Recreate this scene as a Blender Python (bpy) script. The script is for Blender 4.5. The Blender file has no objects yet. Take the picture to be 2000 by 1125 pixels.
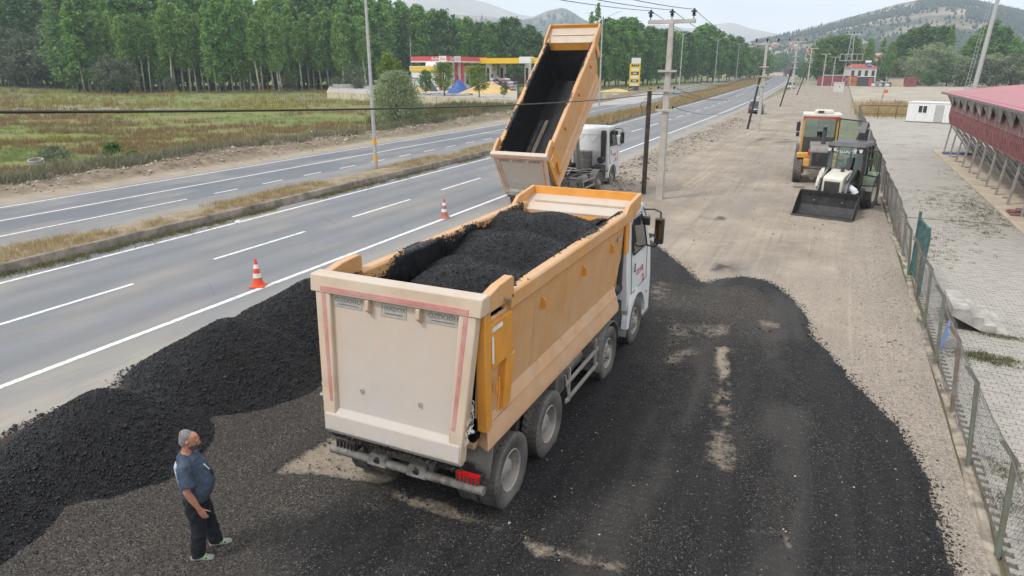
import bpy, bmesh, math, random
import numpy as np
from mathutils import Vector, Matrix, Euler
random.seed(7); RNG = np.random.default_rng(7)
R = math.radians
SC = bpy.context.scene
COL = SC.collection

# ------------------------------------------------------------------ camera, sky, sun, exposure
CAM_H = 5.95; FPX = 1310.0; HOR = 132.0; YAW = R(25.1)
PITCH = math.atan((562.5 - HOR) / FPX)
cam_d = bpy.data.cameras.new('camera'); cam = bpy.data.objects.new('camera', cam_d); COL.objects.link(cam)
cam.location = (0, 0, CAM_H); cam.rotation_euler = (math.pi / 2 - PITCH, 0, YAW)
cam_d.sensor_width = 36.0; cam_d.lens = FPX / 2000 * 36.0; cam_d.clip_start = 0.1; cam_d.clip_end = 40000
SC.camera = cam
SUN_DIR = Vector((-0.42, -0.55, 0.95)).normalized()
W = bpy.data.worlds.new('World'); SC.world = W; W.use_nodes = True
nt = W.node_tree; nt.nodes.clear()
out = nt.nodes.new('ShaderNodeOutputWorld'); mixs = nt.nodes.new('ShaderNodeMixShader')
bg1 = nt.nodes.new('ShaderNodeBackground'); bg2 = nt.nodes.new('ShaderNodeBackground')
sky = nt.nodes.new('ShaderNodeTexSky'); sky.sky_type = 'NISHITA'; sky.sun_disc = False
sky.sun_elevation = math.asin(SUN_DIR.z); sky.sun_rotation = math.atan2(SUN_DIR.x, SUN_DIR.y)
bg1.inputs[1].default_value = 0.10; nt.links.new(sky.outputs[0], bg1.inputs[0])
bg2.inputs[1].default_value = 1.0
tc = nt.nodes.new('ShaderNodeTexCoord'); mp = nt.nodes.new('ShaderNodeMapping'); mp.inputs['Scale'].default_value = (1, 1, 3.5)
nz = nt.nodes.new('ShaderNodeTexNoise'); nz.inputs['Scale'].default_value = 3.2; nz.inputs['Detail'].default_value = 7; nz.inputs['Roughness'].default_value = .55
cr = nt.nodes.new('ShaderNodeValToRGB')
cr.color_ramp.elements[0].position = .33; cr.color_ramp.elements[0].color = (.86, .87, .93, 1)
cr.color_ramp.elements[1].position = .68; cr.color_ramp.elements[1].color = (.97, .975, 1, 1)
mr = nt.nodes.new('ShaderNodeMapRange'); mr.inputs[1].default_value = .3; mr.inputs[2].default_value = .6; mr.inputs[3].default_value = .93; mr.inputs[4].default_value = .99
nt.links.new(tc.outputs['Generated'], mp.inputs[0]); nt.links.new(mp.outputs[0], nz.inputs['Vector'])
nt.links.new(nz.outputs[0], cr.inputs[0]); nt.links.new(cr.outputs[0], bg2.inputs[0])
nt.links.new(nz.outputs[0], mr.inputs[0]); nt.links.new(mr.outputs[0], mixs.inputs[0])
nt.links.new(bg1.outputs[0], mixs.inputs[1]); nt.links.new(bg2.outputs[0], mixs.inputs[2]); nt.links.new(mixs.outputs[0], out.inputs[0])
sun_d = bpy.data.lights.new('sun', 'SUN'); sun_d.energy = 1.5; sun_d.angle = R(10); sun_d.color = (1, .95, .88)
sun = bpy.data.objects.new('sun', sun_d); COL.objects.link(sun); sun.rotation_euler = SUN_DIR.to_track_quat('Z', 'Y').to_euler()
sun.location = (-30, -40, 60)
SC.view_settings.view_transform = 'Standard'; SC.view_settings.look = 'None'; SC.view_settings.exposure = 0.47; SC.view_settings.gamma = 1
SC.render.engine = 'CYCLES'
SC.cycles.max_bounces = 6; SC.cycles.diffuse_bounces = 3; SC.cycles.glossy_bounces = 3; SC.cycles.transmission_bounces = 6
SC.cycles.transparent_max_bounces = 12; SC.cycles.volume_bounces = 2; SC.cycles.caustics_reflective = False; SC.cycles.caustics_refractive = False

# ------------------------------------------------------------------ survey helper: where a line of sight meets the ground / a plane
_c, _s = math.cos(YAW), math.sin(YAW)
def _rt(v): return np.array([_c * v[0] - _s * v[1], _s * v[0] + _c * v[1], v[2]])
_f = _rt((0, math.cos(PITCH), -math.sin(PITCH))); _u = _rt((0, math.sin(PITCH), math.cos(PITCH))); _r = _rt((1, 0, 0))
_C = np.array([0, 0, CAM_H])
def _ray(x, y):
    d = _f * FPX + _r * (x - 1000) - _u * (y - 562.5); return d / np.linalg.norm(d)
def G(x, y, z=0.0):
    d = _ray(x, y); return _C + d * ((z - CAM_H) / d[2])
def onX(x, y, X):
    d = _ray(x, y); return _C + d * (X / d[0])
def onY(x, y, Y):
    d = _ray(x, y); return _C + d * (Y / d[1])
def onD(x, y, D):
    d = _ray(x, y); return _C + d * (D / math.hypot(d[0], d[1]))

# ------------------------------------------------------------------ numpy noise
def _h(ix, iy, seed):
    n = (ix.astype(np.int64) * 374761393 + iy.astype(np.int64) * 668265263 + seed * 1442695041) & 0x7fffffff
    n = ((n ^ (n >> 13)) * 1274126177) & 0x7fffffff
    return ((n ^ (n >> 16)) & 0xffff) / 65535.0
def vnoise(x, y, seed=0):
    x = np.asarray(x, float); y = np.asarray(y, float)
    ix = np.floor(x); iy = np.floor(y); fx = x - ix; fy = y - iy
    fx = fx * fx * (3 - 2 * fx); fy = fy * fy * (3 - 2 * fy)
    a = _h(ix, iy, seed); b = _h(ix + 1, iy, seed); c = _h(ix, iy + 1, seed); d = _h(ix + 1, iy + 1, seed)
    return (a * (1 - fx) + b * fx) * (1 - fy) + (c * (1 - fx) + d * fx) * fy
def fbm(x, y, oct=4, seed=0):
    s = 0; a = .5; t = 0
    for i in range(oct):
        s = s + a * vnoise(np.asarray(x) * 2 ** i, np.asarray(y) * 2 ** i, seed + i * 17); t += a; a *= .5
    return s / t
def sstep(a, b, x):
    t = np.clip((np.asarray(x, float) - a) / (b - a), 0, 1); return t * t * (3 - 2 * t)

# ------------------------------------------------------------------ mesh builder
class MB:
    def __init__(s, T=None): s.v = []; s.f = []; s.T = T
    def add(s, vs, fs):
        o = len(s.v)
        if s.T is not None: vs = [tuple(s.T @ Vector(p)) for p in vs]
        s.v.extend([tuple(p) for p in vs]); s.f.extend([tuple(i + o for i in f) for f in fs]); return s
    def hexa(s, p):   # 8 points: bottom loop 0-3, top loop 4-7
        return s.add(p, [(3, 2, 1, 0), (4, 5, 6, 7), (0, 1, 5, 4), (1, 2, 6, 5), (2, 3, 7, 6), (3, 0, 4, 7)])
    def box(s, x0, x1, y0, y1, z0, z1):
        return s.hexa([(x0, y0, z0), (x1, y0, z0), (x1, y1, z0), (x0, y1, z0), (x0, y0, z1), (x1, y0, z1), (x1, y1, z1), (x0, y1, z1)])
    def prism(s, poly, ax, a, b):
        n = len(poly)
        def P(q, t): return {'x': (t, q[0], q[1]), 'y': (q[0], t, q[1]), 'z': (q[0], q[1], t)}[ax]
        vs = [P(q, a) for q in poly] + [P(q, b) for q in poly]
        fs = [tuple(range(n))[::-1], tuple(range(n, 2 * n))] + [(i, (i + 1) % n, n + (i + 1) % n, n + i) for i in range(n)]
        return s.add(vs, fs)
    def bar(s, p0, p1, w, h, up=(0, 0, 1)):
        p0 = Vector(p0); p1 = Vector(p1); d = (p1 - p0).normalized(); u = Vector(up)
        if abs(d.dot(u)) > .99: u = Vector((0, 1, 0))
        x = d.cross(u).normalized(); z = x.cross(d).normalized(); x = x * w / 2; z = z * h / 2
        return s.hexa([p0 - x - z, p0 + x - z, p1 + x - z, p1 - x - z, p0 - x + z, p0 + x + z, p1 + x + z, p1 - x + z])
    def cyl(s, p0, p1, r0, r1=None, n=12, cap=True):
        if r1 is None: r1 = r0
        p0 = Vector(p0); p1 = Vector(p1); d = (p1 - p0).normalized()
        u = Vector((0, 0, 1)) if abs(d.z) < .9 else Vector((1, 0, 0))
        x = d.cross(u).normalized(); y = d.cross(x).normalized(); vs = []
        for p, r in ((p0, r0), (p1, r1)):
            for i in range(n):
                a = 2 * math.pi * i / n; vs.append(p + x * (r * math.cos(a)) + y * (r * math.sin(a)))
        fs = [(i, (i + 1) % n, n + (i + 1) % n, n + i) for i in range(n)]
        if cap: fs += [tuple(range(n))[::-1], tuple(range(n, 2 * n))]
        return s.add(vs, fs)
    def tube(s, pts, r, n=6):
        pts = [Vector(p) for p in pts]; vs = []; m = len(pts); rr = r if hasattr(r, '__len__') else [r] * m
        for k, p in enumerate(pts):
            d = (pts[min(k + 1, m - 1)] - pts[max(k - 1, 0)]).normalized()
            u = Vector((0, 0, 1)) if abs(d.z) < .95 else Vector((1, 0, 0))
            x = d.cross(u).normalized(); y = d.cross(x).normalized()
            for i in range(n):
                a = 2 * math.pi * i / n; vs.append(p + x * (rr[k] * math.cos(a)) + y * (rr[k] * math.sin(a)))
        fs = [(k * n + i, k * n + (i + 1) % n, (k + 1) * n + (i + 1) % n, (k + 1) * n + i) for k in range(m - 1) for i in range(n)]
        fs += [tuple(range(n))[::-1], tuple(range((m - 1) * n, m * n))]
        return s.add(vs, fs)
    def lathe(s, c, prof, ax='x', n=32, closed=False):
        vs = []; m = len(prof); c = Vector(c)
        for (r, a) in prof:
            for i in range(n):
                t = 2 * math.pi * i / n; q = (r * math.cos(t), r * math.sin(t))
                vs.append(c + Vector({'x': (a, q[0], q[1]), 'y': (q[0], a, q[1]), 'z': (q[0], q[1], a)}[ax]))
        fs = [(k * n + i, k * n + (i + 1) % n, (k + 1) * n + (i + 1) % n, (k + 1) * n + i) for k in range(m - 1) for i in range(n)]
        return s.add(vs, fs)
    def loft(s, rings, side=(1, 0, 0), n=16):
        pts = [Vector(r[0]) for r in rings]; vs = []; m = len(pts)
        for k, (p, a, b) in enumerate(rings):
            d = (pts[min(k + 1, m - 1)] - pts[max(k - 1, 0)]).normalized(); x = Vector(side); x = (x - d * x.dot(d)).normalized(); y = d.cross(x)
            for i in range(n):
                t = 2 * math.pi * i / n; vs.append(pts[k] + x * (a * math.cos(t)) + y * (b * math.sin(t)))
        fs = [(k * n + i, k * n + (i + 1) % n, (k + 1) * n + (i + 1) % n, (k + 1) * n + i) for k in range(m - 1) for i in range(n)]
        fs += [tuple(range(n))[::-1], tuple(range((m - 1) * n, m * n))]; return s.add(vs, fs)
    def quad(s, a, b, c, d): return s.add([a, b, c, d], [(0, 1, 2, 3)])
    def build(s, name, mat, parent=None, smooth=False, bevel=0, seg=2):
        me = bpy.data.meshes.new(name); me.from_pydata(s.v, [], s.f)
        return obj(name, me, mat, parent, smooth, bevel, seg)
def obj(name, me, mat, parent=None, smooth=False, bevel=0, seg=2, recalc=True):
    if recalc:
        bm = bmesh.new(); bm.from_mesh(me); bmesh.ops.recalc_face_normals(bm, faces=bm.faces); bm.to_mesh(me); bm.free()
    me.materials.append(mat); me.update()
    o = bpy.data.objects.new(name, me); COL.objects.link(o); o.parent = parent
    if smooth is True: me.polygons.foreach_set('use_smooth', [True] * len(me.polygons))
    elif smooth: me.polygons.foreach_set('use_smooth', [True] * len(me.polygons)); me.set_sharp_from_angle(angle=R(smooth))
    if bevel:
        b = o.modifiers.new('bevel', 'BEVEL'); b.width = bevel; b.segments = seg; b.limit_method = 'ANGLE'; b.angle_limit = R(35)
        me.polygons.foreach_set('use_smooth', [True] * len(me.polygons)); me.set_sharp_from_angle(angle=R(35))
    return o
def npmesh(name, V, F, mat, parent=None, smooth=False, attrs=None):
    V = np.asarray(V, np.float32); F = np.asarray(F, np.int32); k = F.shape[1]
    me = bpy.data.meshes.new(name); me.vertices.add(len(V)); me.vertices.foreach_set('co', V.ravel())
    me.loops.add(F.size); me.loops.foreach_set('vertex_index', F.ravel())
    me.polygons.add(len(F)); me.polygons.foreach_set('loop_start', np.arange(0, F.size, k, dtype=np.int32))
    me.polygons.foreach_set('loop_total', np.full(len(F), k, np.int32)); me.update(calc_edges=True)
    for nme, arr in (attrs or {}).items():
        a = me.attributes.new(nme, 'FLOAT', 'POINT'); a.data.foreach_set('value', np.asarray(arr, np.float32))
    if smooth: me.polygons.foreach_set('use_smooth', np.ones(len(F), bool))
    return obj(name, me, mat, parent, recalc=False)
def gridmesh(name, xs, ys, Z, mat, keep=None, smooth=True, attrs=None, parent=None):
    X, Y = np.meshgrid(xs, ys, indexing='ij'); nx, ny = X.shape
    idx = np.arange(nx * ny).reshape(nx, ny)
    F = np.stack([idx[:-1, :-1], idx[1:, :-1], idx[1:, 1:], idx[:-1, 1:]], -1).reshape(-1, 4)
    V = np.stack([X, Y, Z], -1).reshape(-1, 3)
    if keep is not None:
        kf = keep.ravel(); F = F[kf[F].all(1)]
        used = np.zeros(len(V), bool); used[F.ravel()] = True; remap = np.cumsum(used) - 1
        V = V[used]; F = remap[F]; attrs = {k: np.asarray(a).ravel()[used] for k, a in (attrs or {}).items()}
    else: attrs = {k: np.asarray(a).ravel() for k, a in (attrs or {}).items()}
    return npmesh(name, V, F, mat, parent, smooth, attrs)
def tag(o, label=None, cat=None, group=None, kind=None):
    if label: o['label'] = label
    if cat: o['category'] = cat
    if group: o['group'] = group
    if kind: o['kind'] = kind
    return o
def thing(name, label, cat, loc=(0, 0, 0), rz=0, group=None):
    o = bpy.data.objects.new(name, None); COL.objects.link(o); o.empty_display_size = .3
    o.location = loc; o.rotation_euler = (0, 0, rz); return tag(o, label, cat, group)
def kids(o): return [c for c in bpy.data.objects if c.parent == o]
def copy_tree(o, parent=None, _map=None):
    if _map is None:
        _map = {}
        for c in bpy.data.objects:
            if c.parent: _map.setdefault(c.parent.name, []).append(c)
    c = o.copy(); COL.objects.link(c); c.parent = parent
    for ch in _map.get(o.name, []): copy_tree(ch, c, _map)
    return c
def text_mesh(txt, size, ext=0.004, spacing=1.0, xs=1.0):
    cu = bpy.data.curves.new('t', 'FONT'); cu.body = txt; cu.size = size; cu.extrude = ext; cu.align_x = 'CENTER'; cu.align_y = 'CENTER'
    cu.space_character = spacing; cu.resolution_u = 3
    o = bpy.data.objects.new('t', cu); COL.objects.link(o)
    dg = bpy.context.evaluated_depsgraph_get(); me = bpy.data.meshes.new_from_object(o.evaluated_get(dg))
    bpy.data.objects.remove(o); bpy.data.curves.remove(cu)
    if xs != 1.0: me.transform(Matrix.Diagonal((xs, 1, 1, 1)))
    return me
def put_text(name, txt, size, mat, parent, M4, ext=.004, spacing=1.0, xs=1.0):
    me = text_mesh(txt, size, ext, spacing, xs); me.transform(M4); me.name = name
    return obj(name, me, mat, parent, recalc=False)
def frame(origin, xdir, ydir):    # matrix taking text plane (x right, y up) to a place
    x = Vector(xdir).normalized(); y = Vector(ydir).normalized(); z = x.cross(y).normalized(); y = z.cross(x)
    m = Matrix((x, y, z)).transposed().to_4x4(); m.translation = Vector(origin); return m

# ------------------------------------------------------------------ materials
def newmat(name):
    m = bpy.data.materials.new(name); m.use_nodes = True; n = m.node_tree; n.nodes.clear()
    o = n.nodes.new('ShaderNodeOutputMaterial'); b = n.nodes.new('ShaderNodeBsdfPrincipled'); n.links.new(b.outputs[0], o.inputs[0])
    return m, n, b
class NB:   # tiny node helper
    def __init__(s, nt): s.n = nt; s._tc = None
    def node(s, t, **k):
        x = s.n.nodes.new(t)
        for a, v in k.items(): setattr(x, a, v)
        return x
    def L(s, a, b): s.n.links.new(a, b)
    def co(s, scale=None, geo=False):
        if s._tc is None: s._tc = s.node('ShaderNodeTexCoord')
        src = s.node('ShaderNodeNewGeometry').outputs['Position'] if geo else s._tc.outputs['Object']
        if scale is None: return src
        m = s.node('ShaderNodeMapping'); m.inputs['Scale'].default_value = scale; s.L(src, m.inputs[0]); return m.outputs[0]
    def noise(s, scale, detail=4, rough=.55, vec=None, dist=0):
        x = s.node('ShaderNodeTexNoise'); x.inputs['Scale'].default_value = scale; x.inputs['Detail'].default_value = detail
        x.inputs['Roughness'].default_value = rough; x.inputs['Distortion'].default_value = dist
        s.L(vec if vec is not None else s.co(), x.inputs['Vector']); return x.outputs[0]
    def voro(s, scale, vec=None, out='Color', feature='F1'):
        x = s.node('ShaderNodeTexVoronoi'); x.feature = feature; x.inputs['Scale'].default_value = scale
        s.L(vec if vec is not None else s.co(), x.inputs['Vector']); return x.outputs[out]
    def ramp(s, fac, p0, p1, c0=(0, 0, 0), c1=(1, 1, 1)):
        x = s.node('ShaderNodeValToRGB'); e = x.color_ramp.elements
        e[0].position = p0; e[1].position = p1; e[0].color = (*c0, 1); e[1].color = (*c1, 1); s.L(fac, x.inputs[0]); return x.outputs[0]
    def rng(s, fac, a, b, c, d):
        x = s.node('ShaderNodeMapRange'); s.L(fac, x.inputs[0])
        for i, v in enumerate((a, b, c, d)): x.inputs[i + 1].default_value = v
        return x.outputs[0]
    def mix(s, fac, a, b, mode='MIX'):
        x = s.node('ShaderNodeMixRGB', blend_type=mode)
        for i, v in enumerate((fac, a, b)):
            if isinstance(v, (int, float)): x.inputs[i].default_value = v if i == 0 else (v, v, v, 1)
            elif isinstance(v, tuple): x.inputs[i].default_value = (*v, 1)
            else: s.L(v, x.inputs[i])
        return x.outputs[0]
    def math(s, op, a, b=None):
        x = s.node('ShaderNodeMath', operation=op)
        for i, v in enumerate((a, b)):
            if v is None: continue
            if isinstance(v, (int, float)): x.inputs[i].default_value = v
            else: s.L(v, x.inputs[i])
        return x.outputs[0]
    def sep(s, v, k):
        x = s.node('ShaderNodeSeparateXYZ'); s.L(v, x.inputs[0]); return x.outputs[k]
    def attr(s, name):
        x = s.node('ShaderNodeAttribute', attribute_name=name); return x.outputs['Fac']
    def bump(s, h, strength, dist, b):
        x = s.node('ShaderNodeBump'); x.inputs['Strength'].default_value = strength; x.inputs['Distance'].default_value = dist
        s.L(h, x.inputs['Height']); s.L(x.outputs[0], b.inputs['Normal'])
def mat(name, col, rough=.6, metal=0.0, var=.12, scale=4.0, col2=None, bump=0.0, bscale=60.0, dust=0.0, dustcol=(.42, .36, .29), spec=.4, fine=True):
    m, n, b = newmat(name); q = NB(n)
    c2 = col2 or tuple(max(0, c * (1 - 2.2 * var)) for c in col); c1 = tuple(min(1, c * (1 + var)) for c in col)
    nz = q.noise(scale, 5, .6); base = q.mix(q.ramp(nz, .3, .7), c2, c1)
    if dust:
        up = q.sep(q.node('ShaderNodeNewGeometry').outputs['Normal'], 2)
        f = q.math('ADD', q.rng(up, -.2, .9, 0, .55), q.rng(q.noise(2.3, 6, .65), .35, .7, 0, .6)); f = q.math('MULTIPLY', f, dust)
        cl = q.node('ShaderNodeClamp'); q.L(f, cl.inputs[0]); base = q.mix(cl.outputs[0], base, dustcol)
    q.L(base, b.inputs['Base Color']); b.inputs['Roughness'].default_value = rough; b.inputs['Metallic'].default_value = metal
    b.inputs['Specular IOR Level'].default_value = spec
    if bump: q.bump(q.noise(bscale, 3, .6), bump, .01, b)
    return m
# ================================================================== SETTING: ground, roads, field, yard
def lut(ys, xs): return lambda y: np.interp(y, ys, xs)
nearR = lut([-40, 90, 137, 250, 368, 500, 919, 1600], [-14.02, -14.1, -14.75, -18.6, -23.5, -31, -64, -130])
nearL = lut([-40, 60, 91, 131, 250, 368, 500, 919, 1600], [-21.2, -21.2, -21.9, -22.7, -27, -32, -39.5, -72, -138])
farR = lut([-40, 30, 60, 104, 141, 172, 259, 500, 919, 1600], [-27.4, -27.3, -27.2, -28.8, -31.6, -34.6, -40.6, -58, -95, -165])
def farL(y): return farR(y) - 5.75
def farM(y): return farR(y) - 2.85

def rocks(name, P, S, m, parent=None, seed=1, flat=.7):
    g = np.random.default_rng(seed); n = len(P)
    base = np.array([[1, 0, 0], [-1, 0, 0], [0, 1, 0], [0, -1, 0], [0, 0, 1], [0, 0, -1]], float)
    tri = np.array([[0, 2, 4], [2, 1, 4], [1, 3, 4], [3, 0, 4], [2, 0, 5], [1, 2, 5], [3, 1, 5], [0, 3, 5]])
    V = base[None] * g.uniform(.6, 1.25, (n, 6, 1)) + g.normal(0, .18, (n, 6, 3))
    a = g.uniform(0, 6.28, n); c, s = np.cos(a)[:, None], np.sin(a)[:, None]
    V = np.stack([V[..., 0] * c - V[..., 1] * s, V[..., 0] * s + V[..., 1] * c, V[..., 2] * flat], -1)
    V = V * np.asarray(S)[:, None, None] + np.asarray(P)[:, None]
    F = (tri[None] + (np.arange(n) * 6)[:, None, None]).reshape(-1, 3)
    return npmesh(name, V.reshape(-1, 3), F, m, parent, attrs={'tint': np.repeat(g.uniform(0, 1, n), 6)})
def tufts(name, P, H, m, blades=7, spread=.5, width=.03, lean=.5, parent=None, seed=1, tint=None):
    g = np.random.default_rng(seed); n = len(P); P = np.asarray(P); H = np.asarray(H)
    B = n * blades; base = np.repeat(P, blades, 0) + np.c_[g.normal(0, 1, (B, 2)) * np.repeat(H, blades)[:, None] * spread * .5, np.zeros(B)]
    h = np.repeat(H, blades) * g.uniform(.5, 1.1, B); a = g.uniform(0, 6.28, B); w = width * h
    d = np.c_[np.cos(a), np.sin(a), np.zeros(B)]; le = g.normal(0, lean, (B, 2)) * h[:, None]
    top = base + np.c_[le, h]; mid = base + np.c_[le * .35, h * .55]
    V = np.stack([base - d * w[:, None], base + d * w[:, None], mid + d * w[:, None] * .9, top, mid - d * w[:, None] * .9], 1).reshape(-1, 3)
    i = np.arange(B)[:, None] * 5
    F = np.concatenate([i + np.array([[0, 1, 2]]), i + np.array([[0, 2, 4]]), i + np.array([[4, 2, 3]])])
    t = np.repeat(g.uniform(0, 1, n) if tint is None else tint, blades * 5) + np.repeat(g.normal(0, .12, B), 5)
    return npmesh(name, V, F, m, parent, attrs={'tint': t})
def leafmat(name, c0, c1, rough=.6, trans=.25, cmid=None):
    m, n, b = newmat(name); q = NB(n)
    t = q.attr('tint'); inf = q.node('ShaderNodeObjectInfo').outputs['Random']
    f = q.math('ADD', q.math('MULTIPLY', t, .75), q.math('MULTIPLY', inf, .25))
    c = q.ramp(f, .05, .95, c0, c1)
    q.L(c, b.inputs['Base Color']); b.inputs['Roughness'].default_value = rough; b.inputs['Specular IOR Level'].default_value = .25
    tr = q.node('ShaderNodeBsdfTranslucent'); q.L(c, tr.inputs[0]); mx = q.node('ShaderNodeMixShader'); mx.inputs[0].default_value = trans
    o = [x for x in n.nodes if x.type == 'OUTPUT_MATERIAL'][0]
    q.L(b.outputs[0], mx.inputs[1]); q.L(tr.outputs[0], mx.inputs[2]); q.L(mx.outputs[0], o.inputs[0])
    return m
def rockmat(name, c0, c1, rough=.9, spec=.3):
    m, n, b = newmat(name); q = NB(n)
    q.L(q.ramp(q.attr('tint'), 0, 1, c0, c1), b.inputs['Base Color']); b.inputs['Roughness'].default_value = rough; b.inputs['Specular IOR Level'].default_value = spec
    return m

# --- materials of the ground
def m_dirt():
    m, n, b = newmat('dusty dirt and gravel'); q = NB(n)
    big = q.noise(.35, 6, .62); mid = q.noise(2.2, 6, .65, dist=.6); tr = q.noise(.9, 5, .6, q.co((1.6, .16, 1)))
    c = q.mix(q.ramp(big, .32, .68), (.235, .197, .152), (.41, .35, .275))
    c = q.mix(q.rng(tr, .48, .66, 0, .6), c, (.235, .205, .175)); tk = q.noise(1.0, 5, .65, q.co((3.2, .07, 1)), 1.2); c = q.mix(q.rng(tk, .54, .62, 0, .5), c, (.21, .18, .15)); c = q.mix(q.rng(tk, .42, .36, 0, .45), c, (.46, .395, .32)); c = q.mix(q.rng(mid, .5, .75, 0, .55), c, (.44, .385, .31))
    c = q.mix(q.rng(q.noise(.22, 6, .65, q.co((1, .45, 1)), 1.0), .52, .66, 0, .6), c, (.205, .19, .17)); c = q.mix(q.rng(q.noise(1.3, 8, .75, q.co((1, .5, 1)), .8), .60, .68, 0, .5), c, (.13, .12, .11))
    gr = q.attr('gravel'); v = q.voro(48); vs = q.sep(v, 0)
    peb = q.mix(q.ramp(vs, .1, .95), (.16, .135, .11), (.45, .405, .345))
    c = q.mix(q.math('MULTIPLY', gr, .6), c, peb)
    c = q.mix(q.attr('stain'), c, (.035, .035, .036))
    q.L(c, b.inputs['Base Color']); b.inputs['Roughness'].default_value = .95; b.inputs['Specular IOR Level'].default_value = .2
    q.bump(q.math('ADD', q.math('MULTIPLY', q.voro(48, out='Distance'), q.math('ADD', gr, .2)), q.noise(30, 5, .7)), .5, .02, b)
    return m
def m_road(name, c0, c1, dustc):
    m, n, b = newmat(name); q = NB(n)
    st = q.noise(1.0, 6, .6, q.co((1.1, .035, 1))); sp = q.noise(90, 2, .6); pt = q.noise(.5, 5, .6, q.co((1, .35, 1)))
    c = q.mix(q.ramp(st, .3, .7), c0, c1); c = q.mix(q.rng(pt, .46, .66, 0, .65), c, dustc)
    c = q.mix(q.rng(sp, .35, .65, 0, .35), c, tuple(x * .55 for x in c0))
    wh = q.attr('wheel'); c = q.mix(q.math('MULTIPLY', wh, .32), c, tuple(x * .62 for x in c0))
    du = q.math('MULTIPLY', q.attr('dust'), q.rng(q.noise(2.5, 6, .7, q.co((1, .3, 1))), .3, .65, .25, 1)); c = q.mix(du, c, dustc)
    cr = q.voro(.6, q.co((1, .25, 1)), 'Distance', 'DISTANCE_TO_EDGE')
    c = q.mix(q.math('MULTIPLY', q.rng(cr, 0, .006, 1, 0), q.rng(q.noise(.3, 3), .5, .6, 0, .5)), c, (.06, .06, .06))
    q.L(c, b.inputs['Base Color']); b.inputs['Roughness'].default_value = .85; b.inputs['Specular IOR Level'].default_value = .25
    q.bump(q.noise(70, 3, .7), .35, .01, b); return m
def m_paint():
    m, n, b = newmat('worn white road paint'); q = NB(n)
    w = q.rng(q.noise(7, 8, .8), .36, .52, .1, 1); c = q.mix(w, (.3, .3, .3), q.mix(q.noise(3), (.72, .72, .7), (.84, .84, .82)))
    q.L(c, b.inputs['Base Color']); b.inputs['Roughness'].default_value = .6; return m
M_dirt = m_dirt(); M_road1 = m_road('worn grey asphalt', (.195, .207, .222), (.24, .247, .257), (.34, .315, .27)); M_road2 = m_road('blue grey asphalt', (.15, .165, .185), (.195, .21, .23), (.33, .31, .27)); M_paint = m_paint()
M_concrete = mat('weathered concrete', (.40, .385, .35), .9, var=.2, scale=3, bump=.4, bscale=40)
M_dryland = mat('dry land', (.20, .19, .11), .95, var=.25, scale=.01, col2=(.12, .13, .06))

def sheet(name, fl, fr, z, m, y0, y1, ny, nx, attrs=None, kind='structure', parent=None, zf=None):
    ys = y0 + (y1 - y0) * (np.linspace(0, 1, ny) ** 1.6); t = np.linspace(0, 1, nx)
    L_, R_ = fl(ys), fr(ys); X = L_[:, None] + (R_ - L_)[:, None] * t; Y = np.repeat(ys[:, None], nx, 1)
    Z = np.full_like(X, z) if zf is None else zf(X, Y, t[None] + 0 * X)
    idx = np.arange(ny * nx).reshape(ny, nx); F = np.stack([idx[:-1, :-1], idx[:-1, 1:], idx[1:, 1:], idx[1:, :-1]], -1).reshape(-1, 4)
    A = {k: f(X, Y, t[None] + 0 * X).ravel() for k, f in (attrs or {}).items()}
    o = npmesh(name, np.stack([X, Y, Z], -1).reshape(-1, 3), F, m, parent, True, A)
    if kind and parent is None: o['kind'] = kind
    return o
mb = MB(); mb.quad((-9000, -3000, -.03), (9000, -3000, -.03), (9000, 14000, -.03), (-9000, 14000, -.03)); tag(mb.build('ground', M_dryland), kind='structure')

# near carriageway
def wheelmask(X, Y, t):
    w = 0
    for c in (-19.9, -18.4, -16.6, -15.0): w = w + np.exp(-((X - (c + nearR(Y) + 14.02)) / .38) ** 2)
    return np.clip(w, 0, 1)
road = sheet('road', lambda y: nearL(y) - 1.2, lambda y: nearR(y) + 1.9, .03, M_road1, -25, 900, 260, 60,
  {'dust': lambda X, Y, t: np.clip(sstep(.5, 1.7, X - nearR(Y)) * .9 + .35 * sstep(.05, .5, X - nearR(Y)) + sstep(-.2, -1.0, X - nearL(Y)), 0, 1), 'wheel': wheelmask})
far_road = sheet('far_road', lambda y: farL(y) - .7, lambda y: farR(y) + 2.9, .03, M_road2, -25, 900, 200, 40,
  {'dust': lambda X, Y, t: np.clip(sstep(.1, .6, X - farR(Y)) * .45 + sstep(-.1, -.6, X - farL(Y)), 0, 1),
   'wheel': lambda X, Y, t: np.clip(sum(np.exp(-((X - farR(Y) - c) / .35) ** 2) for c in (-.7, -2.2, -3.6, -5.1)), 0, 1) * .5})
def line(name, f, y0, y1, w, parent, z=.036, n=None):
    n = n or max(2, int((y1 - y0) / 6) + 1)
    o = sheet(name, lambda y: f(y) - w / 2, lambda y: f(y) + w / 2, z, M_paint, y0, y1, n, 2, parent=parent, kind=None); return o
line('edge_line', nearR, -25, 900, .17, road, n=120); line('edge_line', nearL, -25, 900, .15, road, n=120)
nearM = lambda y: (nearR(y) + nearL(y)) / 2 - .05
for k in range(-1, 24):
    y = 14.9 + k * 7.18; line('lane_dash', nearM, y, y + 4.3 if k != 1 else y + 4.3, .14, road)
line('edge_line', farL, -25, 900, .13, far_road, n=120); line('lane_line', farM, -25, 900, .14, far_road, n=120)
line('edge_line', farR, -25, 22, .13, far_road)
for k in range(40): line('edge_dash', farR, 23.6 + k * 3.2, 25.1 + k * 3.2, .13, far_road)
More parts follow.
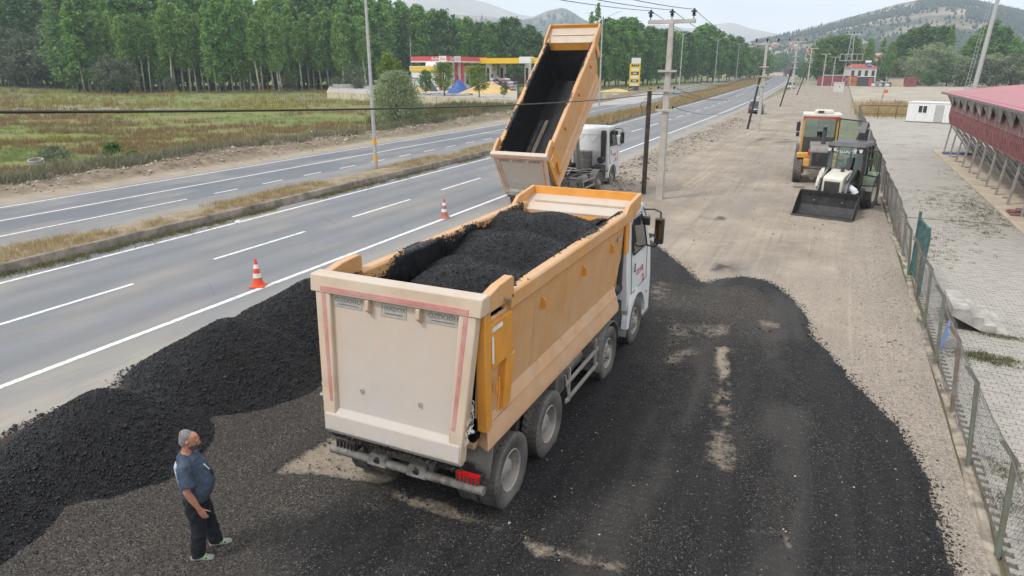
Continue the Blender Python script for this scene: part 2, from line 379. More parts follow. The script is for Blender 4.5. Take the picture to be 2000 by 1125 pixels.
# median with its concrete kerb wall
M_soil = mat('dry median soil', (.27, .22, .15), .95, var=.25, scale=1.5, col2=(.19, .155, .10), bump=.6, bscale=14)
def medz(X, Y, t): return .06 + .26 * np.sin(np.clip(t * 1.25, 0, 1) * math.pi * .62) * (1 - .35 * t) + .10 * (fbm(X * .8, Y * .8, 4, 3) - .5)
medl = lambda y: farR(y) + 2.35
medr = lambda y: np.interp(y, [-40, 60, 100, 900], [0, 0, .15, .4]) + nearL(y) - 1.02
tag(sheet('median', medl, medr, 0, M_soil, -25, 900, 420, 16, zf=medz), kind='structure')
def strip_wall(name, f, w, h, y0, y1, ny, m, amp=.02):
    ys = np.linspace(y0, y1, ny); c = f(ys); j = lambda s: amp * (fbm(ys * .7, ys * 0 + s, 4, s) - .5) * 2
    prof = [(-w / 2, 0), (-w / 2, h * .97), (-w / 2 + .025, h), (w / 2 - .025, h), (w / 2, h * .97), (w / 2 + .03, 0)]
    V = np.stack([np.stack([c + a + j(i), ys, np.maximum(z + (j(i + 9) if z > 0 else 0 * ys), 0)], -1) for i, (a, z) in enumerate(prof)], 1)
    k = len(prof); idx = np.arange(ny * k).reshape(ny, k); F = np.stack([idx[:-1, :-1], idx[1:, :-1], idx[1:, 1:], idx[:-1, 1:]], -1).reshape(-1, 4)
    return npmesh(name, V.reshape(-1, 3), F[:, ::-1], m)
M_kerbd = mat('dusty brown kerb', (.25, .22, .18), .95, var=.3, scale=1.5, bump=.5, bscale=30)
kerb = strip_wall('median_kerb', lambda y: nearL(y) - .92, .2, .36, -25, 200, 500, M_kerbd); tag(kerb, kind='structure')
# dirt verge, rubble bank
def m_verge():
    m, n, b = newmat('verge dirt'); q = NB(n); k = q.attr('bank'); c = q.mix(q.ramp(q.noise(.9, 6, .65), .3, .7), (.29, .245, .185), (.40, .35, .275))
    bk = q.mix(q.ramp(q.noise(1.4, 7, .7), .32, .68), (.13, .10, .07), (.33, .27, .20)); bk = q.mix(q.rng(q.noise(.35, 5, .6), .5, .65, 0, .7), bk, (.13, .135, .06)); c = q.mix(k, c, bk)
    q.L(c, b.inputs['Base Color']); b.inputs['Roughness'].default_value = .95; b.inputs['Specular IOR Level'].default_value = .15; q.bump(q.noise(9, 6, .75), .9, .06, b); return m
M_verge = m_verge()
def vergez(X, Y, t):
    d = farL(Y) - X; k = sstep(2.2, 4.0, d) * (1 - sstep(6.2, 8.0, d)) * np.interp(Y, [0, 75, 100, 140], [1, 1, .5, .1])
    return .012 + k * (.85 * fbm(X * .55, Y * .45, 5, 5) - .05) + .04 * fbm(X * 1.7, Y * 1.7, 3, 6) * sstep(1, 2, d)
tag(sheet('verge', lambda y: farL(y) - 8.9, lambda y: farL(y) - .5, 0, M_verge, -25, 420, 460, 70, {'bank': lambda X, Y, t: sstep(1.8, 3.2, farL(Y) - X + .8 * (fbm(X * .8, Y * .3, 3, 140) - .5))}, zf=vergez), kind='structure')
g = np.random.default_rng(3); n = 5500; yy = -5 + 95 * g.uniform(0, 1, n) ** 1.3; d = 4.7 + g.normal(0, 1.25, n); xx = farL(yy) - d
zz = vergez(xx, yy, 0); tag(rocks('rubble', np.c_[xx, yy, zz + .02], g.gamma(1.6, .028, n) + .015, rockmat('rubble stones', (.2, .165, .125), (.52, .48, .42)), seed=4), 'low bank of rubble stones and earth clods along the far road verge', 'rubble', kind='stuff')

# field
def fieldz(X, Y):
    D = np.hypot(X, Y); az = np.arctan2(-X, Y)
    rise = 1.6 * sstep(200, 300, D) * sstep(.9, 1.15, az)
    return .02 + rise + .35 * (fbm(X * .06, Y * .06, 4, 9) - .5) * sstep(46, 60, -X) + .12 * (fbm(X * .5, Y * .5, 3, 2) - .5)
def m_field():
    m, n, b = newmat('rough pasture'); q = NB(n)
    mpn = q.node('ShaderNodeMapping'); mpn.inputs['Rotation'].default_value = (0, 0, -YAW); mpn.inputs['Scale'].default_value = (.35, 1, 1); q.L(q.co(), mpn.inputs[0]); v = mpn.outputs[0]
    a = q.noise(.06, 5, .6, v); bb = q.noise(.11, 5, .6, v, .5); c2 = q.noise(1.2, 5, .7)
    c = q.mix(q.ramp(a, .38, .6), (.145, .205, .06), (.22, .205, .09)); c = q.mix(q.rng(bb, .5, .68, 0, .7), c, (.21, .15, .08))
    c = q.mix(q.rng(c2, .4, .7, 0, .6), c, (.18, .235, .085)); c = q.mix(q.rng(q.noise(.045, 3, .5, v), .58, .7, 0, .6), c, (.11, .23, .05))
    q.L(c, b.inputs['Base Color']); b.inputs['Roughness'].default_value = .95; b.inputs['Specular IOR Level'].default_value = .1; q.bump(q.noise(3, 6, .7), .8, .12, b); return m
M_field = m_field()
fx = np.concatenate([-np.linspace(44, 110, 70), -np.linspace(112, 620, 90)]); fy = np.concatenate([np.linspace(-20, 130, 120), np.linspace(133, 420, 60)])
FX, FY = np.meshgrid(fx, fy, indexing='ij'); tag(gridmesh('field', fx, fy, fieldz(FX, FY), M_field), kind='structure')
# near strip of the field, up to the bank
fx2 = np.linspace(-46, -40.2, 16); FX, FY = np.meshgrid(fx2, fy, indexing='ij'); Zs = fieldz(FX, FY) + .01
gs = gridmesh('field_margin', fx2, fy, Zs, M_field); tag(gs, kind='structure')

def scatter_view(n, y0, y1, x0, x1, seed, pw=1.0):   # ground points spread evenly over a part of the land the view takes in
    g = np.random.default_rng(seed); px = g.uniform(x0, x1, n); py = y0 + (y1 - y0) * g.uniform(0, 1, n) ** pw
    return np.array([G(a, b_)[:2] for a, b_ in zip(px, py)])
# patches of taller growth in the field: brown sedge, green grass, yellow weeds
P = scatter_view(26000, 170, 345, -120, 1010, 11); D = np.hypot(P[:, 0], P[:, 1]); ca = P[:, 0] * _c + P[:, 1] * _s; ce = -P[:, 0] * _s + P[:, 1] * _c
ok = (farL(P[:, 1]) - P[:, 0] > 6.9); P = P[ok]; D = D[ok]; ca = ca[ok]; ce = ce[ok]
patch = fbm(ca * .05, ce * .13, 4, 21); pat2 = fbm(ca * .25 + 9, ce * .4, 3, 25); yel = fbm(ca * .06 + 30, ce * .1, 3, 31)
g = np.random.default_rng(5); Hh = np.clip(.10 + .0042 * D, .1, .9) * g.uniform(.6, 1.35, len(P))
PZ = np.c_[P, fieldz(P[:, 0], P[:, 1])]
brown = (patch > .53) & (pat2 > .43); yl = (yel > .56) & (ce > 55) & (ca < -30) & (pat2 > .4) & ~brown; grn = ~brown & ~yl & (pat2 > .5)
M_sedge = leafmat('brown sedge', (.19, .13, .06), (.30, .21, .11)); M_grassg = leafmat('green grass', (.14, .20, .06), (.25, .31, .12)); M_weed = leafmat('yellow weed', (.24, .24, .04), (.38, .33, .06)); M_drygrass = leafmat('dry straw grass', (.28, .205, .09), (.46, .36, .17), trans=.35)
tag(tufts('sedge', PZ[brown], Hh[brown], M_sedge, 8, .9, .045, .35, seed=2), 'reddish brown sedge clumps growing in the pasture', 'sedge', kind='stuff')
tag(tufts('pasture_grass', PZ[grn], Hh[grn] * .6, M_grassg, 8, 1.2, .06, .5, seed=3), 'short green and olive grass tufts over the pasture', 'grass', kind='stuff')
tag(tufts('yellow_weed', PZ[yl], Hh[yl] * 1.05, M_weed, 8, .8, .05, .3, seed=4), 'yellow flowering weeds in the pasture', 'weeds', kind='stuff')
# grey scrub and grass along the bank
g = np.random.default_rng(8); n = 2600; yy = -2 + 100 * g.uniform(0, 1, n) ** 1.2; xx = farL(yy) - 4.6 - g.gamma(2.0, .9, n); kp = fbm(xx * .5, yy * .25, 3, 41) > .46; xx = xx[kp]; yy = yy[kp]
tag(tufts('bank_scrub', np.c_[xx, yy, np.maximum(vergez(xx, yy, 0), .02)], g.uniform(.25, .8, len(xx)), leafmat('grey green scrub', (.13, .135, .075), (.27, .26, .17)), 14, .9, .03, .45, seed=6), 'grey green scrub weeds behind the rubble bank', 'scrub', kind='stuff')
# reeds by the station wall
n = 2600; yy = g.uniform(62, 104, n); xx = farL(yy) - 8.5 - g.uniform(0, 1, n) ** 1.3 * np.interp(yy, [62, 104], [5, 16]); tag(tufts('reeds', np.c_[xx, yy, xx * 0 + .03], g.uniform(.5, 1.25, n), leafmat('green reeds', (.08, .105, .03), (.24, .22, .10)), 8, .5, .035, .2, seed=16), 'green and straw coloured reeds below the station wall', 'reeds', kind='stuff')
# dry grass on the median, weeds at the kerb foot
n = 9000; yy = -6 + 150 * g.uniform(0, 1, n) ** 1.5; t = g.uniform(.05, .97, n); xx = medl(yy) + (medr(yy) - medl(yy)) * t; dens = fbm(xx * .5, yy * .35, 3, 51); kp = (dens > .42) | (t > .82); xx, yy, t = xx[kp], yy[kp], t[kp]
Hm = g.uniform(.10, .30, len(xx)) * np.where(yy > 55, 1.7, 1); tag(tufts('median_grass', np.c_[xx, yy, medz(xx, yy, t) - .01], Hm, M_drygrass, 12, 1.0, .022, .5, seed=7), 'dry straw grass growing along the road median', 'grass', kind='stuff')
n = 5200; yy = g.uniform(60, 420, n); t = g.uniform(.02, .98, n); xx = medl(yy) + (medr(yy) - medl(yy)) * t; tag(tufts('median_grass', np.c_[xx, yy, medz(xx, yy, t) - .01], g.uniform(.4, .8, n), M_drygrass, 8, 1.6, .05, .5, seed=17), 'dry straw grass on the far widening part of the median', 'grass', kind='stuff')
n = 2600; yy = -6 + 90 * g.uniform(0, 1, n) ** 1.5; xx = nearL(yy) - .80 + g.gamma(1.5, .13, n); kp = fbm(xx, yy * .3, 3, 61) > .45; xx, yy = xx[kp], yy[kp]
tag(tufts('kerb_weed', np.c_[xx, yy, xx * 0 + .03], g.uniform(.06, .2, len(xx)), leafmat('kerb weeds', (.06, .09, .03), (.22, .2, .09)), 12, 1.2, .05, .7, seed=9), 'low green weeds at the foot of the median kerb', 'weeds', kind='stuff')

# --- work yard
def yard_stain(X, Y):
    s = 0 * X
    for (px, py, rx, ry) in [(1425, 428, 1.0, .5), (1380, 520, 1.0, .6), (1530, 275, .8, 2.2), (1490, 270, .7, 3), (1560, 365, .5, .6), (1530, 360, .6, .4), (1330, 270, 1.2, 3)]:
        c = G(px, py); s = np.maximum(s, np.exp(-(((X - c[0]) / rx) ** 2 + ((Y - c[1]) / ry) ** 2) * 1.2))
    return np.clip(s * 1.5, 0, 1) * sstep(.48, .62, fbm(X * 1.6, Y * .9, 5, 71)) * .8
def yardz(X, Y):
    e = sstep(-12.6, -11.6, X); berm = np.exp(-((X - 1.95 - .2 * (fbm(X * 0, Y * .2, 2, 4) - .5)) / .42) ** 2) * .10
    wr = np.exp(-((X - np.interp(Y, [25, 32, 45, 60, 90, 120], [-8.6, -10.2, -11.2, -10.6, -10.2, -10.4]) - .8 * (fbm(Y * .15, X * 0, 3, 16) - .5)) / .75) ** 2) * sstep(26, 33, Y) * (1 - sstep(85, 115, Y)) * (.55 * fbm(X * 1.1, Y * .5, 4, 17))
    return .012 + wr * .8 + e * (.05 * (fbm(X * .5, Y * .3, 4, 12) - .35) + .018 * fbm(X * 3, Y * 3, 3, 13)) + berm * fbm(X * 1.2, Y * 1.2, 3, 15) * 1.2
def gravel(X, Y): return np.clip(.32 + .75 * sstep(.55, 1.5, X + .7 * (fbm(X * .4, Y * .4, 3, 81) - .5)) + .5 * sstep(.5, .62, fbm(X * .25, Y * .18, 4, 83)) - .35 * sstep(-3, -7, X) * sstep(24, 30, Y) + .7 * np.exp(-((X + 10.2) / 1.3) ** 2) * sstep(26, 33, Y), 0, 1)
for nm, ys in (('yard', np.arange(-8, 60.01, .11)), ('yard_far', np.arange(60, 330, 1.2))):
    xs = np.arange(-12.6, 2.5, .11 if nm == 'yard' else .5); X, Y = np.meshgrid(xs, ys, indexing='ij')
    Xs = X + np.where(Y > 120, np.interp(Y, [120, 330], [0, -6]), 0)
    o = gridmesh(nm, xs, ys, yardz(X, Y), M_dirt, attrs={'gravel': gravel(X, Y), 'stain': yard_stain(X, Y)}); tag(o, kind='structure')
# loose stones on the yard
g = np.random.default_rng(20); n = 9000; xx = 2.35 - g.gamma(1.6, .55, n); yy = 5 + 40 * g.uniform(0, 1, n) ** 1.8; kp = xx > -6; xx, yy = xx[kp], yy[kp]
tag(rocks('gravel', np.c_[xx, yy, yardz(xx, yy) + .003], g.gamma(2.0, .0045, len(xx)) + .004, rockmat('gravel stones', (.17, .14, .11), (.50, .45, .39)), seed=21), 'loose gravel stones strewn beside the fence', 'gravel', kind='stuff')

# --- fresh asphalt spread over the yard
def poly_in(X, Y, P):
    ins = np.zeros(X.shape, bool); d = np.full(X.shape, 1e9); m = len(P)
    for i in range(m):
        x0, y0 = P[i]; x1, y1 = P[(i + 1) % m]
        cnd = ((y0 > Y) != (y1 > Y)); xi = (x1 - x0) * (Y - y0) / (y1 - y0 + 1e-12) + x0; ins ^= cnd & (X < xi)
        t = np.clip(((X - x0) * (x1 - x0) + (Y - y0) * (y1 - y0)) / ((x1 - x0) ** 2 + (y1 - y0) ** 2 + 1e-12), 0, 1)
        d = np.minimum(d, np.hypot(X - x0 - t * (x1 - x0), Y - y0 - t * (y1 - y0)))
    return np.where(ins, d, -d)
def pl_dist(X, Y, P):
    d = np.full(X.shape, 1e9)
    for (x0, y0), (x1, y1) in zip(P[:-1], P[1:]):
        t = np.clip(((X - x0) * (x1 - x0) + (Y - y0) * (y1 - y0)) / ((x1 - x0) ** 2 + (y1 - y0) ** 2 + 1e-12), 0, 1)
        d = np.minimum(d, np.hypot(X - x0 - t * (x1 - x0), Y - y0 - t * (y1 - y0)))
    return d
gp = lambda L: [tuple(G(*p)[:2]) for p in L]
edge = gp([(1268, 470), (1295, 492), (1335, 525), (1372, 557), (1410, 548), (1450, 543), (1500, 551), (1532, 572), (1562, 607), (1583, 655), (1622, 703), (1662, 747), (1703, 792), (1748, 843), (1792, 920), (1818, 968), (1838, 1040), (1862, 1120)]) + [(2.2, 6.5), (1.8, 1.0), (-12, 1.0), (-12, 9), (-9.4, 11), (-8.0, 12.5), (-7.2, 20), (-6.4, 24.5), (-5.4, 24.3)]
xs = np.arange(-12, 2.6, .045); ys = np.arange(1.5, 25, .045); X, Y = np.meshgrid(xs, ys, indexing='ij')
sd = poly_in(X, Y, edge) + .22 * (fbm(X * 1.3, Y * 1.3, 3, 90) - .5) + .14 * (fbm(X * 7, Y * 7, 3, 91) - .5)
tan_ = poly_in(X, Y, gp([(535, 932), (590, 890), (640, 856), (700, 862), (790, 905), (775, 950), (735, 962), (690, 955)]))
cover = sstep(-.05, .16, tan_ + .25 * (fbm(X * 3, Y * 3, 4, 92) - .5) )
def streak(L, w, s): return sstep(w * 1.9, -w * .3, pl_dist(X, Y, gp(L)) - w * 1.6 * (fbm(X * 2.6, Y * 1.6, 5, s) - .42))
st = np.maximum.reduce([streak([(1412, 688), (1405, 730), (1412, 780)], .17, 93), .62 * streak([(1408, 760), (1402, 840), (1412, 920)], .20, 193), .66 * streak([(1305, 610), (1325, 660), (1305, 705), (1330, 690)], .34, 94), .55 * streak([(1320, 640), (1400, 652), (1490, 640)], .42, 95), .45 * streak([(1290, 560), (1310, 640)], .5, 195),
   .62 * streak([(770, 975), (905, 1018), (985, 1050), (1060, 1085), (1200, 1118)], .13, 96), .5 * streak([(1040, 935), (1030, 965)], .12, 97), .45 * streak([(1470, 1045), (1530, 1048), (1545, 1090)], .05, 98)])
st = st * (.45 + .75 * sstep(.32, .62, fbm(X * 1.5, Y * 1.0, 4, 131))); cover = np.maximum(cover, st)
# thin, partly bare spreading towards the pile; darker and fresh on the fence side
cxp = lambda px, py: G(px, py)[:2]
def blob(px, py, rx, ry): c = cxp(px, py); return np.exp(-(((X - c[0]) / rx) ** 2 + ((Y - c[1]) / ry) ** 2))
thin = sstep(-4.4, -6.2, X + .7 * (fbm(X * .5, Y * .5, 3, 99) - .5) + .15 * (Y - 6)) * .66 + .30 * sstep(.44, .68, fbm(X * .75 + 4, Y * .28, 5, 100))
thin = thin + .75 * blob(1400, 600, 1.6, 2.0) + .45 * blob(1330, 700, .9, 1.6) + .35 * blob(1500, 650, 1.0, 1.4) + .35 * blob(1715, 850, .35, 1.6) + .3 * blob(1660, 760, .35, 1.4) + .25 * blob(1230, 1040, 1.2, .6) - .5 * blob(700, 1050, 1.0, .35) - .35 * blob(1120, 850, .9, 1.0) - .3 * blob(560, 1060, .8, .3)
thin = thin + .35 * (fbm(X * 2.6, Y * 1.4, 5, 104) - .5)
thin = np.clip(thin - .6 * sstep(.9, .25, sd), 0, 1)
trk = sum(np.exp(-((X - c - .35 * np.sin(Y * .2)) / .22) ** 2) for c in (-2.45, -2.05, -.55, -.15)) * .55 * sstep(.3, .6, fbm(X * 2, Y * .8, 4, 130)) * (.88 + .12 * np.sign(np.sin(Y * 38 + 6 * np.abs(X))))
Z = yardz(X, Y) + .006 + .045 * sstep(-.02, .22, sd) * (1 - .7 * cover) + .012 * fbm(X * 9, Y * 9, 2, 101) + .01 * vnoise(X * 22, Y * 22, 102) * (1 - cover)
def m_fresh():
    m, n, b = newmat('fresh black asphalt'); q = NB(n)
    v = q.voro(85); r = q.sep(v, 0); gch = q.sep(v, 1); thin_ = q.attr('thin'); cov = q.attr('cover')
    blk = q.mix(q.ramp(r, .2, 1), (.010, .010, .011), (.040, .040, .041)); brn = q.mix(q.ramp(r, .15, .95), (.036, .033, .030), (.155, .138, .118))
    # scattered bare stones
    pr_ = q.rng(thin_, 0, 1, .955, .66); blk = q.mix(q.math('GREATER_THAN', gch, pr_), blk, q.mix(r, (.085, .078, .07), (.17, .155, .135)))
    v2 = q.voro(58); blk = q.mix(q.math('GREATER_THAN', q.sep(v2, 1), q.rng(thin_, 0, 1, .988, .93)), blk, (.22, .20, .175)); brn = q.mix(q.math('GREATER_THAN', q.sep(v2, 1), .93), brn, (.22, .20, .17)); brn = q.mix(q.math('GREATER_THAN', q.sep(v2, 2), .86), brn, (.022, .021, .02))
    c = q.mix(q.rng(q.math('ADD', thin_, q.math('MULTIPLY', q.math('SUBTRACT', q.noise(4, 8, .75), .5), .9)), .2, .85, 0, 1), blk, brn)
    lg = q.rng(q.noise(1.0, 6, .6, q.co((2.6, .16, 1))), .42, .68, 0, .5); c = q.mix(lg, c, (.055, .052, .05)); c = q.mix(q.attr('track'), c, (.098, .092, .085))
    tn = q.mix(q.ramp(q.noise(14, 5, .7), .3, .7), (.33, .275, .205), (.50, .43, .34)); tn = q.mix(q.rng(r, .55, 1, 0, .35), tn, (.55, .49, .40))
    cf = q.rng(q.math('ADD', cov, q.math('MULTIPLY', q.math('SUBTRACT', q.noise(6, 10, .85), .5), 2.6)), .40, 1.0, 0, .92); c = q.mix(cf, c, tn)
    q.L(c, b.inputs['Base Color']); q.L(q.rng(thin_, 0, 1, .6, .9), b.inputs['Roughness']); b.inputs['Specular IOR Level'].default_value = .14
    q.bump(q.math('ADD', q.voro(85, out='Distance'), q.math('MULTIPLY', q.noise(20, 4, .7), .8)), .9, .022, b); return m
M_fresh = m_fresh()
tag(gridmesh('fresh_asphalt', xs, ys, Z, M_fresh, keep=sd > 0, attrs={'thin': thin, 'cover': cover, 'track': np.clip(trk, 0, 1)}), kind='structure')
# crumbs along the ragged edge and across the spread
E_ = np.array(edge[:19]); g = np.random.default_rng(30); pts = []
seg = np.hypot(*np.diff(E_, axis=0).T); cum = np.r_[0, np.cumsum(seg)]
s = g.uniform(0, cum[-1], 5200); ex = np.interp(s, cum, E_[:, 0]); ey = np.interp(s, cum, E_[:, 1]); off = g.normal(0, .13, len(s)); a = g.uniform(0, 6.28, len(s))
ex, ey = ex + off * np.cos(a), ey + off * np.sin(a)
bx = g.uniform(-9, 2, 16000); by = 3 + 13 * g.uniform(0, 1, 16000) ** 1.3
M_crumb = rockmat('asphalt crumbs', (.009, .009, .010), (.035, .035, .037), .5, .35)
inb = poly_in(bx, by, edge) > .1; bx, by = bx[inb], by[inb]
cx_, cy_ = np.r_[ex, bx], np.r_[ey, by]
tag(rocks('asphalt_crumbs', np.c_[cx_, cy_, yardz(cx_, cy_) + .05 * (poly_in(cx_, cy_, edge) > .1) + .008], g.gamma(2.2, .0035, len(cx_)) + .004, M_crumb, seed=31), 'black asphalt crumbs scattered over the fresh spread and its ragged edge', 'asphalt crumbs', kind='stuff')
n = 160; bx = g.uniform(-3.5, 1.9, n); by = g.uniform(6.5, 12, n) ; inb = poly_in(bx, by, edge) > .1; bx, by = bx[inb], by[inb]
tag(rocks('pale_stones', np.c_[bx, by, yardz(bx, by) + .062], g.gamma(2, .0035, len(bx)) + .004, rockmat('pale stones', (.3, .26, .21), (.62, .58, .52)), seed=33), 'pale stray stones lying on the black asphalt', 'stones', kind='stuff')

# --- row of tipped asphalt heaps
HEAPS = [(-10.4, .9, 1.05), (-10.3, 3.4, 1.0), (-10.1, 5.9, 1.0), (-10.42, 8.9, 1.2), (-10.45, 11.5, 1.3), (-10.4, 13.6, 1.0)]
def heapz(X, Y):
    zz = []
    wx = X + .35 * (fbm(X * .8, Y * .8, 3, 110) - .5); wy = Y + .35 * (fbm(X * .8 + 7, Y * .8, 3, 111) - .5)
    for (cx, cy, h) in HEAPS:
        zz.append(h + .17 - np.sqrt(((wx - cx) * .60) ** 2 + ((wy - cy) * .70) ** 2 + .03))
    return np.log(sum(np.exp(16 * z) for z in zz)) / 16
xs = np.arange(-12.9, -7.6, .035); ys = np.arange(-.5, 15.6, .035); X, Y = np.meshgrid(xs, ys, indexing='ij')
hz = heapz(X, Y); hz = .5 * (hz + np.sqrt(hz ** 2 + .012)) - .025; Zp = hz + .03 * (fbm(X * 4, Y * 4, 3, 112) - .5) + .02 * (vnoise(X * 19, Y * 19, 113) - .5) + .018 * (vnoise(X * 33, Y * 33, 114) - .5)
def m_heap():
    m, n, b = newmat('loose black asphalt'); q = NB(n); v = q.voro(42); r = q.sep(v, 0)
    c = q.mix(q.ramp(r, .25, 1), (.006, .0064, .0072), (.034, .035, .039)); c = q.mix(q.rng(q.noise(1.5, 5), .5, .75, 0, .5), c, (.020, .019, .018))
    q.L(c, b.inputs['Base Color']); b.inputs['Roughness'].default_value = .45; b.inputs['Specular IOR Level'].default_value = .30
    q.bump(q.math('ADD', q.voro(42, out='Distance'), q.math('MULTIPLY', q.noise(24, 4, .7), .8)), 1.0, .035, b); return m
M_heap = m_heap()
pile = gridmesh('asphalt_pile', xs, ys, np.maximum(Zp, .02), M_heap, keep=Zp > .03)
tag(pile, 'long row of loose black asphalt heaps tipped along the road edge', 'asphalt pile', kind='stuff')
g = np.random.default_rng(40); n = 60000; bx = g.uniform(-12.6, -7.9, n); by = g.uniform(0, 15.4, n); hb = heapz(bx, by); k = hb > -.06 - np.where(bx < -10.2, .035, .10) * g.exponential(1, n); bx, by, hb = bx[k], by[k], hb[k]
tag(rocks('asphalt_lumps', np.c_[bx, by, np.maximum(hb, .05) + .005], np.where(hb > .05, g.gamma(2.5, .0036, len(bx)) + .005, g.gamma(1.6, .006, len(bx)) + .005), M_crumb, seed=41, flat=.85), 'loose black lumps covering the asphalt heaps and their feet', 'asphalt lumps', kind='stuff')

# clods pushed up beside the poles, scraps of litter
g = np.random.default_rng(90); n = 3000; yy = 26 + 60 * g.uniform(0, 1, n) ** 1.4; xx = np.interp(yy, [25, 32, 45, 60, 90], [-8.6, -10.0, -11.0, -10.6, -10.2]) + g.normal(0, .9, n); kp = xx > -12.3; xx, yy = xx[kp], yy[kp]
tag(rocks('earth_clods', np.c_[xx, yy, yardz(xx, yy) + .01], g.gamma(1.6, .022, len(xx)) + .012, rockmat('earth clods', (.12, .10, .08), (.36, .30, .24)), seed=91), 'brown earth clods ridged up between the road and the power poles', 'clods', kind='stuff')
n = 700; xx = g.uniform(-8, 1.4, n); yy = g.uniform(22, 60, n); kp = fbm(xx * .6, yy * .4, 3, 92) > .55; xx, yy = xx[kp], yy[kp]
tag(rocks('tar_clods', np.c_[xx, yy, yardz(xx, yy) + .005], g.gamma(1.5, .012, len(xx)) + .008, M_crumb, seed=93), 'small dark asphalt clods strewn across the dirt yard', 'clods', kind='stuff')
M_litter = mat('white litter', (.7, .7, .7), .6, var=.08)
for i, (px, py) in enumerate(((300, 457), (272, 466), (466, 438), (610, 265), (250, 330), (160, 335), (680, 262), (505, 298), (420, 300), (20, 345))):
    p = G(px, py); r = random.Random(i); o = MB().loft([((-.14, 0, .0), .02, .05), ((0, .03, .04), .05, .11), ((.13, 0, .0), .02, .06)], side=(0, 0, 1), n=7).build('litter', M_litter, smooth=True); o.location = (p[0], p[1], .06 + (.3 if py < 340 else 0)); o.rotation_euler = (r.uniform(-.5, .5), r.uniform(-.4, .4), r.uniform(0, 6)); tag(o, 'crumpled white plastic scrap lying by the roadside', 'litter', 'white scraps of roadside litter')
# ================================================================== DUMP TRUCKS
DUST = (.47, .385, .30)
M_orange = mat('orange paint', (.70, .295, .03), .45, var=.07, scale=2.5, dust=.22, dustcol=(.62, .42, .26))
def m_wall():
    m, n, b = newmat('dusty orange wall'); q = NB(n); up = q.sep(q.node('ShaderNodeNewGeometry').outputs['Normal'], 2); z = q.sep(q.co(), 2)
    c = q.mix(q.ramp(q.noise(1.6, 6, .6), .3, .7), (.54, .24, .06), (.64, .32, .10))
    f = q.math('ADD', q.rng(up, -.2, .9, 0, .5), q.rng(q.noise(2.1, 7, .68), .34, .7, 0, .62)); f = q.math('ADD', f, q.rng(z, 1.5, 3.0, .28, -.05)); cl = q.node('ShaderNodeClamp'); q.L(f, cl.inputs[0]); c = q.mix(cl.outputs[0], c, (.56, .375, .225))
    c = q.mix(q.rng(q.noise(1.0, 7, .7, q.co((1, 5, .55))), .55, .72, 0, .5), c, (.36, .22, .12)); c = q.mix(q.rng(q.noise(22, 6, .8), .60, .70, 0, .55), c, (.33, .20, .11)); c = q.mix(q.rng(q.noise(70, 2, .6), .70, .76, 0, .7), c, (.10, .08, .06))
    q.L(c, b.inputs['Base Color']); b.inputs['Roughness'].default_value = .6; q.bump(q.math('ADD', q.noise(1.4, 3, .5), q.math('MULTIPLY', q.noise(30, 4, .6), .08)), .35, .05, b); return m
M_wall = m_wall()
M_ledge = mat('dusty ledge', (.60, .33, .15), .75, var=.08, scale=2.0, dust=.95, dustcol=(.56, .41, .29), bump=.12, bscale=30)
M_frame_d = mat('dusty peach frame', (.58, .43, .29), .7, var=.10, scale=2.2, dust=.95, dustcol=(.53, .475, .415), bump=.12, bscale=30)
def m_tail():
    m, n, b = newmat('dust caked tailgate'); q = NB(n)
    st = q.noise(1.3, 6, .6, q.co((2.2, 1, .22))); z = q.sep(q.co(), 2)
    f = q.math('ADD', q.rng(z, 1.2, 3.2, -.12, .40), q.rng(st, .3, .7, -.15, .35)); c = q.mix(f, (.475, .445, .41), (.54, .40, .27))
    c = q.mix(q.rng(q.noise(14, 6, .75), .5, .75, 0, .35), c, (.47, .40, .335)); sp = q.rng(q.noise(60, 3, .8), .66, .75, 0, .5); c = q.mix(sp, c, (.30, .24, .19)); lw = q.math('MULTIPLY', q.rng(z, 1.0, 1.75, 1, 0), q.rng(q.noise(5, 6, .7), .4, .65, 0, .75)); c = q.mix(lw, c, (.53, .495, .445)); dk = q.math('MULTIPLY', q.rng(z, .95, 1.4, 1, 0), q.rng(q.noise(9, 6, .75), .48, .62, 0, .8)); c = q.mix(dk, c, (.16, .14, .12))
    q.L(c, b.inputs['Base Color']); b.inputs['Roughness'].default_value = .8; c = q.mix(q.rng(q.noise(1.1, 7, .7, q.co((6, 1, .4))), .57, .72, 0, .45), c, (.40, .31, .23)); q.L(c, b.inputs['Base Color']); q.bump(q.math('ADD', q.noise(1.6, 3, .5), q.math('MULTIPLY', q.noise(35, 4, .7), .06)), .35, .05, b); return m
M_tail = m_tail()
M_redstripe = mat('faded red reflective tape', (.52, .19, .18), .6, var=.16, scale=5, dust=.6, dustcol=(.56, .42, .36))
M_plate = mat('grey metal plate', (.42, .405, .37), .5, .2, var=.1, scale=12); M_print = mat('dark print', (.17, .165, .155), .7, var=.1, scale=20)
M_whitetape = mat('white reflective tape', (.78, .78, .78), .5, var=.06)
M_chassis = mat('dusty dark chassis steel', (.055, .053, .05), .7, .2, var=.25, scale=6, dust=.55, dustcol=(.26, .225, .185), bump=.2, bscale=40)
M_guard = mat('dusty grey plastic', (.12, .12, .118), .7, var=.15, scale=5, dust=.7, dustcol=(.33, .30, .265))
M_alu = mat('dusty aluminium', (.42, .40, .37), .55, .3, var=.15, scale=7, dust=.5, dustcol=(.42, .37, .31))
M_cab = mat('white cab paint', (.72, .74, .76), .32, var=.03, scale=2, dust=.32, dustcol=(.56, .53, .48), spec=.5)
M_black = mat('black plastic', (.022, .022, .024), .5, var=.2, scale=8, dust=.18, dustcol=(.2, .18, .16))
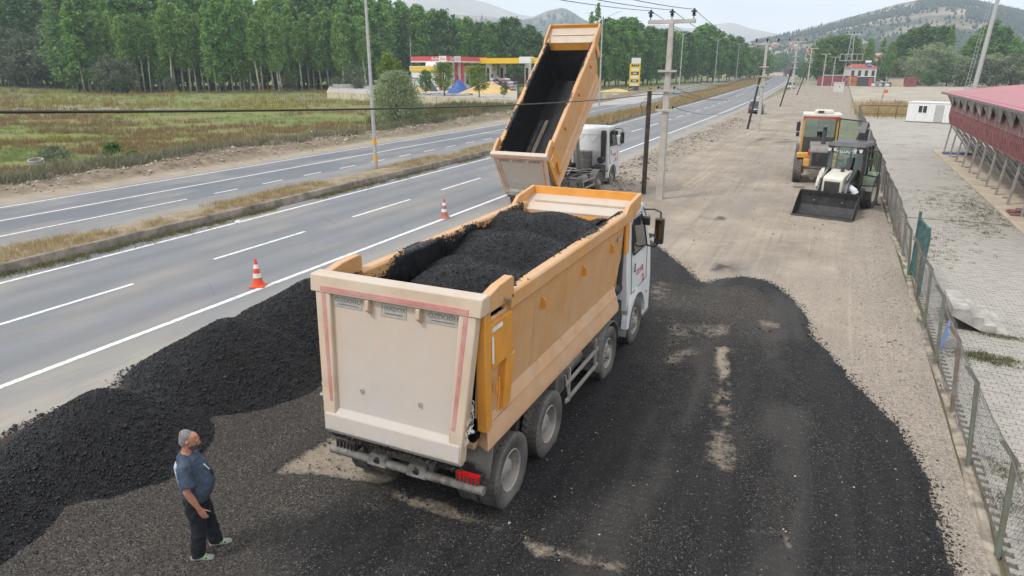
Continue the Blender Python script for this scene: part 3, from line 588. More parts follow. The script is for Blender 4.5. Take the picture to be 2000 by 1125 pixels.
M_glass, _n, _b = newmat('dark window glass'); _b.inputs['Base Color'].default_value = (.035, .045, .045, 1); _b.inputs['Roughness'].default_value = .06; _b.inputs['Specular IOR Level'].default_value = .6
M_mirror, _n, _b = newmat('mirror glass'); _b.inputs['Base Color'].default_value = (.16, .17, .18, 1); _b.inputs['Roughness'].default_value = .05; _b.inputs['Metallic'].default_value = 1
M_redlight, _n, _b = newmat('red lamp plastic'); _b.inputs['Base Color'].default_value = (.75, .015, .02, 1); _b.inputs['Roughness'].default_value = .25
M_steel = mat('bare steel', (.42, .41, .39), .4, .7, var=.2, scale=15)
M_tyre = mat('dusty tyre rubber', (.055, .053, .05), .85, var=.2, scale=7, dust=.75, dustcol=(.25, .23, .205), bump=.1, bscale=60)
M_rim = mat('dusty wheel rim', (.27, .255, .235), .65, .1, var=.15, scale=9, dust=.85, dustcol=(.44, .405, .36))
M_tar = mat('tar residue', (.016, .016, .017), .6, var=.4, scale=9, bump=.9, bscale=45, dust=.28, dustcol=(.16, .145, .13))
M_bump = mat('tar spattered bumper', (.15, .14, .13), .75, var=.6, scale=9, col2=(.02, .02, .02), bump=.6, bscale=40, dust=.5, dustcol=(.30, .275, .245))
M_tarin = mat('tar coated body inside', (.014, .0145, .017), .42, var=.45, scale=3.5, bump=.6, bscale=30)
M_text_red = mat('red lettering', (.55, .04, .04), .5, var=.05)

M_scr1 = mat('scraped steel dull', (.10, .085, .075), .6, var=.3, scale=3); M_scr2 = mat('scraped dusty steel', (.36, .29, .235), .6, var=.2, scale=3)
def tyre_mesh(R0, W, name='tyre', lugs=34, deep=.016):
    prof = [(R0 * .56, -W * .36), (R0 * .66, -W * .45), (R0 * .82, -W * .50), (R0 * .93, -W * .485), (R0 * .975, -W * .46), (R0, -W * .42), (R0 * 1.0, -W * .25), (R0 * 1.0, -W * .09),
            (R0 * 1.0, W * .09), (R0 * 1.0, W * .25), (R0, W * .42), (R0 * .975, W * .46), (R0 * .93, W * .485), (R0 * .82, W * .5), (R0 * .66, W * .45), (R0 * .56, W * .36)]
    n = lugs * 4; V = []
    for k, (r, a) in enumerate(prof):
        tread = 4 <= k <= 11
        for i in range(n):
            ph = (i / 4 + abs(a) / W * 2.2 + (.5 if a > 0 else 0)) % 1.0; rr = r - (deep if tread and ph < .38 else 0) - (deep * .8 if k in (7, 8) else 0)
            t = 2 * math.pi * i / n; V.append((a, rr * math.cos(t), rr * math.sin(t)))
    F = [(k * n + i, k * n + (i + 1) % n, (k + 1) * n + (i + 1) % n, (k + 1) * n + i) for k in range(len(prof) - 1) for i in range(n)]
    me = bpy.data.meshes.new(name); me.from_pydata(V, [], F); bm = bmesh.new(); bm.from_mesh(me); bmesh.ops.recalc_face_normals(bm, faces=bm.faces); bm.to_mesh(me); bm.free()
    me.materials.append(M_tyre); me.polygons.foreach_set('use_smooth', [True] * len(F)); me.set_sharp_from_angle(angle=R(28)); return me
def rim_mesh(prof, bolts, name='rim', m=None, rb=.168, az=0.0):
    b = MB(); b.lathe((0, 0, 0), prof, 'x', 36)
    for i in range(bolts):
        a = 2 * math.pi * i / bolts; p = (rb * math.cos(a), rb * math.sin(a)); b.cyl((az - .01, *p), (az + .045, *p), .016, .013, 6)
    me = bpy.data.meshes.new(name); me.from_pydata(b.v, [], b.f); bm = bmesh.new(); bm.from_mesh(me); bmesh.ops.recalc_face_normals(bm, faces=bm.faces); bm.to_mesh(me); bm.free()
    me.materials.append(m or M_rim); me.polygons.foreach_set('use_smooth', [True] * len(me.polygons)); me.set_sharp_from_angle(angle=R(35)); return me
TY = tyre_mesh(.545, .30); RW = .545
RIM_R = rim_mesh([(.312, .11), (.300, .125), (.285, .11), (.272, -.06), (.22, -.085), (.215, -.085), (.20, -.04), (.175, -.03), (.155, -.03), (.15, .05), (.12, .07), (0, .075)], 10, az=-.03, rb=.185)
RIM_F = rim_mesh([(.312, .11), (.300, .125), (.285, .11), (.275, .04), (.235, .03), (.21, .075), (.17, .095), (.125, .10), (.115, .14), (.09, .17), (0, .175)], 10, az=.095, rb=.15)
def wheel(parent, x, y, side, rear, R0=RW, ty=None, rim=None, W=.30):
    # x = centre of the outer tyre
    w = bpy.data.objects.new('wheel', ty or TY); COL.objects.link(w); w.parent = parent; w.location = (x * side, y, R0 - .012); w.rotation_euler = (random.uniform(0, 6), 0, 0 if side > 0 else math.pi)
    r = bpy.data.objects.new('rim', rim or (RIM_R if rear else RIM_F)); COL.objects.link(r); r.parent = w
    return w

def make_truck(label, loc, rz, tip=0.0, Lb=6.4, loaded=True, tar_streaks=False):
    t = thing('dump_truck', label, 'dump truck', loc, rz)
    PV = Vector((0, .35, 1.13)); T = Matrix.Translation(PV) @ Matrix.Rotation(tip, 4, 'X') @ Matrix.Translation(-PV)
    k = Lb / 6.4; Y = lambda y: y * k
    # ---- body: walls as an open tub
    b = MB(T)
    for s in (-1, 1):
        P = [(s * 1.16, .06), (s * 1.06, 0)]
        # wall from ledge to rail, slightly leaning, front edge raked
        o = [(s * 1.10, .05, 1.72), (s * 1.10, Y(5.92), 1.72), (s * 1.163, Y(6.38), 2.62), (s * 1.19, Y(6.42), 3.0), (s * 1.19, .05, 3.0)]
        i = [(s * 1.05, .05, 1.72), (s * 1.05, Y(5.92), 1.72), (s * 1.113, Y(6.38), 2.62), (s * 1.14, Y(6.42), 3.0), (s * 1.14, .05, 3.0)]
        b.add(o + i, [(0, 1, 2, 3, 4), (9, 8, 7, 6, 5), (0, 5, 6, 1), (1, 6, 7, 2), (2, 7, 8, 3), (3, 8, 9, 4), (4, 9, 5, 0)])
    b.box(-1.06, 1.06, .02, Y(5.9), 1.28, 1.36)
    body = b.build('dump_body', M_wall, t, bevel=.008)
    # underside beams of the body
    b = MB(T)
    for s in (-1, 1): b.box(s * .36 - .06, s * .36 + .06, .1, Y(5.8), 1.12, 1.28)
    for i in range(9): b.box(-1.0, 1.0, .25 + i * Y(5.4) / 8, .33 + i * Y(5.4) / 8, 1.19, 1.277)
    b.build('underframe', M_chassis, body)
    for s in (-1, 1):
        b = MB(T); b.prism([(s * 1.06, 3.0), (s * 1.20, 2.955), (s * 1.255, 3.005), (s * 1.255, 3.195), (s * 1.225, 3.225), (s * 1.09, 3.225), (s * 1.06, 3.19)], 'y', .75, Y(6.5)); b.build('side_rail', M_wall, body, bevel=.01)
        b = MB(T); b.add([(s * 1.103, .30, 1.76), (s * 1.103, Y(5.93), 1.76), (s * 1.26, Y(5.80), 1.40), (s * 1.26, .02, 1.40), (s * 1.26, Y(5.80), 1.30), (s * 1.26, .02, 1.30), (s * 1.065, .12, 1.30), (s * 1.065, Y(5.85), 1.30), (s * 1.065, .30, 1.7), (s * 1.065, Y(5.9), 1.7)],
            [(0, 1, 2, 3), (3, 2, 4, 5), (5, 4, 7, 6), (1, 9, 7, 4, 2), (0, 3, 5, 6, 8), (8, 9, 1, 0), (6, 7, 9, 8)]); b.build('side_ledge', M_ledge, body, bevel=.006)
        b = MB(T); b.bar((s * 1.185, .18, 1.575), (s * 1.185, Y(5.86), 1.575), .012, .05, up=(s * .36, 0, .16)); b.build('ledge_rib', M_ledge, body)
        for j in range(6):
            y = .9 + j * Y(.95); b = MB(T); b.tube([(s * 1.115, y, 1.80), (s * 1.16, y, 1.80), (s * 1.175, y, 1.77)], .007, 5); b.build('rope_hook', M_ledge, body)
        for y in (Y(1.95), Y(3.75), Y(5.35)):
            b = MB(T); b.prism([(s * 1.15, 2.60), (s * 1.235, 2.60), (s * 1.25, 2.66), (s * 1.235, 2.74), (s * 1.15, 2.82)], 'y', y - .012, y + .012); b.build('lifting_lug', M_orange, body, bevel=.005)
        b = MB(T); b.box(min(s * 1.19, s * 1.235), max(s * 1.19, s * 1.235), Y(6.18), Y(6.44), 2.35, 2.96); b.build('front_post', M_orange, body, bevel=.012)
        b = MB(T); b.box(min(s * 1.19, s * 1.197), max(s * 1.19, s * 1.197), Y(5.75), Y(6.0), 2.72, 2.80); b.build('maker_plate', M_plate, body)
        # rear corner: post, box, kicked stay, top gusset
        x0, x1 = (1.10, 1.235) if s > 0 else (-1.235, -1.10)
        b = MB(T); b.box(x0, x1, .04, .20, 1.55, 3.15); b.build('rear_post', M_orange, body, bevel=.012)
        b = MB(T); b.box(x0, x1 + .004 * s, .20, .80, 2.36, 2.97); b.build('hinge_box', M_orange, body, bevel=.012)
        b = MB(T); b.hexa([(x0, .52, 1.66), (x1, .52, 1.66), (x1, .74, 1.66), (x0, .74, 1.66), (x0, .66, 2.36), (x1, .66, 2.36), (x1, .90, 2.36), (x0, .90, 2.36)]); b.build('rear_stay', M_orange, body, bevel=.012)
        b = MB(T); b.box(s * 1.13 - .012, s * 1.13 + .012, .2, .54, 1.6, 2.36); b.build('recess_plate', M_wall, body)
        b = MB(T); b.prism([(.10, 3.14), (.10, 3.36), (.40, 3.42), (.78, 3.44), (.82, 3.41), (.82, 3.14)], 'x', s * 1.13, s * 1.255); b.build('top_gusset', M_wall, body, bevel=.012)
        b = MB(T); b.cyl((s * 1.255, .55, 3.20), (s * 1.31, .55, 3.20), .028, n=8); b.cyl((s * 1.30, .52, 3.22), (s * 1.30, .60, 3.17), .012, n=6); b.build('hinge_pin', M_steel, body)
        xt = x1 + .012 if s > 0 else x0 - .012
        b = MB(T); b.box(min(xt, xt - .005 * s), max(xt, xt - .005 * s), .215, .50, 2.86, 2.915); b.box(min(xt, xt - .005 * s), max(xt, xt - .005 * s), .205, .25, 2.44, 2.80); b.build('reflective_tape', M_whitetape, body)
        # latch lever and chain
        b = MB(T); b.tube([(s * 1.25, .38, 2.2), (s * 1.26, .36, 2.0), (s * 1.26, .30, 1.75)], .012, 6); b.box(s * 1.24 - .01, s * 1.24 + .01, .30, .40, 1.98, 2.14); b.build('latch_lever', M_orange, body)
    # headboard with cab guard
    b = MB(T); b.add([(-1.15, Y(6.37), 3.04), (1.15, Y(6.37), 3.04), (1.10, Y(5.86), 1.36), (-1.10, Y(5.86), 1.36), (-1.15, Y(6.43), 3.04), (1.15, Y(6.43), 3.04), (1.10, Y(5.92), 1.36), (-1.10, Y(5.92), 1.36)],
        [(0, 1, 2, 3), (7, 6, 5, 4), (0, 4, 5, 1), (1, 5, 6, 2), (2, 6, 7, 3), (3, 7, 4, 0)]); hb = b.build('headboard', M_orange, t, bevel=.006)
    b = MB(T); y0, y1 = Y(6.37), Y(6.4) + .72
    b.hexa([(-1.17, y0, 3.035), (1.17, y0, 3.035), (1.21, y1, 3.24), (-1.21, y1, 3.24), (-1.17, y0, 3.085), (1.17, y0, 3.085), (1.21, y1, 3.29), (-1.21, y1, 3.29)]); b.build('cab_guard', M_frame_d, hb, bevel=.008)
    b = MB(T); b.hexa([(-1.24, y1 - .02, 3.2), (1.24, y1 - .02, 3.2), (1.24, y1 + .03, 3.2), (-1.24, y1 + .03, 3.2), (-1.24, y1 + .02, 3.455), (1.24, y1 + .02, 3.455), (1.24, y1 + .06, 3.455), (-1.24, y1 + .06, 3.455)]); b.build('guard_lip', M_orange, hb, bevel=.008)
    b = MB(T); b.bar((-1.0, y0 + .38, 3.205), (1.0, y0 + .38, 3.205), .05, .035); b.build('guard_rib', M_frame_d, hb)
    for s in (-1, 1):
        b = MB(T); b.prism([(Y(6.05), 3.2), (Y(6.3), 3.36), (y1 + .05, 3.46), (y1 + .05, 3.18), (Y(6.5), 2.98), (Y(6.3), 3.0)], 'x', s * 1.17, s * 1.25); b.build('guard_side', M_wall, hb, bevel=.01)
    # inside lining coated with tar
    b = MB(T)
    for s in (-1, 1): b.add([(s * 1.046, .1, 1.37), (s * 1.046, Y(5.9), 1.37), (s * 1.107, Y(6.36), 2.62), (s * 1.134, Y(6.36), 3.0), (s * 1.134, .1, 3.0), (s * 1.046, .1, 1.72), (s * 1.046, Y(5.9), 1.72)], [(0, 1, 6, 5), (5, 6, 2, 3, 4)])
    b.add([(-1.05, .05, 1.367), (1.05, .05, 1.367), (1.05, Y(5.86), 1.367), (-1.05, Y(5.86), 1.367)], [(0, 1, 2, 3)])
    b.add([(-1.05, Y(5.85), 1.37), (1.05, Y(5.85), 1.37), (1.1, Y(6.27), 2.76), (-1.1, Y(6.27), 2.76)], [(0, 1, 2, 3)])
    b.build('tar_lining', M_tarin, body)
    g = np.random.default_rng(int(10 + tip * 10))
    # crust of residue along the rails: ragged coat over the inner edge, plus fine lumps
    def crust(u, y, s):      # u 0..1 from inside the wall over the rail top; returns local point
        u = np.asarray(u); z = np.where(u < .62, 2.80 + u / .62 * .43, 3.229 + 0 * u); x = np.where(u < .62, 1.052 - .004 * u, 1.05 + (u - .62) / .38 * .17); return s * x, y, z
    for s in (-1, 1):
        us = np.linspace(0, 1, 16); ysq = np.arange(.3, Y(6.25), .025); U, YY = np.meshgrid(us, ysq, indexing='ij')
        lim = .62 + (.62 if s < 0 else .40) * (fbm(YY * .9, YY * 0 + s * 5 + tip, 4, 7) - .42) * 2 + .30 * (fbm(YY * 7, U * 5, 3, 8) - .5)
        cx, cy, cz = crust(U, YY, s); bp = .028 * vnoise(U * 14, YY * 24, 9) * sstep(0, .12, lim - U); cx = cx - s * np.where(U < .62, bp, 0); cz = cz + np.where(U >= .62, bp, 0)
        idx = np.arange(U.size).reshape(U.shape); F = np.stack([idx[:-1, :-1], idx[1:, :-1], idx[1:, 1:], idx[:-1, 1:]], -1).reshape(-1, 4); kf = (U < lim).ravel(); F = F[kf[F].all(1)]
        V = np.stack([cx, cy, cz], -1).reshape(-1, 3)
        if tip: V = V @ np.array(T.to_3x3()).T + np.array(T.translation)
        npmesh('tar_coat', V, F, M_tarin, body, True)
        n = 1800; yy = g.uniform(.3, Y(6.25), n); l2 = .62 + (.62 if s < 0 else .40) * (fbm(yy * .9, yy * 0 + s * 5 + tip, 4, 7) - .42) * 2; u = np.clip(l2 + g.normal(-.05, .1, n), 0, 1); q_ = u > .3; u, yy = u[q_], yy[q_]
        Pp = np.stack(crust(u, yy, s), -1)
        if tip: Pp = Pp @ np.array(T.to_3x3()).T + np.array(T.translation)
        o = rocks('tar_crust', Pp, g.gamma(2, .004, len(yy)) + .005, M_crumb, t, seed=int(50 + s)); o['kind'] = 'stuff'
    if tar_streaks:
        for (xa, xb, c) in ((-1.0, -.80, M_scr1), (-.74, -.52, M_scr2), (-.46, -.43, M_scr1)):
            b = MB(T); b.hexa([(xa, .12, 1.36), (xb, .12, 1.36), (xb * .9 - .03, Y(3.5), 1.36), (xa * .9, Y(3.5), 1.36), (xa, .12, 1.374), (xb, .12, 1.374), (xb * .9 - .03, Y(3.5), 1.372), (xa * .9, Y(3.5), 1.372)]); b.build('scraped_streak', c, body)
    # ---- tailgate (swings clear a little when tipped)
    TT = T @ Matrix.Translation((0, 0, 3.25)) @ Matrix.Rotation(-tip * .12, 4, 'X') @ Matrix.Translation((0, 0, -3.25)) if tip else T
    dv = Vector((0, -.225, -1.95)); Ld = dv.length; dv.normalize(); nv = Vector((0, -dv.z, dv.y)) * -1; nv = Vector((0, -.9937, .112)); O = Vector((0, -.03, 3.17))
    wd = lambda q: 1.20 - .14 * q / Ld
    P = lambda x, q, o: tuple(O + Vector((x, 0, 0)) + dv * q + nv * o)
    def slab(bb, xa0, xb0, xa1, xb1, q0, q1, o0, o1):
        bb.hexa([P(xa0, q0, o0), P(xb0, q0, o0), P(xb1, q1, o0), P(xa1, q1, o0), P(xa0, q0, o1), P(xb0, q0, o1), P(xb1, q1, o1), P(xa1, q1, o1)])
    b = MB(TT); slab(b, -wd(0) + .1, wd(0) - .1, -wd(Ld) + .1, wd(Ld) - .1, .0, Ld - .08, -.03, .02); tg = b.build('tailgate', M_tail, t, bevel=.004)
    for s in (-1, 1):
        b = MB(TT); a0, a1 = wd(0), wd(Ld); xs_ = sorted; lo = [(s * (a0 - .235), s * a0), (s * (a1 - .20), s * a1)]
        lo = [tuple(sorted(v)) for v in lo]
        slab(b, lo[0][0], lo[0][1], lo[1][0], lo[1][1], .0, Ld - .02, -.06, .085); b.build('side_frame', M_frame_d, tg, bevel=.02)
        b = MB(TT); c0, c1 = s * (a0 - .135), s * (a1 - .12); slab(b, c0 - .03, c0 + .03, c1 - .024, c1 + .024, .0, 1.5, .086, .090); b.build('red_stripe', M_redstripe, tg)
        for j in range(3):
            b = MB(TT); q = 1.38 + j * .14; x = s * (wd(q) + .005); b.cyl(P(x - s * .02, q, -.04), P(x - s * .02, q, .05), .042, n=10); b.build('lock_tooth', M_frame_d, tg, smooth=35)
    b = MB(TT); bw = wd(Ld)
    pr_ = [(Ld - .36, .02), (Ld - .27, .10), (Ld - .05, .10), (Ld + .02, .04), (Ld + .02, -.05), (Ld - .3, -.04)]
    vs = [P(-bw + .02, q, o) for q, o in pr_] + [P(bw - .02, q, o) for q, o in pr_]; m_ = len(pr_)
    b.add(vs, [tuple(range(m_)), tuple(range(m_, 2 * m_))[::-1]] + [(i, (i + 1) % m_, m_ + (i + 1) % m_, m_ + i) for i in range(m_)]); b.build('bottom_hem', M_tail, tg, bevel=.012)
    b = MB(TT); b.hexa([(-1.27, -.13, 3.155), (1.27, -.13, 3.155), (1.27, .11, 3.155), (-1.27, .11, 3.155), (-1.275, -.10, 3.39), (1.275, -.10, 3.39), (1.275, .10, 3.40), (-1.275, .10, 3.40)]); b.build('top_beam', M_frame_d, tg, bevel=.018)
    b = MB(TT); b.hexa([(-1.10, -.134, 3.19), (1.10, -.134, 3.19), (1.10, -.12, 3.19), (-1.10, -.12, 3.19), (-1.10, -.128, 3.25), (1.10, -.128, 3.25), (1.10, -.11, 3.25), (-1.10, -.11, 3.25)]); b.build('red_stripe', M_redstripe, tg)
    for x in (-.36, .40): b = MB(TT); b.hexa([P(x - .028, .03, .02), P(x + .028, .03, .02), P(x + .028, .22, .02), P(x - .028, .22, .02), P(x - .028, .03, .11), P(x + .028, .03, .11), P(x + .028, .16, .11), P(x - .028, .16, .11)]); b.build('hinge_lug', M_frame_d, tg, bevel=.01)
    for x in (-.48, .42): b = MB(TT); b.tube([P(x - .015, 1.33, .02), P(x - .015, 1.25, .05), P(x + .015, 1.25, .05), P(x + .015, 1.33, .03)], .008, 5); b.build('rope_hook', M_tail, tg)
    yd = [TT.to_3x3() @ Vector(-dv), TT.to_3x3() @ Vector((1, 0, 0))]
    for (x, w, h, tx, sz) in ((-.71, .44, .15, 'ÖZDOĞU', .088), (.0, .38, .17, 'HARDOX', .082), (.72, .46, .15, 'ÖZDOĞU', .090)):
        b = MB(TT); slab(b, x - w / 2, x + w / 2, x - w / 2, x + w / 2, .045, .045 + h, .02, .028); b.build('sign_plate', M_plate, tg)
        c = TT @ Vector(P(x, .045 + h * .36, .0295)); put_text('lettering', tx, sz, M_print, tg, frame(c, yd[1], yd[0]), .0015, 1.0, 1.05)
        b = MB(TT); slab(b, x - w * .36, x + w * .36, x - w * .36, x + w * .36, .045 + h * .70, .045 + h * .80, .028, .0295); b.build('small_print', M_print, tg)
    b = MB(TT); b.hexa([P(-1.0, Ld - .02, -.06), P(1.0, Ld - .02, -.06), P(1.0, Ld + .1, -.16), P(-1.0, Ld + .1, -.16), P(-1.0, Ld - .02, .05), P(1.0, Ld - .02, .05), P(1.0, Ld + .1, -.02), P(-1.0, Ld + .1, -.02)]); b.build('tar_lip', M_tar, tg)
    n = 500; xx = g.uniform(-1.03, 1.03, n); Pp = [TT @ Vector(P(x, Ld + g.uniform(-.03, .11), g.uniform(-.1, .05))) for x in xx]; o = rocks('tar_crust', np.array(Pp), g.gamma(2, .006, n) + .006, M_tar, t, seed=77); o['kind'] = 'stuff'
    for s in (-1, 1):
        for j in range(7): b = MB(TT); c = Vector(P(s * (wd(1.5) + .06), 1.12 + j * .062, .0)); b.tube([c + Vector((0.018 * math.cos(a + j), .018 * math.sin(a) * (j % 2), .034 * math.sin(a))) for a in np.linspace(0, 6.28, 9)], .007, 5); b.build('chain_link', M_steel, tg)
        b = MB(TT); c = Vector(P(s * (wd(1.65) + .03), 1.48, .02)); b.cyl(c - Vector((.07, 0, 0)), c + Vector((.09, 0, 0)), .022, n=8); b.cyl(c + Vector((.03, -.03, -.03)), c + Vector((.03, .03, .06)), .014, n=6); b.build('shackle', M_steel, tg)
    # ---- chassis
    b = MB()
    for s in (-1, 1): b.box(s * .42 - .04, s * .42 + .04, -.02, 8.3, .78, 1.06)
    for y in (.02, 1.5, 3.0, 4.4, 6.0, 7.6): b.box(-.38, .38, y, y + .12, .82, 1.02)
    ch = b.build('chassis', M_chassis, t, bevel=.006)
    AX = (.84, 2.26, 5.36, 7.34)
    for y in AX: b = MB(); b.cyl((-.95, y, RW - .01), (.95, y, RW - .01), .075, n=10); b.lathe((0, y, RW), [(.001, -.26), (.14, -.22), (.24, 0), (.14, .22), (.001, .26)], 'y', 12); b.build('axle', M_chassis, ch)
    for i, y in enumerate(AX):
        for s in (-1, 1):
            wheel(t, 1.085, y, s, i < 2)
            if i < 2: w = bpy.data.objects.new('wheel', TY); COL.objects.link(w); w.parent = t; w.location = (s * .745, y, RW - .012); w.rotation_euler = (random.uniform(0, 6), 0, 0)
    # rear bumper tube with brackets, lamps, plates
    b = MB(); b.cyl((-1.24, -.03, .74), (1.22, -.03, .74), .062, n=16); bp = b.build('bumper_tube', M_bump, t, smooth=35)
    for x in (-.42, .22):
        b = MB(); b.hexa([(x - .16, -.11, .70), (x + .16, -.11, .70), (x + .16, .06, .70), (x - .16, .06, .70), (x - .13, -.06, .86), (x + .13, -.06, .86), (x + .13, .05, .86), (x - .13, .05, .86)]); b.build('tow_bracket', M_bump, bp, bevel=.015)
        b = MB(); b.cyl((x, -.105, .775), (x, -.05, .79), .045, n=12); b.build('bracket_hole', M_black, bp)
    b = MB(); b.box(-1.0, 1.0, .06, .14, .84, .97); b.build('rear_crossmember', M_tar, t)
    for s in (-1, 1):
        lamp = MB().box(s * .98 - .19, s * .98 + .19, -.02, .10, .80, .93).build('tail_lamp', M_black, t, bevel=.012)
        MB().hexa([(s * .98 - .17, -.035, .815), (s * .98 + .17, -.035, .815), (s * .98 + .17, -.021, .815), (s * .98 - .17, -.021, .815), (s * .98 - .17, -.03, .925), (s * .98 + .17, -.03, .925), (s * .98 + .17, .0, .945), (s * .98 - .17, .0, .945)]).build('lens', M_redlight if s > 0 else M_tar, lamp)
        gb = MB()
        for j in range(6): gb.box(s * .98 - .15 + j * .06 - .008, s * .98 - .15 + j * .06 + .008, -.055, -.041, .79, .90)
        gb.build('grille', M_chassis, lamp)
        MB().hexa([(s * .86 - .20, .16, .80), (s * .86 + .34, .16, .80), (s * .86 + .34, .19, .80), (s * .86 - .20, .19, .80), (s * .86 - .20, .30, 1.26), (s * .86 + .34, .30, 1.26), (s * .86 + .34, .33, 1.26), (s * .86 - .20, .33, 1.26)]).build('mud_plate', M_guard, t, bevel=.005)
    # side equipment: guard rails, air tank, fuel tank, mudguards
    for s in (-1, 1):
        b = MB()
        for z in (.58, .90): b.bar((s * 1.2, 3.0, z), (s * 1.2, 4.72, z), .035, .075)
        for y in (3.15, 4.55): b.bar((s * 1.2, y, .52), (s * 1.2, y, 1.15), .05, .04); b.bar((s * 1.2, y, 1.1), (s * .46, y, 1.0), .04, .04)
        b.bar((s * 1.2, 3.15, .60), (s * 1.2, 2.95, 1.1), .03, .03); b.build('side_guard', M_alu, t, bevel=.006)
        b = MB(); b.lathe((s * .86, 0, .88), [(.001, 3.45), (.15, 3.46), (.19, 3.52), (.19, 4.28), (.15, 4.34), (.001, 4.35)], 'y', 18); b.build('air_tank', M_guard, t, smooth=35)
        b = MB(); b.box(min(s * .5, s * 1.05), max(s * .5, s * 1.05), 2.95, 3.35, .62, 1.05); b.build('battery_box', M_guard, t, bevel=.02)
        for yc, a0, a1, rr in ((5.36, 8, 172, .63), (7.34, 95, 178, .66)):
            b = MB(); m_ = 14; A = [R(a0 + (a1 - a0) * i / m_) for i in range(m_ + 1)]
            for i in range(m_):
                p = [(yc + rr * math.cos(A[j]), RW + rr * math.sin(A[j])) for j in (i, i + 1)]; q = [(yc + (rr + .025) * math.cos(A[j]), RW + (rr + .025) * math.sin(A[j])) for j in (i, i + 1)]
                x0, x1 = sorted((s * .88, s * 1.24)); b.hexa([(x0, *p[0]), (x1, *p[0]), (x1, *p[1]), (x0, *p[1]), (x0, *q[0]), (x1, *q[0]), (x1, *q[1]), (x0, *q[1])])
            if yc < 6: b.box(min(s * .88, s * 1.24), max(s * .88, s * 1.24), yc - .66, yc - .635, .40, .60)
            b.build('mudguard', M_guard if yc < 6 else M_alu, t)
        MB().hexa([(min(s*.9, s*1.22), 6.60, .42), (max(s*.9, s*1.22), 6.60, .42), (max(s*.9, s*1.22), 6.63, .42), (min(s*.9, s*1.22), 6.63, .42), (min(s*.9, s*1.22), 6.66, 1.2), (max(s*.9, s*1.22), 6.66, 1.2), (max(s*.9, s*1.22), 6.69, 1.2), (min(s*.9, s*1.22), 6.69, 1.2)]).build('mud_flap', M_alu, t)
        b = MB(); b.box(min(s * .55, s * 1.1), max(s * .55, s * 1.1), 5.95, 6.62, .65, 1.25); b.build('equipment_box', M_black, t, bevel=.03)
    b = MB(); b.lathe((.92, 0, 1.52), [(.001, 6.22), (.16, 6.22), (.175, 6.26), (.175, 6.5), (.17, 6.52), (.175, 6.54), (.175, 6.66), (.16, 6.7), (.001, 6.7)], 'y', 20); b.build('air_filter', M_black, t, smooth=35)
    b = MB(); b.box(-.30, .42, 6.08, 6.5, 1.08, 1.95); hy = b.build('oil_tank', M_guard, t, bevel=.03); MB().box(-.31, .43, 6.07, 6.51, 1.50, 1.53).build('tank_strap', M_alu, hy)
    b = MB(); b.tube([(-.75, 6.3, 1.1), (-.75, 6.32, 1.6), (-.75, 6.36, 2.2), (-.72, 6.42, 2.3)], .10, 12); b.build('exhaust_stack', M_black, t, smooth=35)
    b = MB()
    for (p, q) in (((-.4, 1.0, 1.1), (.4, 2.2, 1.12)), ((-.9, 5.0, 1.1), (.9, 5.0, 1.1)), ((-.8, 4.2, 1.06), (.6, 5.9, 1.12)), ((.2, 3.6, 1.1), (-.3, 5.4, 1.12)), ((-.9, 5.8, 1.1), (.9, 5.75, 1.1))): b = MB(); b.tube([p, q], .025, 6); b.build('hose', M_alu, ch)
    if tip:
        top = T @ Vector((0, Y(5.6), 1.3)); c0 = Vector((0, 5.75, 1.0)); b = MB(); 
        for i, r_ in enumerate((.12, .10, .08, .06)): b.cyl(c0.lerp(top, i / 4), c0.lerp(top, (i + 1) / 4), r_, n=14)
        b.build('tipping_ram', M_steel, t, smooth=35)
    # ---- cab
    arc = [(7.34 + .67 * math.cos(R(a)), RW + .67 * math.sin(R(a))) for a in range(10, 171, 16)]
    prof = [(6.62, 1.22), (6.62, 2.92), (6.74, 3.10), (7.9, 3.12), (8.06, 3.02), (8.46, 2.02), (8.58, 1.3), (8.58, .46), (8.02, .42)] + arc
    b = MB(); n_ = len(prof); tap = lambda z: 1.215 - .10 * max(0, (z - 2.0) / 1.1)
    vs = [(-tap(z), y, z) for y, z in prof] + [(tap(z), y, z) for y, z in prof]
    b.add(vs, [tuple(range(n_))[::-1], tuple(range(n_, 2 * n_))] + [(i, (i + 1) % n_, n_ + (i + 1) % n_, n_ + i) for i in range(n_)]); cabo = b.build('cab', M_cab, t, bevel=.03, seg=3)
    MB().hexa([(-1.05, 8.448, 2.06), (1.05, 8.448, 2.06), (1.05, 8.46, 2.06), (-1.05, 8.46, 2.06), (-.99, 8.075, 2.99), (.99, 8.075, 2.99), (.99, 8.09, 2.99), (-.99, 8.09, 2.99)]).build('windscreen', M_glass, cabo)
    MB().box(-1.1, 1.1, 8.585, 8.60, .9, 1.7).build('front_grille', M_black, cabo, bevel=.01)
    for s in (-1, 1):
        xx = lambda z: s * (tap(z) + .004)
        win = [(6.98, 2.16), (6.98, 2.80), (7.08, 2.90), (7.70, 2.90), (7.92, 2.60), (8.06, 2.16)]
        b = MB(); b.add([(xx(z) - s * .02, y, z) for y, z in win] + [(xx(z) + s * .002, y, z) for y, z in win], [tuple(range(6)), tuple(range(6, 12))[::-1]] + [(i, (i + 1) % 6, 6 + (i + 1) % 6, 6 + i) for i in range(6)]); b.build('side_window', M_glass, cabo)
        b = MB(); fr = [(y + (.03 if y < 7.5 else -.0), z) for y, z in win]
        for i in range(6):
            (ya, za), (yb, zb) = win[i], win[(i + 1) % 6]; b.bar((xx(za), ya, za), (xx(zb), yb, zb), .02, .035, up=(s, 0, 0))
        b.build('window_seal', M_black, cabo)
        # door outline
        b = MB(); dl = [(6.93, 1.30), (6.93, 2.94), (7.72, 2.96), (8.14, 2.12), (8.16, 1.34)]
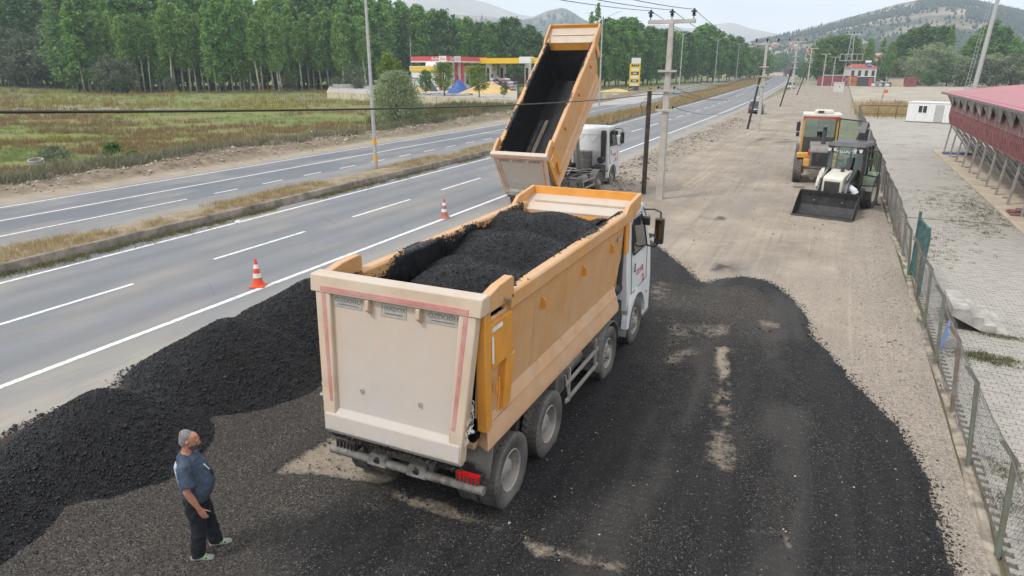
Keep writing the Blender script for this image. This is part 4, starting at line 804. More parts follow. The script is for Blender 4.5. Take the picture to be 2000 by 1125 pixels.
        for i in range(5):
            (ya, za), (yb, zb) = dl[i], dl[(i + 1) % 5]; b.bar((xx(za) - s * .006, ya, za), (xx(zb) - s * .006, yb, zb), .014, .012, up=(s, 0, 0))
        b.build('door_seam', M_guard, cabo)
        MB().box(min(xx(1.9), xx(1.9) + s * .02), max(xx(1.9), xx(1.9) + s * .02), 7.02, 7.07, 1.76, 1.96).build('door_handle', M_black, cabo, bevel=.008)
        # fender flare
        b = MB(); m_ = 12; A = [R(5 + 170 * i / m_) for i in range(m_ + 1)]
        for i in range(m_):
            p = [(7.34 + .665 * math.cos(A[j]), RW + .665 * math.sin(A[j])) for j in (i, i + 1)]; q = [(7.34 + .80 * math.cos(A[j]), RW + .78 * math.sin(A[j])) for j in (i, i + 1)]
            x0, x1 = sorted((s * 1.12, s * 1.262)); b.hexa([(x0, *p[0]), (x1, *p[0]), (x1, *p[1]), (x0, *p[1]), (x0, *q[0]), (x1 - (.02 if s > 0 else 0), *q[0]), (x1 - (.02 if s > 0 else 0), *q[1]), (x0, *q[1])])
        b.build('wheel_arch', M_cab, cabo, smooth=30)
        MB().box(min(s*1.262, s*1.27), max(s*1.262, s*1.27), 8.03, 8.1, 1.0, 1.06).build('indicator_lamp', M_redlight, cabo)
        MB().hexa([(s*1.02-.2, 8.0, .40), (s*1.02+.2, 8.0, .40), (s*1.02+.2, 8.6, .40), (s*1.02-.2, 8.6, .40), (s*1.02-.2, 8.0, .46), (s*1.02+.2, 8.0, .46), (s*1.02+.2, 8.6, .46), (s*1.02-.2, 8.6, .46)]).build('cab_step', M_guard, cabo)
        # mirrors
        MB().box(min(s * 1.40, s * 1.60), max(s * 1.40, s * 1.60), 7.86, 8.0, 2.22, 2.80).build('mirror', M_black, cabo, bevel=.035, seg=3)
        MB().box(min(s * 1.425, s * 1.575), max(s * 1.425, s * 1.575), 7.852, 7.859, 2.34, 2.76).build('mirror_glass', M_mirror, cabo)
        MB().hexa([(min(s*1.18,s*1.34), 7.62, 2.70), (max(s*1.18,s*1.34), 7.62, 2.70), (max(s*1.18,s*1.34), 7.72, 2.66), (min(s*1.18,s*1.34), 7.72, 2.66), (min(s*1.18,s*1.34), 7.60, 2.86), (max(s*1.18,s*1.34), 7.60, 2.86), (max(s*1.18,s*1.34), 7.70, 2.88), (min(s*1.18,s*1.34), 7.70, 2.88)]).build('wide_mirror', M_black, cabo, bevel=.02)
        b = MB(); b.tube([(s * 1.12, 8.02, 2.95), (s * 1.35, 8.0, 2.97), (s * 1.5, 7.95, 2.93), (s * 1.52, 7.93, 2.78)], .022, 6); b.build('mirror_arm', M_black, cabo); b = MB(); b.tube([(s * 1.19, 8.1, 2.12), (s * 1.4, 8.0, 2.12), (s * 1.5, 7.93, 2.25)], .022, 6); b.build('mirror_arm', M_black, cabo); b = MB(); b.tube([(s * 1.12, 7.9, 3.02), (s * 1.25, 7.66, 2.9)], .015, 6); b.build('mirror_arm', M_black, cabo)
    for (ya, yb, z0_, z1_) in ((7.30, 7.62, 1.70, 1.73), (7.30, 7.58, 1.63, 1.655), (7.70, 7.80, 1.62, 1.76), (7.82, 7.96, 1.36, 1.40), (7.82, 7.90, 1.44, 1.52)): MB().box(1.2175, 1.2205, ya, yb, z0_, z1_).build('door_mark', M_text_red, cabo)
    # pressed ribs on the cab's rear wall, air duct
    b = MB()
    for (z0, z1) in ((1.95, 2.75), (1.3, 1.85)):
        for (xa, xb) in ((-.95, -.05), (.05, .70)):
            b.bar((xa, 6.612, z0), (xb, 6.612, z0), .02, .03); b.bar((xa, 6.612, z1), (xb, 6.612, z1), .02, .03)
            b.bar((xa, 6.612, z1), ((xa + xb) / 2, 6.612, (z0 + z1) / 2), .02, .04); b.bar((xb, 6.612, z1), ((xa + xb) / 2, 6.612, (z0 + z1) / 2), .02, .04)
    b.build('pressed_rib', M_cab, cabo)
    b = MB(); b.tube([(.98, 6.52, 1.5), (.98, 6.50, 2.2), (.97, 6.52, 2.7), (.95, 6.56, 2.95)], [.12, .13, .15, .12], 10); b.build('air_duct', M_black, cabo, smooth=35)
    return t, T
truck1, _ = make_truck('dusty orange dump truck heaped full of black asphalt', (-4.70, 6.60, 0), 0, 0, 6.4)
truck2, T2 = make_truck('orange dump truck with its empty tar-black body tipped up', (-11.46, 26.5, 0), R(-.97), R(40.8), 7.15, tar_streaks=True)
# load of asphalt in the full truck
xs = np.arange(-1.07, 1.071, .03); ys = np.arange(.12, 6.36, .03); X, Y = np.meshgrid(xs, ys, indexing='ij')
hum = np.max(np.stack([hh - .62 * np.sqrt(((X - cx) * .75) ** 2 + ((Y - cy) * 1.0) ** 2 + .25) for cx, cy, hh in ((.2, 1.75, 3.42), (.1, 3.5, 3.50), (.0, 5.2, 3.52), (.85, 5.0, 3.42), (.9, 3.2, 3.36), (.9, 1.5, 3.28), (-.75, 5.2, 3.48), (-.72, 3.9, 3.36), (-.62, 2.5, 3.26), (-.5, 1.3, 3.14))]), 0)
ld = hum + .0 * X + .09 - .26 * sstep(-.6, -1.05, X) * sstep(4.0, .8, Y) + .03 * (fbm(X * 2, Y * 2, 3, 120) - .5) - .25 * sstep(.9, .15, Y) - .10 * sstep(5.6, 6.3, Y) + .12 * sstep(.7, 1.07, X)
ld = np.maximum(np.minimum(ld, 3.28), 2.55) + .012 * (vnoise(X * 19, Y * 19, 121) - .5) + .012 * (vnoise(X * 33, Y * 33, 122) - .5)
load = gridmesh('asphalt_load', xs, ys, ld, M_heap); load.location = (-4.70, 6.60, 0); tag(load, 'humped load of black asphalt filling the orange truck body', 'asphalt load', kind='stuff')
g = np.random.default_rng(60); n = 16000; ix = g.integers(0, len(xs), n); iy = g.integers(0, len(ys), n)
o = rocks('load_lumps', np.c_[xs[ix] + g.normal(0, .01, n), ys[iy] + g.normal(0, .01, n), ld[ix, iy] + .004], g.gamma(2.0, .0026, n) + .0035, M_crumb, seed=61, flat=.85); o.location = (-4.70, 6.60, 0)
tag(o, 'loose black lumps on top of the asphalt load in the truck', 'asphalt lumps', kind='stuff')
# ================================================================== FENCE, PAVED YARD, GRANDSTAND, CABIN
M_postg = mat('weathered green fence paint', (.13, .17, .145), .7, var=.25, scale=6, col2=(.16, .13, .09), bump=.2); M_postr = mat('rusty grey post', (.20, .185, .16), .8, var=.25, scale=6, col2=(.17, .11, .07)); M_teal = mat('teal gate paint', (.075, .155, .15), .7, var=.25, scale=5)
M_wire = mat('galvanised wire', (.20, .195, .185), .6, .4, var=.2, scale=4); M_kerb = mat('broken pale kerb', (.36, .31, .245), .9, var=.35, scale=3, bump=.5, bscale=20)
k2 = strip_wall('fence_kerb', lambda y: 2.56 + .05 * np.sin(y * .6), .12, .035, 3, 96, 700, M_kerb, .06); tag(k2, kind='structure')
fence = thing('chain_link_fence', 'sagging chain-link fence on leaning steel posts beside the paved yard', 'fence', (2.62, 0, 0))
FP = [4.5, 6.75, 9.05, 11.35, 13.2, 15.6, 18.0, 20.3]
while FP[-1] < 94: FP.append(FP[-1] + 2.3)
post_tops = []
for i, y in enumerate(FP):
    r = random.Random(i); lx = -.11 + r.uniform(-.05, .05); ly = r.uniform(-.05, .05); h = 1.42 + r.uniform(-.06, .06)
    m = M_postg if i % 3 != 1 else M_postr
    if y < 50: b = MB(); b.bar((0, y, -.05), (lx, y + ly, h), .062, .062, up=(0, 1, 0)); p = b.build('post', m, fence, bevel=.006)
    else: p = MB().bar((0, y, -.05), (lx, y + ly, h), .07, .07, up=(0, 1, 0)).build('post', m, fence)
    MB().bar((lx + .02, y + ly, h - .02), (lx - .19, y + ly, h + .25), .055, .05, up=(0, 1, 0)).build('arm', m, p)
    post_tops.append(((0, y), (lx, y + ly, h), (lx - .19, y + ly, h + .25)))
def chain_panel(A, B, cell, rw, seed):
    # two families of wires over a panel bent at the arm; u along, v up
    (a0, a1, a2), (b0, b1, b2) = A, B; L_ = abs(b0[1] - a0[1]); Hh_ = a1[2] + .30
    def P(u, v):
        s_ = u / L_; sag = .05 * math.sin(s_ * math.pi); z1 = (a1[2] * (1 - s_) + b1[2] * s_) - sag
        if v <= z1: t_ = v / z1; x = (a1[0] * (1 - s_) + b1[0] * s_) * t_ + .035; return (x + .06 * math.sin(v * 3 + seed) * math.sin(s_ * math.pi), a0[1] + u, max(v, .03))
        t_ = min(1, (v - z1) / .30); x = a1[0] * (1 - s_) + b1[0] * s_ + .035; return (x - .19 * t_, a0[1] + u, z1 + .25 * t_ )
    V = []; F = []
    for sg in (1, -1):
        k0 = -Hh_ if sg > 0 else 0; c = k0
        while c < (L_ if sg > 0 else L_ + Hh_):
            # line u = c + sg*v
            v0 = max(0, (-c) if sg > 0 else (c - L_)); v1 = min(Hh_, (L_ - c) if sg > 0 else c)
            if v1 - v0 > .02:
                N = 4; pts = [Vector(P(c + sg * (v0 + (v1 - v0) * q / N), v0 + (v1 - v0) * q / N)) for q in range(N + 1)]; o = len(V)
                for p in pts: V += [(p.x + rw, p.y, p.z), (p.x - rw * .5, p.y + rw * .87, p.z), (p.x - rw * .5, p.y - rw * .87, p.z)]
                for q in range(N):
                    for e in range(3): F.append((o + q * 3 + e, o + q * 3 + (e + 1) % 3, o + q * 3 + 3 + (e + 1) % 3, o + q * 3 + 3 + e))
            c += cell
    return V, F
for i in range(len(FP) - 1):
    if 20 < FP[i] < 22: continue
    near = FP[i] < 25; V, F = chain_panel(post_tops[i], post_tops[i + 1], .085 if near else .11, .0017 if near else .0042, i); me = bpy.data.meshes.new('wire_mesh'); me.from_pydata(V, [], F); o = obj('wire_mesh', me, M_wire, fence, recalc=False); o['kind'] = 'stuff'
    b = MB(); b.tube([post_tops[i][1], ((post_tops[i][1][0] + post_tops[i + 1][1][0]) / 2, (FP[i] + FP[i + 1]) / 2, 1.35), post_tops[i + 1][1]], .005, 4); b.build('tension_wire', M_wire, fence)
gate = thing('yard_gate', 'teal painted steel gate standing ajar in the chain-link fence', 'gate', (2.68, 20.35, 0))
for (x0, y0, x1, y1) in ((.0, .05, .05, 1.1), (.05, 1.16, .0, 2.2)):
    lf = MB().bar((x0, y0, .1), (x0, y0, 1.75), .06, .06, up=(0, 1, 0)).bar((x1, y1, .1), (x1, y1, 1.75), .06, .06, up=(0, 1, 0)).bar((x0, y0, .15), (x1, y1, .15), .05, .05).bar((x0, y0, 1.72), (x1, y1, 1.72), .05, .05).bar((x0, y0, .95), (x1, y1, .95), .04, .04).build('gate_leaf', M_teal, gate)
    for j in range(1, 9):
        f = j / 9; MB().bar((x0 + (x1 - x0) * f, y0 + (y1 - y0) * f, .15), (x0 + (x1 - x0) * f, y0 + (y1 - y0) * f, 1.7), .022, .022, up=(0, 1, 0)).build('bar', M_teal, lf)
for y in (-.05, 2.25): MB().bar((0, y, -.05), (-.05, y, 1.95), .08, .08, up=(0, 1, 0)).build('gate_post', M_teal, gate, bevel=.006)

# paved yard
def m_pavesheet():
    m, n, b = newmat('far interlocking paving'); q = NB(n)
    br = q.node('ShaderNodeTexBrick'); br.inputs['Scale'].default_value = 1.0; br.inputs['Brick Width'].default_value = .22; br.inputs['Row Height'].default_value = .11; br.inputs['Mortar Size'].default_value = .006
    br.inputs['Color1'].default_value = (.39, .37, .33, 1); br.inputs['Color2'].default_value = (.34, .32, .285, 1); br.inputs['Mortar'].default_value = (.27, .25, .21, 1); q.L(q.co(), br.inputs[0])
    c = q.mix(q.rng(q.noise(.35, 5, .6), .45, .7, 0, .5), br.outputs[0], (.42, .39, .34)); w = q.rng(q.math('MULTIPLY', q.noise(.5, 4, .6), q.noise(3, 5, .7)), .28, .38, 0, .75); c = q.mix(w, c, (.17, .15, .09))
    q.L(c, b.inputs['Base Color']); b.inputs['Roughness'].default_value = .9; return m
M_pave = m_pavesheet(); M_joint = mat('sandy joints', (.13, .115, .085), .95, var=.2, scale=5)
yd = MB().quad((2.66, 3, .018), (7.05, 3, .018), (7.05, 32, .018), (2.66, 32, .018)).build('paved_yard', M_joint); tag(yd, kind='structure')
tag(MB().quad((2.66, 31.9, .014), (14, 31.9, .014), (14, 96, .014), (2.66, 96, .014)).build('paved_yard_far', M_pave), kind='structure')
def m_paver():
    m, n, b = newmat('concrete paver'); q = NB(n); t = q.math('ADD', q.math('MULTIPLY', q.attr('tint'), .999), q.math('MULTIPLY', q.node('ShaderNodeObjectInfo').outputs['Random'], 1.0))
    c = q.mix(q.ramp(q.math('MULTIPLY', t, .6), 0, 1), (.29, .275, .245), (.39, .37, .33)); c = q.mix(q.rng(q.noise(.6, 5, .6, q.co(geo=True)), .4, .7, 0, .4), c, (.40, .37, .32)); c = q.mix(q.rng(q.noise(40, 3, .7), .5, .75, 0, .3), c, (.28, .26, .22))
    q.L(c, b.inputs['Base Color']); b.inputs['Roughness'].default_value = .9; return m
M_paver = m_paver()
cz = [(-.11, 0), (-.0825, .012), (-.0275, -.012), (.0275, .012), (.0825, -.012), (.11, 0)]
PW = np.array([(x * .95, y) for x, y in cz] + [(x * .95, y + .100) for x, y in cz[::-1]]); npv = len(PW)
cells = [(2.80 + i * .22 + (.11 if j % 2 else 0), 7.4 + j * .11) for j in range(int(24.4 / .11)) for i in range(19)]
cells = np.array([c for c in cells if c[0] + .11 < 7.0 and not (3.05 < c[0] < 4.3 and 17.85 < c[1] < 19.5)])
# keep what the yard shows from the road side
def proj(p):
    d = np.asarray(p) - _C; w = d @ _f; return 1000 + FPX * (d @ _r) / w, 562.5 - FPX * (d @ _u) / w
scr = np.array([proj((c[0], c[1], .03)) for c in cells]); vis = (scr[:, 0] < 2150) & (scr[:, 1] < 1300); cells = cells[vis]; scr = scr[vis]
inside = (scr[:, 0] < 1995) & (scr[:, 1] < 1120) & (cells[:, 0] > 2.95); order = np.argsort(np.where(inside, cells[:, 1], 1e6)); big = set(order[:296].tolist())
mb = MB(); top = [(x, y, .03) for x, y in PW]; bot = [(x, y, 0) for x, y in PW]; mb.add(top + bot, [tuple(range(npv))] + [(i, i + npv, (i + 1) % npv + npv, (i + 1) % npv) for i in range(npv)])
pm = bpy.data.meshes.new('paver'); pm.from_pydata(mb.v, [], mb.f); pm.materials.append(M_paver); pm.update()
V = []; F12 = []; F4 = []; tn = []; gg = np.random.default_rng(4); cnt = 0
for i, (x, y) in enumerate(cells):
    dz = gg.normal(0, .0035)
    if i in big:
        o = bpy.data.objects.new('paver', pm); COL.objects.link(o); o.parent = yd; o.location = (x, y, .012 + dz); o.rotation_euler = (gg.normal(0, .01), gg.normal(0, .008), gg.normal(0, .01))
    else:
        o_ = len(V); V += [(x + a, y + b_, .042 + dz) for a, b_ in PW] + [(x + a, y + b_, .012) for a, b_ in PW]; tn += [gg.uniform()] * (2 * npv)
        F12.append(tuple(range(o_, o_ + npv))); F4 += [(o_ + i2, o_ + i2 + npv, o_ + (i2 + 1) % npv + npv, o_ + (i2 + 1) % npv) for i2 in range(npv)]
me = bpy.data.meshes.new('pavers'); me.from_pydata(V, [], F12 + F4); a = me.attributes.new('tint', 'FLOAT', 'POINT'); a.data.foreach_set('value', np.array(tn, np.float32)); o = obj('pavers', me, M_paver, yd, recalc=False); o['kind'] = 'stuff'
# weeds in the joints
WS = [(1932, 706, .35, .16, 160), (1915, 700, .25, .12, 60), (1960, 662, .3, .08, 50), (1880, 400, 1.2, 1.6, 300), (1935, 425, .9, 1.4, 260), (1955, 385, .9, 1.5, 160), (1830, 505, .5, .8, 80), (1955, 920, .2, .15, 50), (1840, 470, .6, 1.2, 80), (1900, 445, .6, 1.2, 120), (1870, 345, .6, 1.5, 50), (1990, 1000, .2, .2, 40)]
g = np.random.default_rng(9); pts = []; hs = []
for (px, py, rx, ry, n) in WS:
    c = G(px, py); pts += [(c[0] + g.normal(0, rx), c[1] + g.normal(0, ry), .04) for _ in range(n)]; hs += list(g.uniform(.02, .07, n))
pts = np.array(pts); hs = np.array(hs); kp = (pts[:, 0] > 2.75) & (pts[:, 0] < 6.9); tag(tufts('paving_weeds', pts[kp], hs[kp], leafmat('paving weeds', (.07, .10, .03), (.20, .165, .09)), 12, 2.2, .12, 1.0, seed=19), 'green and brown weeds growing between the pavers', 'weeds', kind='stuff')
# concrete steps
st = MB(); pr_ = [(1.15, 0), (1.15, .02)]
poly = [(1.2, .0), (1.2, .06), (.92, .06), (.92, .22), (.64, .22), (.64, .38), (.36, .38), (.36, .54), (.0, .54), (.0, .34), (.75, .0)]
st.prism([(x, z) for x, z in poly], 'y', 0, 1.62); so = st.build('concrete_steps', M_concrete, bevel=.01); so.location = (3.12, 17.9, .02); tag(so, 'short flight of four bare concrete steps by the fence', 'steps')
bs = MB().hexa([(0, 0, .0), (.03, .0, .0), (.12, .62, .0), (.09, .62, .0), (.1, 0, .42), (.13, 0, .42), (.2, .62, .50), (.17, .62, .50)]).build('blue_board', mat('blue plastic panel', (.16, .33, .72), .5, var=.08)); bs.location = (2.74, 16.3, .05); tag(bs, 'small bright blue panel leaning against the fence mesh near the steps', 'panel')

# grandstand
M_maroon = mat('maroon sheet metal', (.27, .105, .115), .6, var=.14, scale=2, dust=.45, dustcol=(.36, .25, .24)); M_roofp = mat('faded red roof sheet', (.40, .13, .15), .55, var=.08, scale=1.5, dust=.3, dustcol=(.45, .27, .27)); M_greyst = mat('grey steel plate', (.20, .21, .225), .6, .2, var=.12, scale=2); M_colst = mat('dusty steel column', (.36, .34, .32), .7, .1, var=.12, scale=4); M_slab = mat('stained concrete slab', (.50, .42, .32), .9, var=.12, scale=1.2, bump=.2)
M_eave = mat('stained grey soffit', (.33, .31, .28), .8, var=.3, scale=1.5)
gs = thing('grandstand', 'open steel grandstand with faded red roof and maroon cladding', 'grandstand', (7.0, 0, 0))
MB().box(-.12, 8, 26, 59.5, -.05, .14).build('platform', M_slab, gs, bevel=.02)
CY = [57.9, 54.9, 52.0, 49.3, 46.7, 44.1, 41.4, 38.8, 36.1, 33.4, 30.7, 28.0]
for y in CY: MB().bar((.45, y, .12), (.62, y, 2.25), .10, .10, up=(0, 1, 0)).build('column', M_colst, gs, bevel=.008)
for y in CY[::2]: MB().bar((2.6, y, .12), (2.6, y, 4.5), .12, .12, up=(0, 1, 0)).build('inner_column', M_colst, gs)
for i in range(len(CY) - 1):
    y0, y1 = CY[i + 1], CY[i]
    MB().hexa([(.75, y0 + .1, 1.85), (.79, y0 + .1, 1.85), (.79, y1 - .3, 1.95), (.75, y1 - .3, 1.95), (2.1, y0 + 1.0, .25), (2.14, y0 + 1.0, .25), (2.14, y1 + .9, .25), (2.1, y1 + .9, .25)]).build('seat_back_plate', M_greyst, gs)
    MB().bar((1.5, y0, .5), (.7, y1, 1.9), .06, .06).build('brace', M_colst, gs)
    MB().box(.2, .45, y0, y0 + .05, .42, .47).build('tie_bar', M_greyst, gs)
# bulging lower cladding: one sheet per bay, corrugated by its own tube battens
for i in range(len(CY) - 1):
    y0, y1 = CY[i + 1], CY[i]
    sh = MB().hexa([(.50, y0 + .01, 2.14), (.53, y0 + .01, 2.14), (.53, y1 - .01, 2.14), (.50, y1 - .01, 2.14), (.36, y0 + .01, 3.12), (.39, y0 + .01, 3.12), (.39, y1 - .01, 3.12), (.36, y1 - .01, 3.12)]).build('lower_cladding', M_maroon, gs)
    for j in range(7):
        y = y0 + (j + .5) * (y1 - y0) / 7; w_ = .05 * math.sin(j * 2.3 + i); MB().tube([(.44, y, 2.16), (.36, y + w_, 2.5), (.30, y - w_ * .5, 2.8), (.34, y, 3.1)], .035, 5).build('batten', M_maroon, sh)
    MB().box(.33, .36, y0 + .02, y1 - .02, 3.14, 4.28).build('upper_cladding', M_maroon, gs)
    MB().bar((.30, y0, 3.1), (.30, y0, 4.15), .05, .05, up=(0, 1, 0)).build('cladding_post', M_colst, gs)
    ym = (y0 + y1) / 2   # triangular eave trusses
    for (a_, c_) in ((y0, y1),):
        mid = (a_ + c_) / 2; tr = MB(); tr.add([(.03, a_ + .02, 4.11), (.03, c_ - .02, 4.11), (.26, mid, 3.40), (.05, a_ + .02, 4.13), (.05, c_ - .02, 4.13), (.29, mid, 3.42)], [(0, 1, 2), (5, 4, 3), (0, 3, 4, 1), (1, 4, 5, 2), (2, 5, 3, 0)]); tr.bar((.02, a_ + .02, 4.10), (.25, mid, 3.38), .04, .05); tr.bar((.02, c_ - .02, 4.10), (.25, mid, 3.38), .04, .05); tr.build('eave_plate', M_eave, gs)
MB().bar((.34, 26, 3.14), (.34, 58, 3.14), .06, .06).build('top_rail', M_maroon, gs); MB().bar((.48, 26, 2.13), (.48, 58, 2.13), .08, .06).build('bottom_rail', M_maroon, gs)
for j in range(36):   # roof sheets, each lapping the next
    y0 = 25.4 + j * 1.0; MB().hexa([(.0, y0, 4.19), (7.5, y0, 5.05), (7.5, y0 + 1.02, 5.06), (.0, y0 + 1.02, 4.20), (.0, y0, 4.225), (7.5, y0, 5.085), (7.5, y0 + 1.02, 5.095), (.0, y0 + 1.02, 4.235)]).build('roof_sheet', M_roofp, gs)
MB().box(-.03, .03, 25.4, 61.4, 4.10, 4.19).build('eave_gutter', M_greyst, gs)
for j, (z, y) in enumerate(((.17, 33.4), (.17, 33.65), (.17, 33.9), (.17, 34.15), (.26, 33.5), (.26, 33.8))):
    o = MB().cyl((0, 0, 0), (2.6, .25, 0), .05, n=8).build('maroon_tube', M_maroon); o.location = (7.05, y, z + .04); tag(o, 'maroon steel tube lying in the pile on the grandstand platform', 'tube', 'maroon tubes piled on the platform')
for j in range(3):
    o = MB().cyl((0, 0, 0), (1.8, .3, 0), .05, n=8).build('blue_tube', mat('blue tube paint', (.10, .16, .38), .5)); o.location = (7.2, 56.2 + j * .3, .2); tag(o, 'blue tube lying at the end of the grandstand platform', 'tube', 'blue tubes on the platform')

# portable cabin
M_cabin = mat('white cabin panel', (.72, .73, .73), .6, var=.04, scale=3, bump=.15, bscale=12); M_cdoor = mat('grey cabin door', (.42, .42, .41), .6, var=.06)
cb = thing('portable_cabin', 'white portable cabin with grey door beside the paved yard', 'cabin', (7.36, 91.3, 0), math.atan2(89.3 - 91.3, 12.1 - 7.36))
MB().box(0, 7, 0, 2.4, .12, 2.15).build('wall', M_cabin, cb, bevel=.02); MB().box(-.06, 7.06, -.06, 2.46, 2.15, 2.27).build('roof', M_cabin, cb, bevel=.02); MB().box(0, 7, .02, 2.38, 0, .12).build('base_frame', M_greyst, cb)
for x in (1.15, 4.95):
    w = MB().box(x - .05, x + .95, -.03, .02, 1.02, 1.92).build('window', M_whitetape, cb)
    for k in (0, 1): MB().box(x + .03 + k * .46, x + .41 + k * .46, -.036, -.031, 1.1, 1.84).build('pane', M_glass, w)
MB().box(2.85, 3.75, -.025, .02, .14, 1.98).build('door', M_cdoor, cb); MB().box(2.93, 2.97, -.06, -.02, .95, 1.08).build('door_handle', M_greyst, [c for c in bpy.data.objects if c.parent == cb and c.name.startswith('door')][0])
for j in range(1, 7): MB().box(j * 1.0 - .008, j * 1.0 + .008, -.008, .001, .2, 1.0 if 1 <= j <= 2 else 2.1).build('panel_seam', M_cdoor, cb) if j not in (3,) else None
# steel rail fence behind the yard
rf = thing('rail_fence', 'rusty low rail fence across the end of the paved yard', 'fence', (2.7, 97, 0)); M_rust = mat('rusty rail', (.11, .07, .05), .8, var=.2)
for x in np.arange(0, 14.1, 2.0): MB().box(x - .04, x + .04, -.04, .04, -.05, 1.5).build('post', M_rust, rf)
MB().box(0, 14, -.03, .03, 1.45, 1.53).build('top_rail', M_rust, rf); MB().box(0, 14, -.02, .02, .5, .55).build('low_rail', M_rust, rf)
g = np.random.default_rng(71); n = 2600; xx = g.uniform(2.8, 45, n); yy = 99 + g.uniform(0, 1, n) ** 1.5 * 40; tag(tufts('dry_grass', np.c_[xx, yy, xx * 0], g.uniform(.3, 1.0, n), M_drygrass, 9, 1.5, .04, .4, seed=72), 'tall dry grass beyond the yard fence', 'grass', kind='stuff')
n = 3000; xx = g.uniform(36, 180, n); yy = 215 + g.uniform(0, 1, n) * 30 ; tag(tufts('dry_grass', np.c_[xx, yy, xx * 0], g.uniform(.5, 1.3, n), M_drygrass, 8, 2.4, .06, .4, seed=73), 'strip of dry grass in front of the far trees', 'grass', kind='stuff')
M_lot = mat('pale bare lot', (.40, .36, .30), .95, var=.18, scale=.15, col2=(.27, .24, .17))
tag(MB().quad((2.7, 96.5, .0), (220, 96.5, .0), (220, 420, .0), (2.7, 420, .0)).build('bare_lot', M_lot), kind='structure')

# ================================================================== POLES, LAMPS, CABLES, CONES
M_cpole = mat('pale concrete pole', (.46, .44, .40), .85, var=.12, scale=2, bump=.2, bscale=30); M_wood = mat('tarred wood', (.075, .062, .05), .85, var=.25, scale=4); M_ins = mat('dark insulator', (.03, .024, .022), .25, var=.1); M_galv = mat('galvanised steel', (.48, .49, .49), .45, .4, var=.08)
def power_pole(x, y, H, low=True, lab='', det=True):
    t = thing('power_pole', lab, 'power pole', (x, y, 0), R(random.uniform(-3, 3)), 'concrete power poles along the yard edge')
    s = H / 7.8; MB().hexa([(-.17, -.15, -.1), (.17, -.15, -.1), (.17, .15, -.1), (-.17, .15, -.1), (-.10, -.09, H), (.10, -.09, H), (.10, .09, H), (-.10, .09, H)]).build('shaft', M_cpole, t, bevel=.02)
    ca = MB().hexa([(-1.05 * s, -.07, H - .02), (1.05 * s, -.07, H - .02), (1.05 * s, .07, H - .02), (-1.05 * s, .07, H - .02), (-1.05 * s, -.06, H + .15), (1.05 * s, -.06, H + .15), (1.05 * s, .06, H + .15), (-1.05 * s, .06, H + .15)]).build('crossarm', M_cpole, t, bevel=.015)
    for k in (-.95, 0, .95):
        b = MB(); b.lathe((k * s, 0, H + .15), [(.02, 0), (.02, .12), (.10, .12), (.05, .17), (.05, .19), (.11, .19), (.05, .24), (.05, .26), (.14, .27), (.12, .33), (.05, .36), (.04, .42), (.001, .43)], 'z', 12); b.build('insulator', M_ins, t, smooth=40)
    if low:
        for z in (H - 2.05, H - 2.9, H - 3.75):
            a = MB().box(-.42 * s, .42 * s, -.21, -.13, z, z + .10).build('bracket', M_cpole, t, bevel=.01)
            for k in (-.36, .36): MB().lathe((k * s, -.17, z + .1), [(.015, 0), (.015, .06), (.05, .06), (.045, .12), (.02, .16), (.001, .17)], 'z', 8).build('pin_insulator', M_ins, a)
    return t
PP = [(-7.04, 31.5, 7.8), (-6.74, 71, 8.0), (-6.73, 117, 9.6), (-6.6, 168, 9.8), (-4.6, 214, 9.4), (-2.6, 262, 9.2), (-7.4, 330, 10.5)]
LB = ['tall concrete power pole beside the wooden post', 'concrete power pole standing by the grey car, propped by a strut', 'propped concrete power pole second beyond the grey car', 'propped concrete power pole third beyond the grey car', 'slim concrete power pole near the far white pickup', 'farthest slim concrete power pole before the red shed', 'distant concrete power pole near the town']
for (x, y, h), l in zip(PP, LB): power_pole(x, y, h, True, l)
for (x0, y0, x1, y1, z1, l) in ((-7.96, 73.4, -6.95, 71.3, 5.9, 'dark wooden strut propping the pole by the grey car'), (-8.3, 119, -6.95, 117.2, 6.4, 'dark wooden strut leaning on the second pole past the grey car'), (-8.6, 170, -6.8, 168.2, 6.6, 'dark wooden strut leaning on the third pole past the grey car')):
    o = MB().cyl((0, 0, -.1), (x1 - x0, y1 - y0, z1), .12, .09, n=10).build('pole_strut', M_wood, smooth=35); o.location = (x0, y0, 0); tag(o, l, 'strut', 'wooden struts propping the power poles')
wp = thing('wooden_post', 'dark wooden cable post beside the near concrete pole', 'post', (-8.07, 32.5, 0)); MB().cyl((0, 0, -.1), (0, 0, 4.9), .12, .105, n=12).build('shaft', M_wood, wp, smooth=35); MB().tube([(-.1, -.15, 4.6), (-.3, -.35, 4.3), (-.22, -.3, 3.9), (-.05, -.13, 4.2)], .018, 6).build('cable_loop', M_black, wp)
def cable(name, pts, r, lab, cat='cable', sag=0.0, n=24, grp=None, m=None):
    (a, b_) = (Vector(pts[0]), Vector(pts[1])); P_ = [a.lerp(b_, i / n) - Vector((0, 0, sag * 4 * (i / n) * (1 - i / n))) for i in range(n + 1)]
    o = MB().tube([p - a for p in P_], r, 6).build(name, m or M_black, smooth=True); o.location = a; return tag(o, lab, cat, grp)
cable('black_cable', ((-8.07, 32.4, 4.75), (-8.07, -12, 6.6)), .019, 'thick black cable slung from the wooden post across the field view', sag=.45)
cable('black_cable', ((-8.07, 32.6, 4.75), (-7.7, 73, 5.6)), .022, 'black cable running on from the wooden post to the next pole strut', sag=.55)
def topo(i, k): x, y, h = PP[i]; return (x + k * .95 * h / 7.8, y, h + .53)
